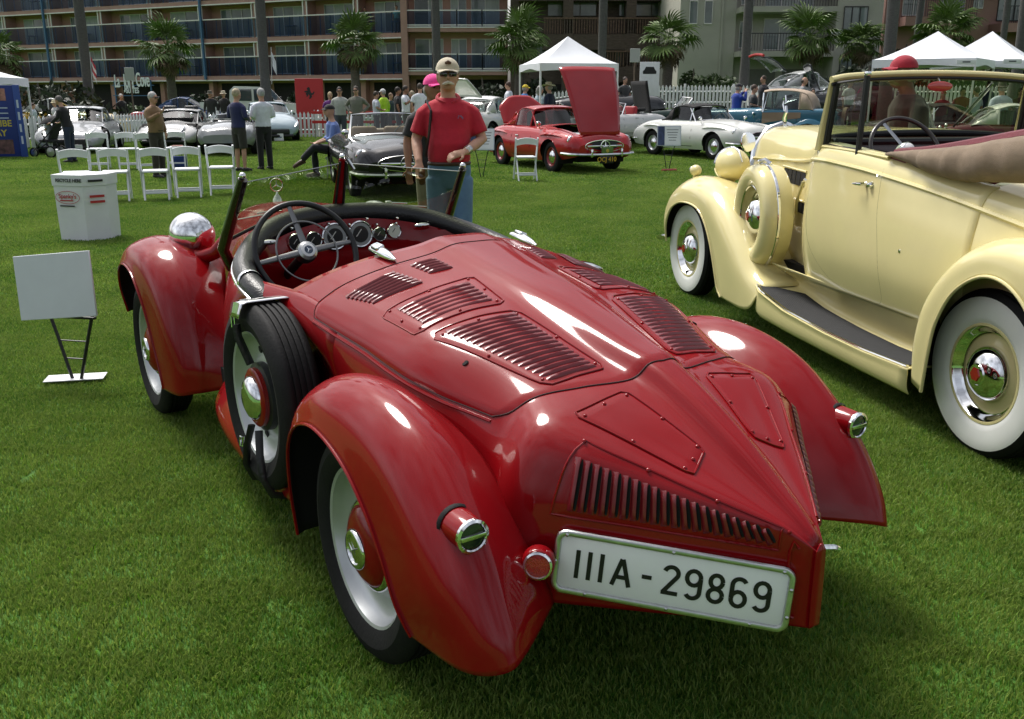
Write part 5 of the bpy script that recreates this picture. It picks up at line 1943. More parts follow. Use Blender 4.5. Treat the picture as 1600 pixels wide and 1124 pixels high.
        MB().ball((.052, 0, 0), (.02, .034, .034), 14, 8).build('lamp_lens', LAMPGLASS, ml)
        MB().tube([(0, 0, -.02), (0, 0, -.075)], .022, 10).build('lamp_stalk', YELP, ml)
    # mirror strapped to the near side spare
    mr_ = empty('side_mirror', on(1168, 222, 1, .78))
    mr_.parent = car
    MB().lathe([(0, .012), (.062, .012), (.066, .004), (.05, -.02), (0, -.03)], 28, 'X').build('mirror_head', CHROME, mr_)
    mr_.rotation_euler = (0, R(-8), R(180 + 18))
    # grille, bumper, mascot
    gr = MB()
    for i in range(15):
        y = lerp(-.2, .2, i / 14)
        gr.tube([(3.66, y, .56), (3.66 - .02 * abs(y) / .2, y, 1.28 - .5 * y * y / .2)], .007, 6)
        o_ = gr.build('grille_bar', CHROME, car)
        gr = MB()
    MB().tube([(3.64, s_ * .255, z_) for s_, z_ in ((1, .52), (1.0, .9), (.9, 1.18), (.5, 1.32), (0, 1.36), (-.5, 1.32), (-.9, 1.18), (-1.0, .9), (-1, .52))], .028, 8).build('grille_shell', CHROME, car)
    MB().tube(spline([(4.0, .86, .42), (4.18, .6, .43), (4.24, .2, .42), (4.24, -.2, .42), (4.18, -.6, .43), (4.0, -.86, .42)], 24), .045, 8, flat=.45).build('front_bumper', CHROME, car)
    ms = empty('bonnet_mascot', (3.62, 0, 1.36))
    ms.parent = car
    MB().tube([(0, 0, -.02), (.01, 0, .05), (-.015, 0, .09), (.0, 0, .14)], [.02, .017, .014, .010], 8).build('figure', CHROME, ms)
    MB().tube([(.02, 0, .10), (.05, 0, .15), (.045, 0, .20), (.02, 0, .22), (-.005, 0, .16)], .006, 6).build('raised_wheel', CHROME, ms)
    # ---------------------------------------------------------------- screen and side frames
    ws = empty('windscreen')
    ws.parent = car
    hx = 1.735
    for s in (1, -1):
        MB().tube([(1.80, s * .672, 1.265), (1.79, s * .668, 1.40), (hx + .02, s * .655, 1.655)], [.036, .028, .022], 8, flat=.7).build('screen_post', YELP, ws)
        MB().tube([(1.775, s * .655, 1.28), (hx - .005, s * .64, 1.66)], .018, 8).build('post_lining', BLACK, ws)
        # quarter light in a black frame
        f = [(1.745, s * .655, 1.30), (1.70, s * .648, 1.655), (1.385, s * .66, 1.668), (1.375, s * .672, 1.29)]
        MB().tube(f, .012, 8, closed=True).build('quarter_light_frame', BLACK, ws)
        MB().tube([(1.37, s * .676, 1.25), (1.375, s * .662, 1.69)], .017, 8).build('window_channel', BLACK, ws)
        MB().add([(x, y * .999, z) for x, y, z in f], [(0, 1, 2, 3)]).build('quarter_light', CARGLASS2, ws, False)
        MB().rbox((1.372, s * .662, 1.70), (.035, .028, .025), .006).build('frame_catch', CHROME, ws)
    hd = spline([(hx + .0, .675, 1.672), (hx - .005, .55, 1.692), (hx - .01, .2, 1.708), (hx - .01, -.2, 1.708), (hx - .005, -.55, 1.692), (hx, -.675, 1.672)], 30)
    MB().tube(hd, .028, 10, flat=.75, up=(0, 0, 1)).build('header_rail', YELP, ws)
    MB().tube([(p[0] - .012, p[1], p[2] - .026) for p in hd], .011, 8).build('header_seal', BLACK, ws)
    MB().tube([(1.80, y, 1.335 + .03 * (1 - (y / .66) ** 2)) for y in [lerp(.66, -.66, i / 12) for i in range(13)]], .018, 8).build('screen_sill', BLACK, ws)
    MB().grid([[(1.79, y, 1.34 + .03 * (1 - (y / .66) ** 2)) for y in (.64, .3, 0, -.3, -.64)], [(hx, y, 1.675 + .02 * (1 - (y / .66) ** 2)) for y in (.63, .3, 0, -.3, -.63)]]).build('screen_glass', GLASS, ws)
    im = MB().ball((hx - .06, 0, 1.635), (.010, .085, .030), 24, 10)
    im.build('interior_mirror', mat('mirror_back', (.55, .06, .05), .15, coat=1), ws)
    MB().tube([(hx - .05, 0, 1.66), (hx - .02, 0, 1.69)], .007, 6).build('mirror_stem', CHROME, ws)
    # cockpit: dash, door tops, seats
    G = []
    for i in range(13):
        y = lerp(-.64, .64, i / 12)
        G.append([(1.82, y, 1.345), (1.72, y, 1.335), (1.66, y, 1.30), (1.63, y, 1.24), (1.64, y, 1.1), (1.68, y, .95)])
    MB().grid(G).build('dashboard', WOOD, car)
    MB().tube([(1.675, lerp(-.64, .64, i / 10), 1.318) for i in range(11)], .022, 8).build('dash_roll', LEATHER, car)
    for s in (1, -1):
        MB().grid([[(X, s * .668, z) for z in (1.27, 1.1, .8)] for X in (.92, 1.1, 1.5, 1.8)], flip=(s < 0)).build('door_lining', MAROON, car)
        MB().tube([(X, s * .672, z) for X, z in ((1.76, 1.288), (1.4, 1.282), (1.06, 1.266))], .016, 8, flat=.7).build('door_cap', YELP if s < 0 else YELP, car)
    sb = MB().rbox((.78, 0, 1.02), (.2, 1.2, .56), .08, 4, Matrix.Rotation(R(-14), 3, 'Y'))
    sb.build('seat_back', MAROON, car)
    MB().rbox((1.12, 0, .86), (.55, 1.2, .16), .06, 3).build('seat_cushion', MAROON, car)
    MB().tube(spline([(1.05, .635, 1.285), (.75, .64, 1.315), (.4, .63, 1.372), (.1, .60, 1.425), (-.1, .5, 1.455), (-.2, .2, 1.47), (-.2, -.2, 1.47), (-.1, -.5, 1.455), (.1, -.6, 1.425), (.4, -.63, 1.372), (1.05, -.635, 1.285)], 50), .030, 8).build('seat_trim', MAROON, car)
    # folded hood under its canvas envelope
    P = spline([(1.06, .672, 1.285), (.85, .69, 1.285), (.62, .70, 1.275), (.38, .70, 1.285), (.12, .68, 1.315), (-.12, .62, 1.335), (-.32, .45, 1.345), (-.40, .15, 1.345), (-.40, -.15, 1.345), (-.32, -.45, 1.345), (-.12, -.62, 1.335), (.12, -.68, 1.315), (.38, -.70, 1.285), (.62, -.70, 1.275), (.85, -.69, 1.285), (1.06, -.672, 1.285)], 90)
    hh = spline([(.008,), (.030,), (.058,), (.076,), (.088,), (.095,), (.10,), (.10,)], 45)[:, 0]
    hh = np.concatenate([hh, hh[::-1]])
    G = []
    for i, p in enumerate(P):
        t = P[min(i + 1, 89)] - P[max(i - 1, 0)]
        n = np.array([t[1], -t[0], 0])
        n /= np.linalg.norm(n)
        if n @ (p - np.array([.4, 0, 0])) < 0: n = -n
        H = hh[i]
        wob = .009 * math.sin(i * 1.3) + .008 * math.sin(i * .57 + 1) + .006 * math.sin(i * 2.1 + .4)
        G.append([tuple(p + n * (wd * min(.085, .02 + H * .8) + wob * (zz > -.5)) + np.array([0, 0, zz * H * 1.15])) for wd, zz in ((-1.0, -.5), (-1.05, .3), (-.6, .9), (0, 1.0), (.55, .75), (.8, .2), (.75, -.4), (.45, -.9), (.0, -1.0))])
    MB().grid(G, cv=True, flip=False).build('hood_envelope', TAN, car, angle=80, merge=.0)
    # steering wheel
    sw = empty('steering_wheel')
    sw.parent = car
    sw.matrix_local = Matrix.Translation((1.40, .36, 1.275)) @ Matrix.Rotation(R(-58), 4, 'Y')
    MB().tube([(.215 * math.cos(2 * math.pi * i / 48), .215 * math.sin(2 * math.pi * i / 48), 0) for i in range(48)], .0125, 10, closed=True).build('wheel_rim', mat('brown_black_rim', (.03, .022, .02), .3, coat=.5), sw)
    for k in range(3):
        an = R(28 + 120 * k)
        MB().tube([(.02 * math.cos(an), .02 * math.sin(an), .01), (.21 * math.cos(an), .21 * math.sin(an), 0)], .012, 8, flat=.5, up=(0, 0, 1)).build('spoke', STEEL, sw)
    MB().lathe([(.05, -.05), (.055, .0), (.045, .03), (.03, .042), (0, .046)], 28, 'Z').build('hub', CHROME, sw)
    MB().lathe([(.03, .044), (.02, .05), (0, .052)], 20, 'Z').build('horn_button', WHITEPAINT, sw)
    MB().tube([(0, 0, 0), (0, 0, -.5)], .022, 10).build('column', BLACK, sw)
    return car
CARGLASS2 = glass('quarter_glass', (.62, .68, .66), 1.5)
make_yellow()
# ================================================================ the other cars on the lawn
SEATTAN = mat('tan_leather', (.30, .19, .10), .5, var=.15)
SOFTBLK = mat('black_hood_cloth', (.012, .012, .013), .85, var=.3, vscale=10, bump=.3, bscale=300)
GRILLE = mat('grille_black', (.012, .012, .013), .5)
WH_ME = {}
def wheel_set(style, Ro):
    if (style, Ro) in WH_ME: return WH_ME[style, Ro]
    h = .085 if style != 'modern' else .12
    ri = Ro * (.62 if style != 'modern' else .74)
    ty = MB().lathe([(ri, -h * .7), (ri + .02, -h * .95), (lerp(ri, Ro, .6), -h), (Ro - .01, -h * .8), (Ro, -h * .5), (Ro, h * .5), (Ro - .01, h * .8), (lerp(ri, Ro, .6), h), (ri + .02, h * .95), (ri, h * .7)], 32).mesh('tyre', RUBBER)
    out = [('tyre', ty)]
    if style == 'modern':
        m = MB().lathe([(ri, h * .75), (ri - .012, h * .8), (ri - .02, h * .4)], 32)
        for k in range(5):
            a = 2 * math.pi * k / 5
            m.tube([(.03 * math.cos(a), h * .6, .03 * math.sin(a)), (ri * math.cos(a), h * .7, ri * math.sin(a))], [.04, .022], 6)
        out.append(('rim', m.mesh('rim', SILVER)))
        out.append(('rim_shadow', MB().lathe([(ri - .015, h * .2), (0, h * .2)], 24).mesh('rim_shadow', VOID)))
    else:
        m = MB().lathe([(ri, h * .72), (ri - .008, h * .82), (ri - .02, h * .7), (ri - .035, h * .35), (ri * .6, h * .42), (ri * .5, h * .4)], 32)
        out.append(('rim', m.mesh('rim', {'red': mat('red_wheel', (.3, .012, .02), .4, coat=.6), 'blue': mat('teal_wheel', (.02, .10, .16), .4, coat=.6)}.get(style, SILVER))))
        out.append(('hub_cap', MB().lathe([(ri * .68, h * .42), (ri * .66, h * .6), (ri * .5, h * .85), (ri * .25, h * .98), (0, h)], 28).mesh('hub_cap', CHROME)))
    WH_ME[style, Ro] = out
    return out
SL = [(-.97, [(0, .60), (.30, .60), (.52, .585), (.64, .56), (.69, .52), (.70, .47), (.68, .41), (.64, .36)]),
      (-.88, [(0, .74), (.34, .735), (.56, .71), (.69, .66), (.75, .58), (.77, .49), (.75, .39), (.69, .29)]),
      (-.5, [(0, .88), (.36, .87), (.60, .85), (.73, .79), (.80, .68), (.82, .53), (.80, .38), (.72, .25)]),
      (0, [(0, .94), (.38, .93), (.62, .92), (.75, .86), (.83, .72), (.85, .55), (.83, .38), (.74, .23)]),
      (.55, [(0, .95), (.40, .945), (.63, .925), (.75, .86), (.83, .72), (.86, .55), (.84, .38), (.75, .22)]),
      (1.2, [(0, .93), (.40, .93), (.64, .915), (.76, .85), (.83, .71), (.86, .55), (.84, .38), (.75, .22)]),
      (1.75, [(0, .965), (.38, .945), (.61, .91), (.75, .85), (.83, .71), (.86, .55), (.84, .38), (.75, .22)]),
      (2.4, [(0, .93), (.34, .90), (.53, .87), (.71, .86), (.83, .73), (.87, .56), (.84, .40), (.74, .24)]),
      (2.9, [(0, .85), (.32, .82), (.50, .795), (.67, .80), (.79, .69), (.82, .54), (.80, .41), (.72, .30)]),
      (3.12, [(0, .77), (.30, .75), (.48, .73), (.63, .735), (.72, .64), (.75, .53), (.73, .43), (.67, .34)]),
      (3.25, [(0, .62), (.28, .61), (.44, .60), (.55, .58), (.60, .54), (.61, .49), (.60, .44), (.56, .38)])]
MOD = [(-.95, [(0, .80), (.35, .80), (.58, .78), (.70, .74), (.76, .66), (.78, .54), (.77, .42), (.72, .30)]),
       (-.7, [(0, .95), (.38, .945), (.62, .92), (.76, .84), (.84, .70), (.87, .54), (.85, .38), (.78, .22)]),
       (0, [(0, .99), (.42, .985), (.66, .96), (.80, .86), (.89, .72), (.92, .55), (.89, .36), (.80, .18)]),
       (1.0, [(0, .96), (.44, .955), (.68, .93), (.80, .83), (.87, .70), (.90, .54), (.88, .36), (.80, .17)]),
       (1.9, [(0, .98), (.42, .96), (.66, .92), (.80, .83), (.88, .70), (.91, .54), (.89, .36), (.80, .17)]),
       (2.65, [(0, .90), (.38, .87), (.60, .84), (.77, .81), (.90, .69), (.93, .54), (.90, .36), (.80, .18)]),
       (3.2, [(0, .76), (.35, .74), (.56, .72), (.72, .68), (.84, .60), (.87, .48), (.84, .34), (.74, .20)]),
       (3.5, [(0, .58), (.32, .575), (.52, .55), (.64, .52), (.72, .46), (.74, .40), (.72, .30), (.64, .22)]),
       (3.58, [(0, .45), (.3, .45), (.48, .44), (.58, .42), (.62, .38), (.63, .34), (.62, .28), (.56, .24)])]
def prof_scale(st, sx=1.0, sy=1.0, sz=1.0): return [(x * sx, [(y * sy, z * sz) for y, z in c]) for x, c in st]
def make_car(name, label, loc, heading, color, st=SL, wb=2.4, track=.715, Ro=.32, top='open', topcol=None, style='steel', arch=.37, lamps='round', grille='oval', ws=(1.75, 1.30, .56, 1.30), seat=None,
             bonnet=False, boot=False, brows=False, bumper=True, plate=None, group=None, lower=None, glassmat=None, cockpit=(.55, 1.75), fin=False, star=True, coat=1.0):
    x, y = loc
    car = empty(name, (x, y, gz(x, y)), R(heading), label, 'car', group)
    PT = paint('paint_%.2f_%.2f_%.2f' % color, color)
    GM = glassmat or CARGLASS
    S = Surf(st)
    X0, X1 = S.X[0], S.X[-1]
    nx, nv = 96, 33
    wheels = ((0, Ro), (wb, Ro))
    def row(X):
        r = S.row(X, nv)
        out = []
        for yy, zz in r:
            xx = X
            for wx, wz in wheels:
                dx, dz = xx - wx, zz - wz
                d = math.hypot(dx, dz)
                if yy > .45 and abs(d - arch) < .035 and d > 1e-6:
                    xx, zz = wx + dx / d * arch, wz + dz / d * arch
            out.append((xx, yy, zz))
        return out
    rows = [row(lerp(X0, X1, i / (nx - 1))) for i in range(nx)]
    B = both(rows)
    m = MB()
    nV = len(B[0])
    m.v = [p for r in B for p in r]
    for i in range(nx - 1):
        for j in range(nV - 1):
            q = (i * nV + j, i * nV + j + 1, (i + 1) * nV + j + 1, (i + 1) * nV + j)
            c = np.mean([m.v[k] for k in q], axis=0)
            if abs(c[1]) > .44 and any(math.hypot(c[0] - wx, c[2] - wz) < arch - .002 for wx, wz in wheels): continue
            if top in ('open', 'soft') and cockpit[0] < c[0] < cockpit[1] and abs(c[1]) < .57 and c[2] > .75: continue
            if bonnet and wb * .78 < c[0] < wb + .55 and abs(c[1]) < .5 - .08 * max(0, c[0] - wb) and c[2] > .6: continue
            m.f.append(q)
            m.m.append(0)
    for r, fl in ((B[0], False), (B[-1], True)):
        k = nV // 2
        m.grid([[r[i], r[-1 - i]] for i in range(k + 1)], flip=fl)
    body = m.build('body', PT, car, angle=45)
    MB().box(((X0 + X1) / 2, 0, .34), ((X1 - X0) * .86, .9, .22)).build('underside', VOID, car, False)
    for wx, wz in wheels:
        for s in (1, -1):
            G = [[(wx + arch * .99 * math.cos(R(a)), s * yy, wz + arch * .99 * math.sin(R(a))) for yy in (.45, .80)] for a in range(-20, 201, 20)]
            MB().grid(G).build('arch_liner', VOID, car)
            wv = empty('wheel', (wx, s * track, Ro), 0 if s > 0 else math.pi)
            wv.parent = car
            for nm, me in wheel_set(style, Ro): inst(me, nm, wv)
    def skin_at(X, z, s, d=0.0):
        r = S.row(X, 60, .25, 1)
        j = np.argsort(r[:, 1])
        return Vector((X, s * (float(np.interp(z, r[j, 1], r[j, 0])) + d), z))
    def topz(X, Y):
        r = S.row(X, 60, 0, .7)
        return float(np.interp(abs(Y), r[:, 0], r[:, 1]))
    if brows:                                            # spear-shaped brows over the wheels
        for wx in (0, wb):
            for s in (1, -1):
                G = []
                for i in range(13):
                    t = i / 12
                    X = wx + lerp(-.42, .44, t)
                    e = math.sin(math.pi * min(1, t * 1.02)) ** .6
                    z = .73 + .05 * e
                    p = skin_at(X, z, s)
                    G.append([tuple(p + Vector((0, s * .0, .035 * e))), tuple(p + Vector((0, s * .055 * e, .006))), tuple(p + Vector((0, s * .0, -.02)))])
                MB().grid(G, flip=(s > 0)).build('wheel_brow', PT, body)
    # screen
    wx, wtop, whw, wxt = ws
    zb = topz(wx, 0)
    N = 9
    Gs = []
    for f in (0, 1):
        Gs.append([(lerp(wx, wxt, f) - .16 * (abs(g) ** 2) * 1.0, g * lerp(whw + .10, whw + .0, f), lerp(topz(wx - .14 * g * g, g * (whw + .1)) - .01, wtop - .03 * g * g, f)) for g in [lerp(-1, 1, j / (N - 1)) for j in range(N)]])
    sc = empty('windscreen')
    sc.parent = car
    MB().grid(Gs).build('screen_glass', GM, sc)
    fr = [Vector(p) for p in Gs[0]] + [Vector(p) for p in reversed(Gs[1])]
    MB().tube(fr, .018, 6, closed=True).build('screen_frame', CHROME if top in ('open', 'soft') else (PT if top != 'sedan_black' else BLACK), sc)
    if top == 'open' or top == 'soft':
        sm = seat or LEATHER
        MB().box(((cockpit[0] + cockpit[1]) / 2, 0, .5), (cockpit[1] - cockpit[0], 1.1, .1)).build('cockpit_floor', VOID, car, False)
        for s in (1, -1):
            MB().rbox((cockpit[0] + .22, s * .29, .80), (.16, .46, .50), .06, 3, Matrix.Rotation(R(-12), 3, 'Y')).build('seat_back', sm, car)
            MB().rbox((cockpit[0] + .5, s * .29, .60), (.48, .46, .14), .05, 3).build('seat', sm, car)
        MB().rbox((wx - .16, 0, .86), (.14, 1.06, .14), .05, 3).build('dashboard', BLACK, car)
        sw = empty('steering_wheel', (wx - .38, .33, .92))
        sw.parent = car
        sw.rotation_euler = (0, R(-65), 0)
        MB().tube([(.19 * math.cos(2 * math.pi * i / 28), .19 * math.sin(2 * math.pi * i / 28), 0) for i in range(28)], .011, 6, closed=True).build('wheel_rim', mat('ivory_rim', (.5, .47, .4), .4), sw)
        for k in range(3):
            MB().tube([(0, 0, 0), (.19 * math.cos(2.1 * k), .19 * math.sin(2.1 * k), 0)], .008, 5).build('spoke', CHROME, sw)
    if top == 'open':
        MB().rbox((cockpit[0] - .06, 0, .95), (.30, 1.10, .10), .045, 3).build('folded_hood', topcol or SOFTBLK, car)
    if top in ('soft', 'coupe', 'sedan', 'sedan_black'):
        # roof shell from screen head to tail deck
        xr = cockpit[0] - (.30 if top == 'soft' else .55)
        if top.startswith('sedan'): xr = cockpit[0] - .75
        st_r = [(wxt + .02, wtop - .005, whw + .01), (wxt - .25, wtop + .035, whw + .035), (lerp(wxt, cockpit[0], .65), wtop + .035, whw + .045), (cockpit[0] + .05, wtop - .02, whw + .03), (lerp(cockpit[0], xr, .55), wtop - .15, whw + .03), (xr, topz(xr, 0) + .0, whw + .06)]
        P = spline([(a, b, c) for a, b, c in st_r], 22)
        G = [[(a - .05 * abs(g) ** 2 * (1 if i < 6 else 0), g * c, b - (.055 + .05 * (i > 15)) * abs(g) ** 3) for g in [lerp(-1, 1, j / 14) for j in range(15)]] for i, (a, b, c) in enumerate(P)]
        mt = topcol or PT
        cut = 15 if top != 'soft' else 22
        ro = MB().grid(G[:cut], flip=False).build('roof', mt, car, angle=50)
        solidify(ro, .02)
        if cut < 22:
            MB().grid(G[cut - 1:]).build('rear_window', GM, car)
            for s in (0, -1):
                MB().tube([g[s] for g in G[cut - 1:]], .03, 6).build('rear_pillar', mt, car)
        for s in (1, -1):
            j = 14 if s > 0 else 0
            rail = [Vector(g[j]) for g in G]
            lo_ = [Vector((p.x, s * (abs(p.y) + .09), topz(max(min(p.x, X1 - .1), X0 + .1), .62) + .0)) for p in rail]
            side = [[tuple(a), tuple(b)] for a, b in zip(rail, lo_)]
            k1 = 14 if top != 'soft' else 13
            MB().grid(side[:k1], flip=(s < 0)).build('side_window', GM, car)
            q = MB().grid(side[k1 - 1:], flip=(s < 0)).build('quarter_panel', mt, car)
            solidify(q, .015, 0)
            MB().tube([rail[0], lo_[0]], .022, 6).build('screen_pillar', CHROME if top == 'soft' else mt, car)
            MB().tube([rail[k1 - 1], lo_[k1 - 1]], .022, 6).build('door_pillar', mt, car)
            if top.startswith('sedan'): MB().tube([rail[8], lo_[8]], .028, 6).build('centre_pillar', mt, car)
        if top != 'soft':
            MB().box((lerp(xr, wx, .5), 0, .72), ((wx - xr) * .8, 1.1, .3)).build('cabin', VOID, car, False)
            for s in (1, -1): MB().rbox((cockpit[0] + .35, s * .33, .98), (.14, .44, .5), .06, 3).build('seat_back', seat or LEATHER, car)
    # face
    fz = .60
    if lamps == 'round':
        for s in (1, -1):
            X = X1 - .34
            hl = empty('headlamp', (X, s * .655, .665))
            hl.parent = car
            MB().lathe([(.115, -.16), (.118, .06), (.112, .115), (.10, .125)], 28, 'X').build('lamp_body', PT, hl)
            MB().lathe([(.104, .10), (.113, .118), (.108, .136), (.094, .138)], 28, 'X').build('lamp_rim', CHROME, hl)
            MB().lathe([(.097, .132), (.06, .150), (0, .158)], 20, 'X').build('lamp_lens', LAMPGLASS, hl)
            MB().ball((X + .16, s * .69, .48), (.03, .03, .03), 10, 8).build('indicator', AMBER, car)
    elif lamps == 'slant':
        for s in (1, -1):
            P = [skin_at(X1 - .52, .66, s, .004), skin_at(X1 - .25, .58, s, .006), skin_at(X1 - .10, .49, s, .004)]
            MB().tube(P, [.03, .065, .02], 8, flat=.5).build('headlamp', LAMPGLASS, car)
    if grille == 'oval':
        g = empty('grille', (X1 - .02, 0, .565))
        g.parent = car
        MB().ball((0, 0, 0), (.03, .46, .115), 28, 10).build('grille_opening', GRILLE, g)
        MB().tube([(.022, .46 * math.cos(q), .118 * math.sin(q)) for q in [2 * math.pi * i / 36 for i in range(36)]], .009, 6, closed=True).build('grille_surround', CHROME, g)
        MB().rbox((.03, 0, 0), (.02, .84, .035), .008).build('grille_bar', CHROME, g)
        if star:
            MB().tube([(.05, .105 * math.cos(q), .105 * math.sin(q)) for q in [2 * math.pi * i / 28 for i in range(28)]], .012, 6, closed=True).build('star_ring', CHROME, g)
            for k in range(3):
                a = R(90 + 120 * k)
                MB().tube([(.05, 0, 0), (.05, .10 * math.cos(a), .10 * math.sin(a))], [.018, .004], 6).build('star_arm', CHROME, g)
    elif grille == 'wide':
        MB().rbox((X1 - .03, 0, .33), (.14, 1.05, .20), .06, 3).build('grille_opening', GRILLE, car)
        MB().rbox((X1 - .10, 0, .20), (.34, 1.30, .10), .04, 3).build('front_splitter', BLACK, car)
        for s in (1, -1): MB().rbox((X1 - .13, s * .60, .33), (.10, .22, .12), .04, 3).build('air_intake', GRILLE, car)
    elif grille == 'upright':
        MB().rbox((X1 + .0, 0, .72), (.08, .44, .42), .05, 3).build('grille_shell', CHROME, car)
        MB().rbox((X1 + .03, 0, .71), (.04, .36, .34), .03, 2).build('grille_core', GRILLE, car)
    if bumper:
        for X, sg in ((X1 + .06, 1), (X0 - .06, -1)):
            P = spline([(X - sg * .42, .80, .42), (X - sg * .12, .72, .41), (X, .4, .40), (X + sg * .02, 0, .40), (X, -.4, .40), (X - sg * .12, -.72, .41), (X - sg * .42, -.80, .42)], 26)
            bp = MB().tube(P, .055, 8, flat=.6).build('bumper', CHROME, car)
            for s in (1, -1): MB().rbox((X + sg * .03, s * .36, .43), (.06, .05, .17), .02, 2).build('over_rider', CHROME, bp)
    if plate:
        MB().rbox((X1 + .12, -.02, .30), (.012, .33, .16), .006).build('number_plate', mat('black_plate', (.012, .012, .012), .4), car)
        lettering(plate, .13, Matrix.Translation((X1 + .13, -.02, .30)) @ Matrix.Rotation(R(90), 4, 'Z') @ Matrix.Rotation(R(90), 4, 'X'), mat('plate_yellow', (.55, .34, .02), .5), car, bold=.002)
        MB().rbox((X1 + .11, .0, .475), (.012, .28, .15), .006).build('grille_badge', mat('green_badge', (.10, .17, .03), .5, var=.2), car)
        MB().lathe([(0, .01), (.035, .01), (.04, 0)], 16, 'X', (X1 + .112, 0, .475)).build('badge_disc', mat('gold_print', (.50, .40, .06), .6), car)
    # handles, mirrors, tail lamps
    for s in (1, -1):
        p = skin_at(cockpit[0] + .32, .72, s, .012)
        MB().tube([p, p + Vector((.13, 0, 0))], .011, 6).build('door_handle', CHROME, car)
        p = skin_at(wx + .12, .87, s, .0)
        MB().tube([p, p + Vector((0, s * .03, .09))], .008, 6).build('mirror_stalk', CHROME, car)
        MB().ball(p + Vector((0, s * .04, .12)), (.03, .06, .045), 12, 8).build('mirror_head', CHROME, car)
        MB().ball((X0 + .04, s * .56, .55), (.04, .08, .06), 12, 8).build('tail_lamp', REDLENS, car)
        dg = [skin_at(cockpit[0] + .12, z, s, .002) for z in (.88, .7, .5, .3)] + [skin_at(wx - .12, z, s, .002) for z in (.3, .5, .7, .88)]
        MB().tube(dg, .006, 4).build('door_gap', VOID, car)
    if bonnet:
        MB().rbox((wb + .02, 0, .68), (.7, .5, .24), .06, 2).build('engine', STEEL, car)
    return car, S, body, PT
def build_cars():
    # red coupe with its bonnet and boot raised
    car, S, body, PT = make_car('show_coupe', 'bright red fifties coupe with raised bonnet and open boot behind the white folding chair', (.43, 22.6), -63, (.36, .012, .016), top='coupe', brows=True, bonnet=True, style='red', plate='OCJ 410', ws=(1.68, 1.30, .56, 1.28), glassmat=CARGLASS)
    hb = MB()
    G = []
    for i in range(15):
        f = i / 14
        wv = lerp(.47, .67, f ** .8)
        G.append([(3.05 - .58 * f + .05 * math.sin(math.pi * f) + .02 * math.cos(g * 1.5), wv * g, .77 + 1.36 * f - (.03 * abs(g) ** 4 if f > .96 else 0)) for g in [lerp(-1, 1, j / 14) for j in range(15)]])
    o = hb.grid(G, flip=True).build('raised_bonnet', PT, car, angle=60)
    solidify(o, .03, 1)
    G = []
    for i in range(13):
        f = i / 12
        wv = .60 * (1 - .35 * max(0, f - .7) / .3 * f) 
        G.append([(-.20 - .36 * f, wv * g, .93 + .62 * f - .12 * abs(g) ** 4 * f) for g in [lerp(-1, 1, j / 12) for j in range(13)]])
    o = MB().grid(G).build('boot_lid', PT, car, angle=60)
    solidify(o, .03)
    # white roadster with black hood up
    make_car('show_roadster', 'white fifties roadster with its black fabric hood up', (4.46, 26.2), -60, (.66, .67, .64), top='soft', topcol=SOFTBLK, brows=True, ws=(1.72, 1.28, .56, 1.38))
    # black roadster behind the man in red
    make_car('show_roadster', 'glossy black fifties roadster with tan hood cover behind the man in red', (-2.55, 17.76), -73, (.010, .010, .012), top='open', topcol=mat('tan_tonneau', (.40, .31, .22), .8, var=.1), seat=SEATTAN, brows=True, ws=(1.72, 1.28, .56, 1.42))
    # left: modern silver cars, vintage racer, pale blue coupe
    make_car('modern_coupe', 'silver modern sports saloon with black lower grille near the pushchair', (-12.9, 29.4), -76, (.36, .375, .39), st=prof_scale(MOD, 1, 1, .88), wb=2.7, track=.79, Ro=.33, arch=.40, top='coupe', style='modern', lamps='slant', grille='wide', ws=(2.05, 1.20, .60, 1.35), cockpit=(.55, 2.0), bumper=False)
    make_car('modern_supercar', 'low white mid-engined sports car behind the back row of chairs', (-10.9, 32.6), -84, (.50, .50, .49), st=prof_scale(MOD, 1, 1, .78), wb=2.6, track=.79, Ro=.33, arch=.39, top='coupe', style='modern', lamps='slant', grille='wide', ws=(2.25, 1.09, .60, 1.45), cockpit=(.7, 2.1), bumper=False)
    make_car('vintage_racer', 'streamlined silver vintage racer behind the navy jacket', (-8.0, 28.4), -82, (.22, .23, .24), st=prof_scale(SL, 1.0, .9, .92), wb=2.4, track=.66, Ro=.33, arch=.37, top='open', lamps='none', grille='none', bumper=False, ws=(1.6, 1.06, .45, 1.5))
    make_car('modern_coupe', 'pale ice blue modern coupe beside the red banner panel', (-9.3, 36.6), -72, (.33, .42, .47), st=MOD, wb=2.7, track=.79, Ro=.33, arch=.40, top='coupe', style='modern', lamps='slant', grille='wide', ws=(2.05, 1.27, .60, 1.35), cockpit=(.55, 2.0), bumper=False)
    # behind the red coupe: white car with its tailgate up
    car, S, body, PT = make_car('white_coupe', 'white coupe seen from behind with its tailgate raised', (-1.35, 30.2), 62, (.68, .69, .66), st=prof_scale(MOD, 1, .95, 1.0), wb=2.6, track=.74, Ro=.33, arch=.39, top='coupe', ws=(1.95, 1.40, .58, 1.3), cockpit=(.5, 1.9), lamps='none', grille='none')
    G = []
    for i in range(9):
        f = i / 8
        G.append([(-.15 - .75 * f, g * lerp(.58, .50, f), 1.42 + .62 * f - .10 * f * f + .04 * (1 - g * g)) for g in [lerp(-1, 1, j / 10) for j in range(11)]])
    o = MB().grid(G, flip=True).build('tailgate', PT, car)
    solidify(o, .04)
    MB().rbox((-.93, 0, .68), (.03, .95, .20), .05, 2).build('number_recess', VOID, car)
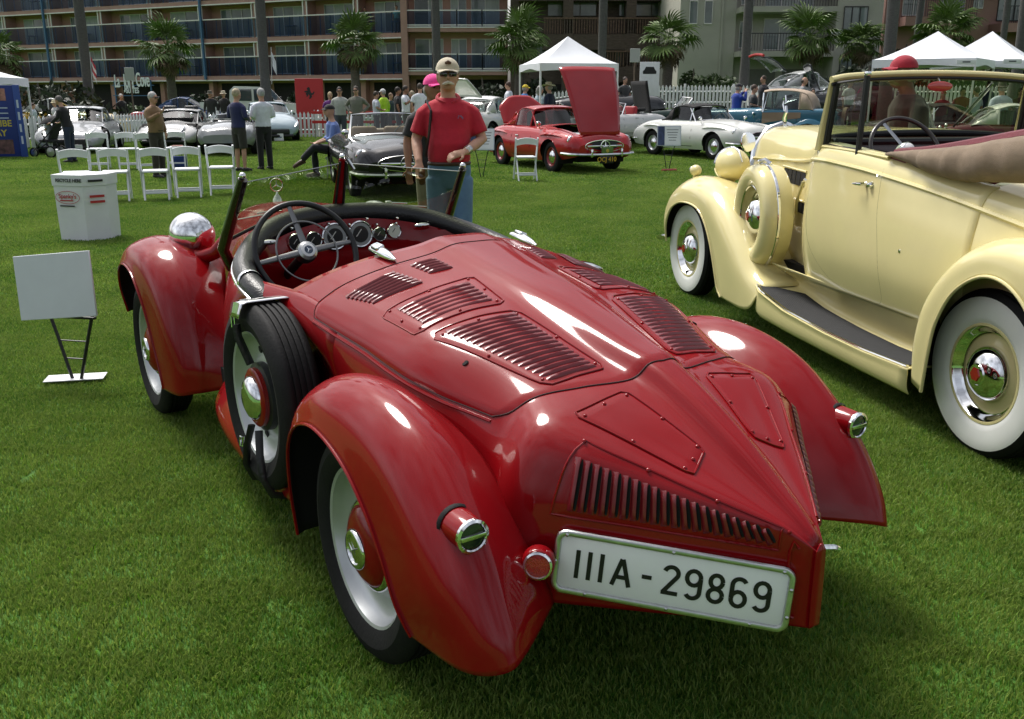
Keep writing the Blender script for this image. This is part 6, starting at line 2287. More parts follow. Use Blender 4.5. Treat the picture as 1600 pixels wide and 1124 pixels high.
    # cars grouped right of centre
    make_car('dark_convertible', 'dark grey open convertible with tan seats behind the red coupe', (4.3, 33.2), 170, (.03, .032, .036), st=MOD, wb=2.6, track=.78, Ro=.33, arch=.40, top='open', seat=SEATTAN, style='modern', lamps='slant', grille='wide', ws=(1.95, 1.34, .58, 1.4), cockpit=(.6, 1.95), bumper=False)
    car, S, body, PT = make_car('green_roadster', 'dark green roadster with its wide black bonnet tipped up', (6.6, 30.2), -172, (.008, .028, .020), st=prof_scale(SL, .95, .92, .95), wb=2.28, track=.66, Ro=.31, arch=.36, top='open', bonnet=True, lamps='round', grille='none', ws=(1.62, 1.22, .5, 1.35))
    G = []
    for i in range(9):
        f = i / 8
        G.append([(2.55 + .18 * f, g * (.86 + .02 * f), .72 + .98 * f) for g in [lerp(-1, 1, j / 10) for j in range(11)]])
    o = MB().grid(G).build('raised_bonnet', SOFTBLK, car)
    solidify(o, .05)
    make_car('finned_car', 'white and red finned car half hidden behind the raised red bonnet', (3.9, 29.4), -140, (.60, .60, .60), st=prof_scale(SL, .9, .9, .9), wb=2.16, track=.63, Ro=.3, arch=.34, top='open', seat=mat('red_seat', (.35, .02, .03), .5), grille='wide', ws=(1.6, 1.15, .5, 1.35))
    # blue and tan tourer with rear spare
    car, S, body, PT = make_car('vintage_tourer', 'teal blue and tan vintage drophead with a spare wheel on its tail', (8.55, 27.4), 152, (.022, .115, .18),
        st=[(-.75, [(0, 1.05), (.3, 1.05), (.5, 1.03), (.58, .98), (.60, .85), (.60, .7), (.6, .55), (.58, .42)]), (-.6, [(0, 1.12), (.34, 1.12), (.55, 1.10), (.64, 1.04), (.66, .88), (.66, .72), (.65, .55), (.62, .40)]),
            (.4, [(0, 1.14), (.36, 1.14), (.58, 1.12), (.68, 1.06), (.70, .9), (.70, .72), (.68, .55), (.64, .38)]), (1.4, [(0, 1.16), (.34, 1.15), (.52, 1.12), (.60, 1.05), (.62, .9), (.62, .72), (.6, .55), (.58, .38)]),
            (1.9, [(0, 1.14), (.22, 1.12), (.34, 1.07), (.40, .98), (.42, .85), (.42, .7), (.42, .55), (.42, .42)]), (3.0, [(0, 1.08), (.14, 1.06), (.22, 1.0), (.26, .92), (.27, .8), (.28, .68), (.28, .55), (.28, .45)])],
        wb=2.9, track=.68, Ro=.36, arch=.30, top='soft', topcol=mat('beige_hood', (.42, .33, .25), .85, var=.1, bump=.2, bscale=200), style='blue', lamps='none', grille='upright', bumper=False, ws=(1.45, 1.62, .52, 1.35), cockpit=(.2, 1.35))
    for s in (1, -1):
        make_wing('rear_wing', [[(.42, .80, .32), (.46, .72, .34), (.46, .60, .36)], [(.36, .82, .60), (.42, .74, .66), (.42, .60, .68)], [(.0, .83, .74), (.0, .74, .86), (.0, .60, .88)], [(-.34, .83, .62), (-.45, .74, .70), (-.45, .58, .72)], [(-.42, .82, .36), (-.62, .74, .40), (-.62, .58, .42)]], s, car, PT)
        make_wing('front_wing', [[(3.3, .80, .45), (3.36, .7, .46), (3.36, .4, .5)], [(3.2, .82, .68), (3.25, .72, .76), (3.25, .36, .76)], [(2.9, .83, .76), (2.9, .72, .88), (2.9, .32, .86)], [(2.5, .83, .60), (2.4, .74, .68), (2.4, .36, .7)], [(2.2, .82, .34), (1.9, .76, .36), (1.9, .45, .4)]], s, car, PT)
        MB().rbox((1.15, s * .72, .33), (1.6, .22, .05), .02).build('running_board', RUBBER, car)
        hl = empty('headlamp', (3.0, s * .42, 1.02))
        hl.parent = car
        MB().lathe([(0, -.16), (.07, -.12), (.115, -.03), (.12, .04), (.10, .06), (0, .07)], 24, 'X').build('lamp_shell', CHROME, hl)
        MB().grid([[tuple(Vector((X, s * yy, z))) for X, yy, z in ((.22, .705, 1.03), (.75, .705, 1.03), (1.3, .66, 1.02))], [(.22, s * .712, .88), (.75, s * .712, .82), (1.3, s * .66, .72)]], flip=(s > 0)).build('tan_panel', mat('tan_panel', (.24, .165, .11), .4, coat=.6), car)
    sp = empty('spare_wheel', (-.86, 0, .80), R(90))
    sp.parent = car
    for nm, me in wheel_set('blue', .36): inst(me, nm, sp)
    MB().lathe([(.36, -.05), (.375, 0), (.37, .05), (.30, .07), (.25, .07)], 32).build('spare_cover', mat('tan_cover', (.22, .15, .10), .7), sp)
    # white estate with raised tailgate, dark car with raised bonnet
    car, S, body, PT = make_car('white_hatchback', 'white hatchback with raised dark tailgate edged in red', (10.0, 36.3), 12, (.68, .69, .68), st=prof_scale(MOD, 1, 1, 1.05), wb=2.6, track=.78, Ro=.33, arch=.40, top='sedan', style='modern', lamps='slant', grille='wide', ws=(2.0, 1.52, .60, 1.2), cockpit=(.5, 1.9), bumper=False)
    G = []
    for i in range(9):
        f = i / 8
        G.append([(-.1 - .95 * f, g * lerp(.62, .56, f), 1.55 + .50 * math.sin(f * 1.7) + .05 * (1 - g * g)) for g in [lerp(-1, 1, j / 10) for j in range(11)]])
    o = MB().grid(G, flip=True).build('tailgate', mat('dark_tailgate', (.03, .035, .04), .25, coat=1), car)
    solidify(o, .05)
    MB().tube([Vector(p) + Vector((0, 0, .04)) for p in G[-1]], .05, 8).build('red_trim', mat('bright_red_trim', (.5, .02, .02), .35), car)
    car, S, body, PT = make_car('dark_saloon', 'dark blue grey saloon with its bonnet raised behind the black shirt', (13.2, 35.0), 175, (.025, .03, .04), st=MOD, wb=2.7, track=.79, Ro=.33, arch=.40, top='sedan', style='modern', lamps='slant', grille='wide', bonnet=True, ws=(2.0, 1.42, .60, 1.2), cockpit=(.5, 1.9), bumper=False)
    G = [[(2.2 + .75 * f - .35 * f, g * .62, 1.0 + .85 * f + .06 * (1 - g * g)) for g in [lerp(-1, 1, j / 8) for j in range(9)]] for f in [i / 8 for i in range(9)]]
    o = MB().grid(G).build('raised_bonnet', PT, car)
    solidify(o, .04)
    # seen through the yellow car's screen
    car, S, body, PT = make_car('black_cabriolet', 'black cabriolet with white framed screen and raised bonnet beyond the yellow convertible', (6.75, 19.5), -28, (.010, .012, .013), top='open', grille='oval', ws=(1.68, 1.42, .58, 1.5), bonnet=True, topcol=SOFTBLK)
    G = [[(2.0 + .55 * f, g * lerp(.5, .46, f), 1.0 + .78 * f + .04 * (1 - g * g)) for g in [lerp(-1, 1, j / 8) for j in range(9)]] for f in [i / 8 for i in range(9)]]
    o = MB().grid(G).build('raised_bonnet', mat('charcoal_bonnet', (.03, .032, .036), .3, coat=1), car)
    solidify(o, .03)
    make_car('maroon_coupe', 'maroon sports car with white hard top behind the yellow convertible', (10.6, 22.6), -14, (.085, .010, .018), top='coupe', topcol=mat('white_hardtop', (.66, .66, .64), .3, coat=1), ws=(1.66, 1.34, .58, 1.25), glassmat=glass('pale_glass', (.7, .78, .76), 1.5))
    make_car('grey_roadster', 'dark grey convertible with black hood behind the yellow car screen', (12.4, 25.6), 172, (.04, .042, .045), top='soft', topcol=SOFTBLK, ws=(1.7, 1.30, .56, 1.38))
    make_car('yellow_taxi', 'white and yellow car parked beyond the picket fence', (-17.8, 36.0), 8, (.62, .40, .05), st=MOD, wb=2.7, track=.79, Ro=.33, arch=.40, top='sedan', topcol=mat('white_roof', (.66, .66, .64), .3, coat=1), style='modern', lamps='slant', grille='wide', ws=(2.0, 1.42, .6, 1.2), cockpit=(.5, 1.9), bumper=False)
    make_car('parked_saloon', 'blue saloon parked on the street before the hotel entrance', (-15.6, 43.5), 5, (.03, .06, .16), st=MOD, wb=2.7, track=.79, Ro=.33, arch=.40, top='sedan', style='modern', lamps='slant', grille='wide', ws=(2.0, 1.42, .6, 1.2), cockpit=(.5, 1.9), bumper=False)
    # white pickup beyond the fence
    q = empty('pickup_truck', (-12.9, 44.0, 0), R(3), 'white pickup truck parked beyond the picket fence', 'truck')
    WP = paint('pickup_white', (.66, .67, .68))
    MB().prism([(-1.0, .55), (3.9, .55), (3.95, .95), (3.8, 1.12), (2.5, 1.22), (2.35, 1.25), (1.75, 1.90), (.55, 1.93), (.35, 1.75), (.3, 1.25), (-1.0, 1.25)], -.93, .93, lambda x, y, z: (x, z, y)).build('body', WP, q, angle=25)
    for s in (1, -1):
        MB().prism([(.6, 1.3), (1.3, 1.3), (1.3, 1.8), (.65, 1.8)], .925, .945, lambda x, y, z: (x, s * z, y)).build('side_window', DARKGLASS, q, False)
        MB().prism([(1.4, 1.3), (2.15, 1.3), (1.75, 1.8), (1.4, 1.8)], .925, .945, lambda x, y, z: (x, s * z, y)).build('side_window', DARKGLASS, q, False)
        for xx in (0, 3.1):
            wv = empty('wheel', (xx, s * .84, .40), 0 if s > 0 else math.pi)
            wv.parent = q
            for nm, me in wheel_set('modern', .40): inst(me, nm, wv)
        MB().rbox((3.9, s * .7, .9), (.12, .3, .2), .04).build('headlamp', LAMPGLASS, q)
        MB().rbox((2.2, s * 1.08, 1.35), (.12, .2, .26), .05).build('door_mirror', BLACK, q)
    MB().rbox((4.0, 0, .62), (.12, 1.9, .25), .05).build('bumper', CHROME, q)
    MB().add([(2.33, -.80, 1.27), (2.33, .80, 1.27), (1.80, .74, 1.86), (1.80, -.74, 1.86)], [(0, 1, 2, 3)]).build('windscreen', DARKGLASS, q, False)
build_cars()
# ================================================================ people
SKIN = mat('skin', (.47, .27, .19), .5, var=.12, vscale=14, spec=.35)
SKINT = mat('tanned_skin', (.27, .135, .085), .5, var=.12, vscale=14, spec=.35)
SKIND = mat('brown_skin', (.15, .075, .048), .5, var=.12, vscale=14)
def cloth(name, c, var=.14): return mat('cloth_' + name, c, .85, var=var, vscale=9, bump=.35, bscale=28, sheen=.15)
def remeshed(m, voxel, name, iters=3, fac=.5):
    o = m.build('tmp', SKIN, None, False)
    r = o.modifiers.new('r', 'REMESH')
    r.mode = 'VOXEL'
    r.voxel_size = voxel
    sm = o.modifiers.new('s', 'SMOOTH')
    sm.factor = fac
    sm.iterations = iters
    dg = bpy.context.evaluated_depsgraph_get()
    me = bpy.data.meshes.new_from_object(o.evaluated_get(dg))
    me.name = name
    me.polygons.foreach_set('use_smooth', [True] * len(me.polygons))
    old = o.data
    bpy.data.objects.remove(o)
    bpy.data.meshes.remove(old)
    me.materials.clear()
    return me
def ring_tube(m, rings, n=16):
    """closed loft through rings (centre, rx, ry)"""
    G = []
    for c, rx, ry in rings:
        G.append([(c[0] + rx * math.cos(2 * math.pi * j / n), c[1] + ry * math.sin(2 * math.pi * j / n), c[2]) for j in range(n)])
    o = len(m.v)
    m.grid(G, cv=True)
    k = len(rings)
    m.f.append(tuple(o + j for j in reversed(range(n))))
    m.m.append(0)
    m.f.append(tuple(o + (k - 1) * n + j for j in range(n)))
    m.m.append(0)
POSES = {  # elbow, wrist, finger direction for each arm (left y>0); legs: knee, ankle offsets; lean of the upper body
    'stand': dict(L=((-.03, .25, 1.17), (.03, .27, .93), (.02, .0, -1)), R=((-.03, -.25, 1.17), (.03, -.27, .93), (.02, 0, -1))),
    'arms_front': dict(L=((-.02, .25, 1.18), (.20, .12, 1.10), (.8, -.6, -.1)), R=((-.02, -.25, 1.18), (.20, -.12, 1.12), (.8, .6, -.1))),
    'hips': dict(L=((-.10, .34, 1.20), (.06, .20, 1.03), (.6, -.6, -.3)), R=((-.10, -.34, 1.20), (.06, -.20, 1.03), (.6, .6, -.3))),
    'camera': dict(L=((.16, .20, 1.28), (.28, .05, 1.52), (.3, -.6, .5)), R=((.16, -.20, 1.28), (.28, -.05, 1.52), (.3, .6, .5)), lean=.03),
    'push': dict(L=((.06, .23, 1.20), (.32, .2, 1.05), (1, 0, -.2)), R=((.06, -.23, 1.20), (.32, -.2, 1.05), (1, 0, -.2)), lean=.12),
    'one_up': dict(L=((-.03, .25, 1.17), (.04, .26, .93), (.1, 0, -1)), R=((.06, -.26, 1.19), (.24, -.10, 1.33), (.5, .5, .6))),
    'walk': dict(L=((.02, .27, 1.17), (.17, .29, 1.0), (.5, -.1, -.8)), R=((-.02, -.27, 1.19), (.19, -.15, 1.04), (.5, .8, -.2)), kneeL=(.06, .50), ankleL=(.10, .08), kneeR=(.0, .5), ankleR=(-.12, .09)),
    'lean': dict(L=((.08, .28, 1.12), (.30, .20, .98), (.8, 0, -.6)), R=((.08, -.28, 1.12), (.30, -.20, .98), (.8, 0, -.6)), lean=.10),
    'main': dict(L=((.02, .275, 1.17), (.24, .12, 1.09), (.30, -.92, -.2)), R=((-.03, -.265, 1.17), (.14, -.25, 1.01), (.4, .1, -.9))),
}
def hand_parts(m, wr, d, s, side, r=.0095, curl=.5):
    """palm and five unequal bent fingers from the wrist along d"""
    d = Vector(d).normalized()
    out = Vector((0, side, 0))
    nrm = d.cross(out)
    if nrm.length < .2: nrm = d.cross(Vector((1, 0, 0)))
    nrm.normalize()
    wdt = nrm.cross(d).normalized()
    if wdt.x < 0: wdt = -wdt                             # thumb side looks forward
    palm = nrm if nrm.y * side < 0 else -nrm
    wr = Vector(wr)
    m.tube([wr - d * .02, wr + d * .03, wr + d * .08, wr + d * .095], [.026, .034, .036, .03], 8, flat=.6, up=tuple(palm))
    for k, (o_, L) in enumerate(((.030, .070), (.010, .080), (-.010, .075), (-.029, .058))):
        b = wr + d * .085 + wdt * o_
        p1 = b + (d * .9 + palm * .25 * curl * 2).normalized() * L * .5
        p2 = p1 + (d * .55 + palm * curl * 1.3).normalized() * L * .35
        p3 = p2 + (d * .2 + palm * curl * 1.6).normalized() * L * .28
        m.tube([b - d * .02, p1, p2, p3], [r, r * .95, r * .9, r * .75], 6)
    b = wr + d * .02 + wdt * .022
    p1 = b + (d * .6 + wdt * .8).normalized() * .045
    p2 = p1 + (d * .9 + wdt * .25 + palm * .4).normalized() * .035
    m.tube([b - wdt * .015, p1, p2], [r * 1.3, r * 1.15, r * .85], 6)
PCACHE = {}
def body_meshes(pose, voxel, belly, build, sleeve, legs, bow=0.0):
    key = (pose, voxel, belly, build, sleeve, legs)
    if key in PCACHE: return PCACHE[key]
    P = POSES[pose]
    ln = P.get('lean', 0)
    def T(x, y, z):                                      # upper body leans forward from the hips
        return (x + ln * max(0, z - .95) * 1.9, y, z - .12 * ln * max(0, z - .95))
    b = build
    torso = [((0, 0, .84), .095 * b, .15 * b), ((0, 0, .93), .118 * b, .168 * b), ((.01 + belly * .3, 0, 1.03), (.108 + belly * .6) * b, .158 * b), ((.012 + belly * .4, 0, 1.14), (.112 + belly * .8) * b, .158 * b),
             ((.012, 0, 1.26), .122 * b, .168 * b), ((.0, 0, 1.37), .115 * b, .182 * b), ((-.01, 0, 1.44), .085 * b, .15 * b), ((-.01, 0, 1.475), .062, .075)]
    torso = [(T(*c), rx, ry) for c, rx, ry in torso]
    neck = [T(-.012, 0, 1.44), T(0, 0, 1.50), T(.012, 0, 1.57)]
    hc = Vector(T(.022, 0, 1.635))
    arms = {}
    for sd, k in ((1, 'L'), (-1, 'R')):
        e, wv, d = P[k]
        arms[sd] = [Vector(T(-.005, sd * .140 * b, 1.395)), Vector(T(-.008, sd * (.195 * b), 1.355)), Vector(T(e[0], e[1] * b, e[2])), Vector(T(wv[0], wv[1] * b, wv[2])), Vector(d)]
    leg = {}
    for sd, k in ((1, 'L'), (-1, 'R')):
        kn = P.get('knee' + k, (.015, .49))
        an = P.get('ankle' + k, (0, .085))
        leg[sd] = [Vector((0, sd * .088, .88)), Vector((kn[0], sd * .098, kn[1])), Vector((an[0], sd * .105, an[1]))]
    # skin
    m = MB()
    ring_tube(m, [(c, rx * .93, ry * .93) for c, rx, ry in torso])
    m.tube(neck, [.062, .056, .058], 12)
    m.ball(hc, (.094, .076, .118), 18, 14)
    m.ball(hc + Vector((.03, 0, -.062)), (.062, .055, .055), 14, 10)       # jaw
    m.tube([hc + Vector((.078, 0, .018)), hc + Vector((.112, 0, -.022)), hc + Vector((.09, 0, -.032))], [.011, .016, .014], 8)   # nose
    m.ball(hc + Vector((.078, 0, .034)), (.022, .052, .012), 12, 8)        # brow
    for sd in (1, -1):
        m.ball(hc + Vector((-.004, sd * .077, -.008)), (.02, .010, .031), 10, 8)
        a = arms[sd]
        m.tube([a[0], a[1], a[1].lerp(a[2], .5), a[2], a[2].lerp(a[3], .4), a[3]], [.055, .054, .046, .040, .041, .027], 10)
        hand_parts(m, a[3], a[4], 1, sd)
        l = leg[sd]
        m.tube([l[0], l[0].lerp(l[1], .5), l[1], l[1].lerp(l[2], .35), l[2], l[2] - Vector((0, 0, .05))], [.082, .068, .052, .054, .036, .036], 10)
        f = l[2]
        m.tube([f + Vector((-.05, 0, -.045)), f + Vector((.06, sd * .008, -.045)), f + Vector((.15, sd * .015, -.06))], [.034, .036, .024], 8)
    body = remeshed(m, voxel, 'body', 2, .4)
    # shirt
    m = MB()
    tk = [((torso[2][0][0], 0, .975), torso[2][1] * 1.02, torso[2][2] * 1.02)] if legs == 'tucked' else []
    ring_tube(m, tk + [(c, rx * 1.08 + .008, ry * 1.06 + .008) for c, rx, ry in torso[2 if legs == 'tucked' else 1:-1]] + [(torso[-1][0], .072, .08)])
    for sd in (1, -1):
        a = arms[sd]
        pts = [a[0], a[1], a[1].lerp(a[2], .5), a[2], a[2].lerp(a[3], .5), a[3].lerp(a[2], .04)]
        rad = [.060, .064, .060, .055, .051, .042]
        if sleeve == 'short':
            pts, rad = [a[0], a[1], a[1].lerp(a[2], .45), a[1].lerp(a[2], .78)], [.060, .066, .066, .067]
        m.tube(pts, rad, 10)
    shirt = remeshed(m, max(voxel, .011), 'shirt', 4, .5)
    # trousers or shorts
    m = MB()
    top = [(c, rx * 1.06 + .006, ry * 1.05 + .006) for c, rx, ry in torso[:3]]
    top[-1] = ((top[-1][0][0], 0, 1.0), top[-1][1], top[-1][2])
    ring_tube(m, [((0, 0, .80), .085, .14)] + top)
    for sd in (1, -1):
        l = leg[sd]
        if legs == 'shorts':
            m.tube([l[0], l[0].lerp(l[1], .5), l[0].lerp(l[1], .98)], [.10, .092, .088], 12)
        else:
            m.tube([l[0], l[0].lerp(l[1], .5), l[1], l[1].lerp(l[2], .5), l[2] + Vector((0, 0, -.01))], [.098, .086, .074, .068, .064], 12)
    pants = remeshed(m, max(voxel, .011), 'trousers', 4, .5)
    shoe = MB()
    res = (body, shirt, pants, hc, arms, leg, torso)
    PCACHE[key] = res
    return res
def give(me, name, parent, mt, **k):
    if not me.materials: me.materials.append(None)
    o = inst(me, name, parent, **k)
    o.material_slots[0].link = 'OBJECT'
    o.material_slots[0].material = mt
    return o
HEADM = {}
def head_mesh(kind):
    if kind in HEADM: return HEADM[kind]
    m = MB()
    if kind == 'hair':
        m.ball((-.014, 0, .028), (.098, .085, .105), 16, 12)
    elif kind == 'long_hair':
        m.ball((-.014, 0, .028), (.100, .087, .106), 16, 12)
        m.tube([(-.05, 0, .03), (-.075, 0, -.06), (-.07, 0, -.13)], [.08, .078, .05], 12)
    elif kind == 'bald_hair':
        m.ball((-.03, 0, -.005), (.082, .084, .07), 16, 12)
    elif kind == 'cap':
        G = []
        for i in range(7):
            t = math.pi / 2 * i / 6
            G.append([(-.006 + .106 * math.cos(t) * math.cos(q), .090 * math.cos(t) * math.sin(q), .035 + .095 * math.sin(t)) for q in [2 * math.pi * j / 20 for j in range(20)]])
        m.grid(G, cv=True)
        G = []
        for i in range(5):
            f = i / 4
            G.append([(.075 + .095 * f * math.cos(q * .9) - .01, .082 * math.sin(q) * (1 - .12 * f), .050 - .016 * f - .016 * abs(math.sin(q)) ** 2) for q in [R(lerp(-85, 85, j / 10)) for j in range(11)]])
        m.grid(G)
        m.grid([[(x, y, z - .006) for x, y, z in r] for r in G], flip=True)
    elif kind in ('hat', 'cowboy'):
        k = 1.0 if kind == 'hat' else 1.25
        m.lathe([(0, .145), (.05, .148), (.082, .135), (.09, .09), (.098, .045), (.13 * k, .035), (.155 * k, .03), (.155 * k, .025), (.12, .03), (.09, .04)], 22, 'Z')
        if kind == 'cowboy':
            m.v = [(x, y, z + .05 * (abs(y) / .19) ** 2 if z < .06 else z - .03 * (abs(y) < .03)) for x, y, z in m.v]
    HEADM[kind] = m.mesh('headwear', BLACK)
    HEADM[kind].materials.clear()
    return HEADM[kind]
shoe_me = MB()
shoe_me.tube([(-.075, 0, .045), (-.05, 0, .05), (.03, 0, .052), (.10, 0, .04), (.17, 0, .03), (.195, 0, .026)], [.030, .046, .047, .046, .038, .018], 12, flat=.9)
shoe_me.box((.06, 0, .012), (.26, .085, .024))
shoe_me = shoe_me.mesh('shoe', BLACK)
shoe_me.materials.clear()
EYE = mat('eye_dark', (.02, .015, .012), .2)
eye_me = MB().ball((0, 0, 0), (.006, .013, .008), 8, 6).mesh('eye', EYE)
LIP = mat('lip', (.24, .09, .075), .5)
lip_me = MB().ball((0, 0, 0), (.008, .026, .006), 10, 6).mesh('mouth', LIP)
shade_me = MB().rbox((.0, .034, 0), (.012, .056, .036), .006).rbox((0, -.034, 0), (.012, .056, .036), .006).tube([(0, .062, .008), (-.05, .079, .008), (-.1, .082, .0)], .003, 5).tube([(0, -.062, .008), (-.05, -.079, .008), (-.1, -.082, 0)], .003, 5).mesh('sunglasses', mat('sunglass_black', (.008, .008, .009), .1, coat=1))
def person(x, y, face, label, H=1.75, pose='stand', shirt=(.5, .5, .5), pants=(.05, .05, .06), head=('hair', (.1, .08, .06)), sleeve='short', legs='long', skin=None,
           voxel=.016, belly=.0, build=1.0, shades=False, group=None, z=None, shoes=(.02, .02, .02), headtilt=0.0, headyaw=0.0):
    """face: heading in degrees of the way the figure looks"""
    z = gz(x, y) if z is None else z
    p = empty('person', (x, y, z), R(face), label, 'person', group)
    s = H / 1.755
    p.scale = (s, s, s)
    body, sh, pt, hc, arms, leg, torso = body_meshes(pose, voxel, belly, build, sleeve, legs)
    sk = skin or SKIN
    give(body, 'body', p, sk)
    give(sh, 'shirt', p, cloth('%.2f_%.2f_%.2f' % shirt, shirt))
    give(pt, 'trousers' if legs != 'shorts' else 'shorts', p, cloth('%.2f_%.2f_%.2f' % pants, pants))
    for sd in (1, -1):
        a = leg[sd][2]
        give(shoe_me, 'shoe', p, mat('shoe_%.2f' % shoes[0], shoes, .5), loc=(a.x, a.y, a.z - .085 + .002))
        inst(eye_me, 'eye', p, loc=hc + Vector((.0885, sd * .032, .010)))
    inst(lip_me, 'mouth', p, loc=hc + Vector((.0935, 0, -.066)))
    if shades: inst(shade_me, 'sunglasses', p, loc=hc + Vector((.108, 0, .008)))
    kind, c = head
    if kind in ('cap', 'hat', 'cowboy'):
        give(head_mesh(kind), kind, p, cloth('hat%.2f_%.2f_%.2f' % c, c), loc=hc)
        give(head_mesh('bald_hair'), 'hair', p, mat('grey_hair', (.30, .28, .26), .7, var=.3, vscale=40), loc=hc + Vector((0, 0, -.01)))
    elif kind != 'bald':
        give(head_mesh(kind), 'hair', p, mat('hair_%.2f_%.2f' % (c[0], c[1]), c, .6, var=.4, vscale=30, bump=.8, bscale=90, stretch=(1, 1, .3)), loc=hc)
    return p, hc, arms, torso
def build_people():
    def at(px, d): return (px - 800) / CF * (d * math.cos(CTH) + (CH - 1) * math.sin(CTH)), d
    def P(px, d, face, label, **k):
        x, y = at(px, d)
        return person(x, y, face, label, **k)
    # the man in red in front of the windscreen
    x, y = at(702, 7.75)
    p, hc, arms, torso = person(x, y, -84, 'man in red polo shirt, jeans and beige cap walking behind the roadster windscreen', H=1.86, pose='main', shirt=(.42, .010, .028), pants=(.10, .19, .34),
                                head=('cap', (.50, .44, .33)), voxel=.009, belly=.040, build=.93, shades=True, shoes=(.1, .07, .05), legs='tucked')
    MB().tube([hc + Vector((.102 - .012 * abs(sd), sd * .042, -.050 - .014 * abs(sd))) for sd in (-1, -.5, 0, .5, 1)], [.006, .012, .013, .012, .006], 8).build('moustache', mat('white_moustache', (.62, .57, .48), .8, bump=.5, bscale=150), p)
    a = arms[1]
    d = (a[3] - a[2]).normalized()
    MB().tube([a[3] - d * .055, a[3] - d * .030], [.036, .034], 14).build('watch_strap', STEEL, p)
    w0 = a[3] - d * .042
    MB().lathe([(.0, .012), (.018, .012), (.021, .006), (.021, -.004)], 16, 'X', w0 + Vector((.030, .0, .006))).build('watch_face', WHITEPAINT, p)
    MB().tube([(torso[2][0][0] + ((torso[2][1] * 1.06 - .002) * math.cos(q)), (torso[2][2] * 1.05 - .002) * math.sin(q), .995) for q in [2 * math.pi * i / 24 for i in range(24)]], .016, 8, closed=True).build('belt', mat('brown_belt', (.05, .022, .014), .5, var=.2), p)
    MB().tube([(-.16, -.155, 1.12), (-.10, -.175, 1.30), (-.01, -.155, 1.455), (.09, -.13, 1.38), (.135, -.15, 1.22), (.11, -.18, 1.05)], .018, 6, flat=.35).build('bag_strap', BLACK, p)
    cl = MB()
    cl.tube([(.005 + .078 * math.cos(q), .083 * math.sin(q), 1.472 - .034 * math.cos(q)) for q in [R(lerp(16, 344, i / 20)) for i in range(21)]], [.007] + [.013] * 19 + [.007], 8, flat=1.2)
    cl.build('collar', cloth('0.40_0.01_0.03', (.40, .012, .03)), p)
    MB().tube([(.15, .085 + .02 * math.sin(i), 1.335 + .014 * math.cos(1.7 * i)) for i in range(6)], .0035, 5).build('embroidery', mat('embroidery', (.20, .12, .22), .7), p)
    MB().tube([hc + Vector((.095, -.022, .085)), hc + Vector((.10, 0, .092)), hc + Vector((.095, .022, .085))], [.009, .014, .009], 8).build('cap_badge', mat('brown_embroidery', (.09, .045, .025), .8), p)
    MB().rbox(arms[-1][3] + Vector((.045, .02, -.10)), (.085, .05, .12), .02, 3, Matrix.Rotation(R(25), 3, 'Y')).build('leather_case', mat('brown_case', (.12, .045, .018), .5, var=.2), p)
    # the person with the pink cap behind him
    x, y = at(678, 8.9)
    p, hc, arms, torso = person(x, y, -60, 'person in bright pink cap and black top standing behind the man in red', H=1.76, pose='stand', shirt=(.012, .012, .014), pants=(.22, .19, .14),
                                head=('cap', (.80, .05, .28)), voxel=.012, skin=SKINT)
    # man in red cap behind the yellow convertible
    x, y = at(1425, 8.1)
    person(x, y, 178, 'man in red baseball cap and black shirt leaning behind the yellow convertible', H=1.90, pose='lean', shirt=(.008, .008, .010), pants=(.02, .025, .04), head=('cap', (.32, .012, .03)), voxel=.010,
           skin=SKIND, shades=True, build=1.05)
    # visitors on the lawn
    P(105, 23.0, 172, 'man in dark jacket and jeans pushing a pushchair', H=1.56, pose='push', shirt=(.012, .013, .014), pants=(.02, .03, .06), head=('hair', (.10, .09, .085)), sleeve='long')
    P(242, 18.7, -20, 'elderly man in tan corduroy blazer and brown trousers', H=1.63, pose='one_up', shirt=(.21, .13, .065), pants=(.035, .03, .022), head=('hair', (.42, .41, .40)), sleeve='long', belly=.03, shades=True)
    P(372, 20.3, 60, 'blond man in navy printed jacket and dark shorts', H=1.70, pose='arms_front', shirt=(.018, .022, .085), pants=(.03, .028, .024), head=('hair', (.42, .35, .24)), sleeve='long', legs='shorts')
    P(411, 20.8, 125, 'grey haired man in white shirt and black trousers', H=1.71, pose='arms_front', shirt=(.66, .69, .76), pants=(.008, .008, .009), head=('hair', (.36, .36, .36)), sleeve='long')
    P(532, 30, -80, 'man in pale grey sweater beside the red banner panel', H=1.80, pose='stand', shirt=(.42, .43, .40), pants=(.06, .07, .09), head=('hair', (.02, .016, .014)), sleeve='long', shades=True)
    P(558, 29.5, -95, 'man in olive grey sweater with hands on hips', H=1.82, pose='hips', shirt=(.16, .16, .13), pants=(.05, .055, .06), head=('hair', (.05, .035, .025)), sleeve='long', shades=True)
    P(517, 33, -70, 'fair haired woman in purple top beside the red banner panel', H=1.66, shirt=(.12, .02, .17), pants=(.03, .03, .04), head=('long_hair', (.40, .31, .18)))
    P(588, 33, 20, 'man in pale blue shirt with a dark bag strap', H=1.68, shirt=(.52, .55, .62), head=('hair', (.05, .04, .03)), pose='arms_front')
    P(600, 34, 150, 'marshal in fluorescent yellow green jacket', H=1.76, shirt=(.46, .72, .04), head=('cap', (.6, .6, .6)), sleeve='long')
    P(611, 35, -40, 'brown haired visitor in dark teal top beside the marshal', H=1.62, shirt=(.03, .05, .06), head=('hair', (.16, .10, .06)))
    P(622, 33, 10, 'dark haired man in black shirt behind the picket fence', H=1.80, shirt=(.010, .010, .012), head=('hair', (.02, .015, .012)), skin=SKINT)
    P(634, 32.5, -5, 'man in white short sleeved shirt raising a hand to his mouth', H=1.83, pose='one_up', shirt=(.68, .70, .74), pants=(.10, .09, .075), head=('hair', (.03, .02, .016)), skin=SKINT)
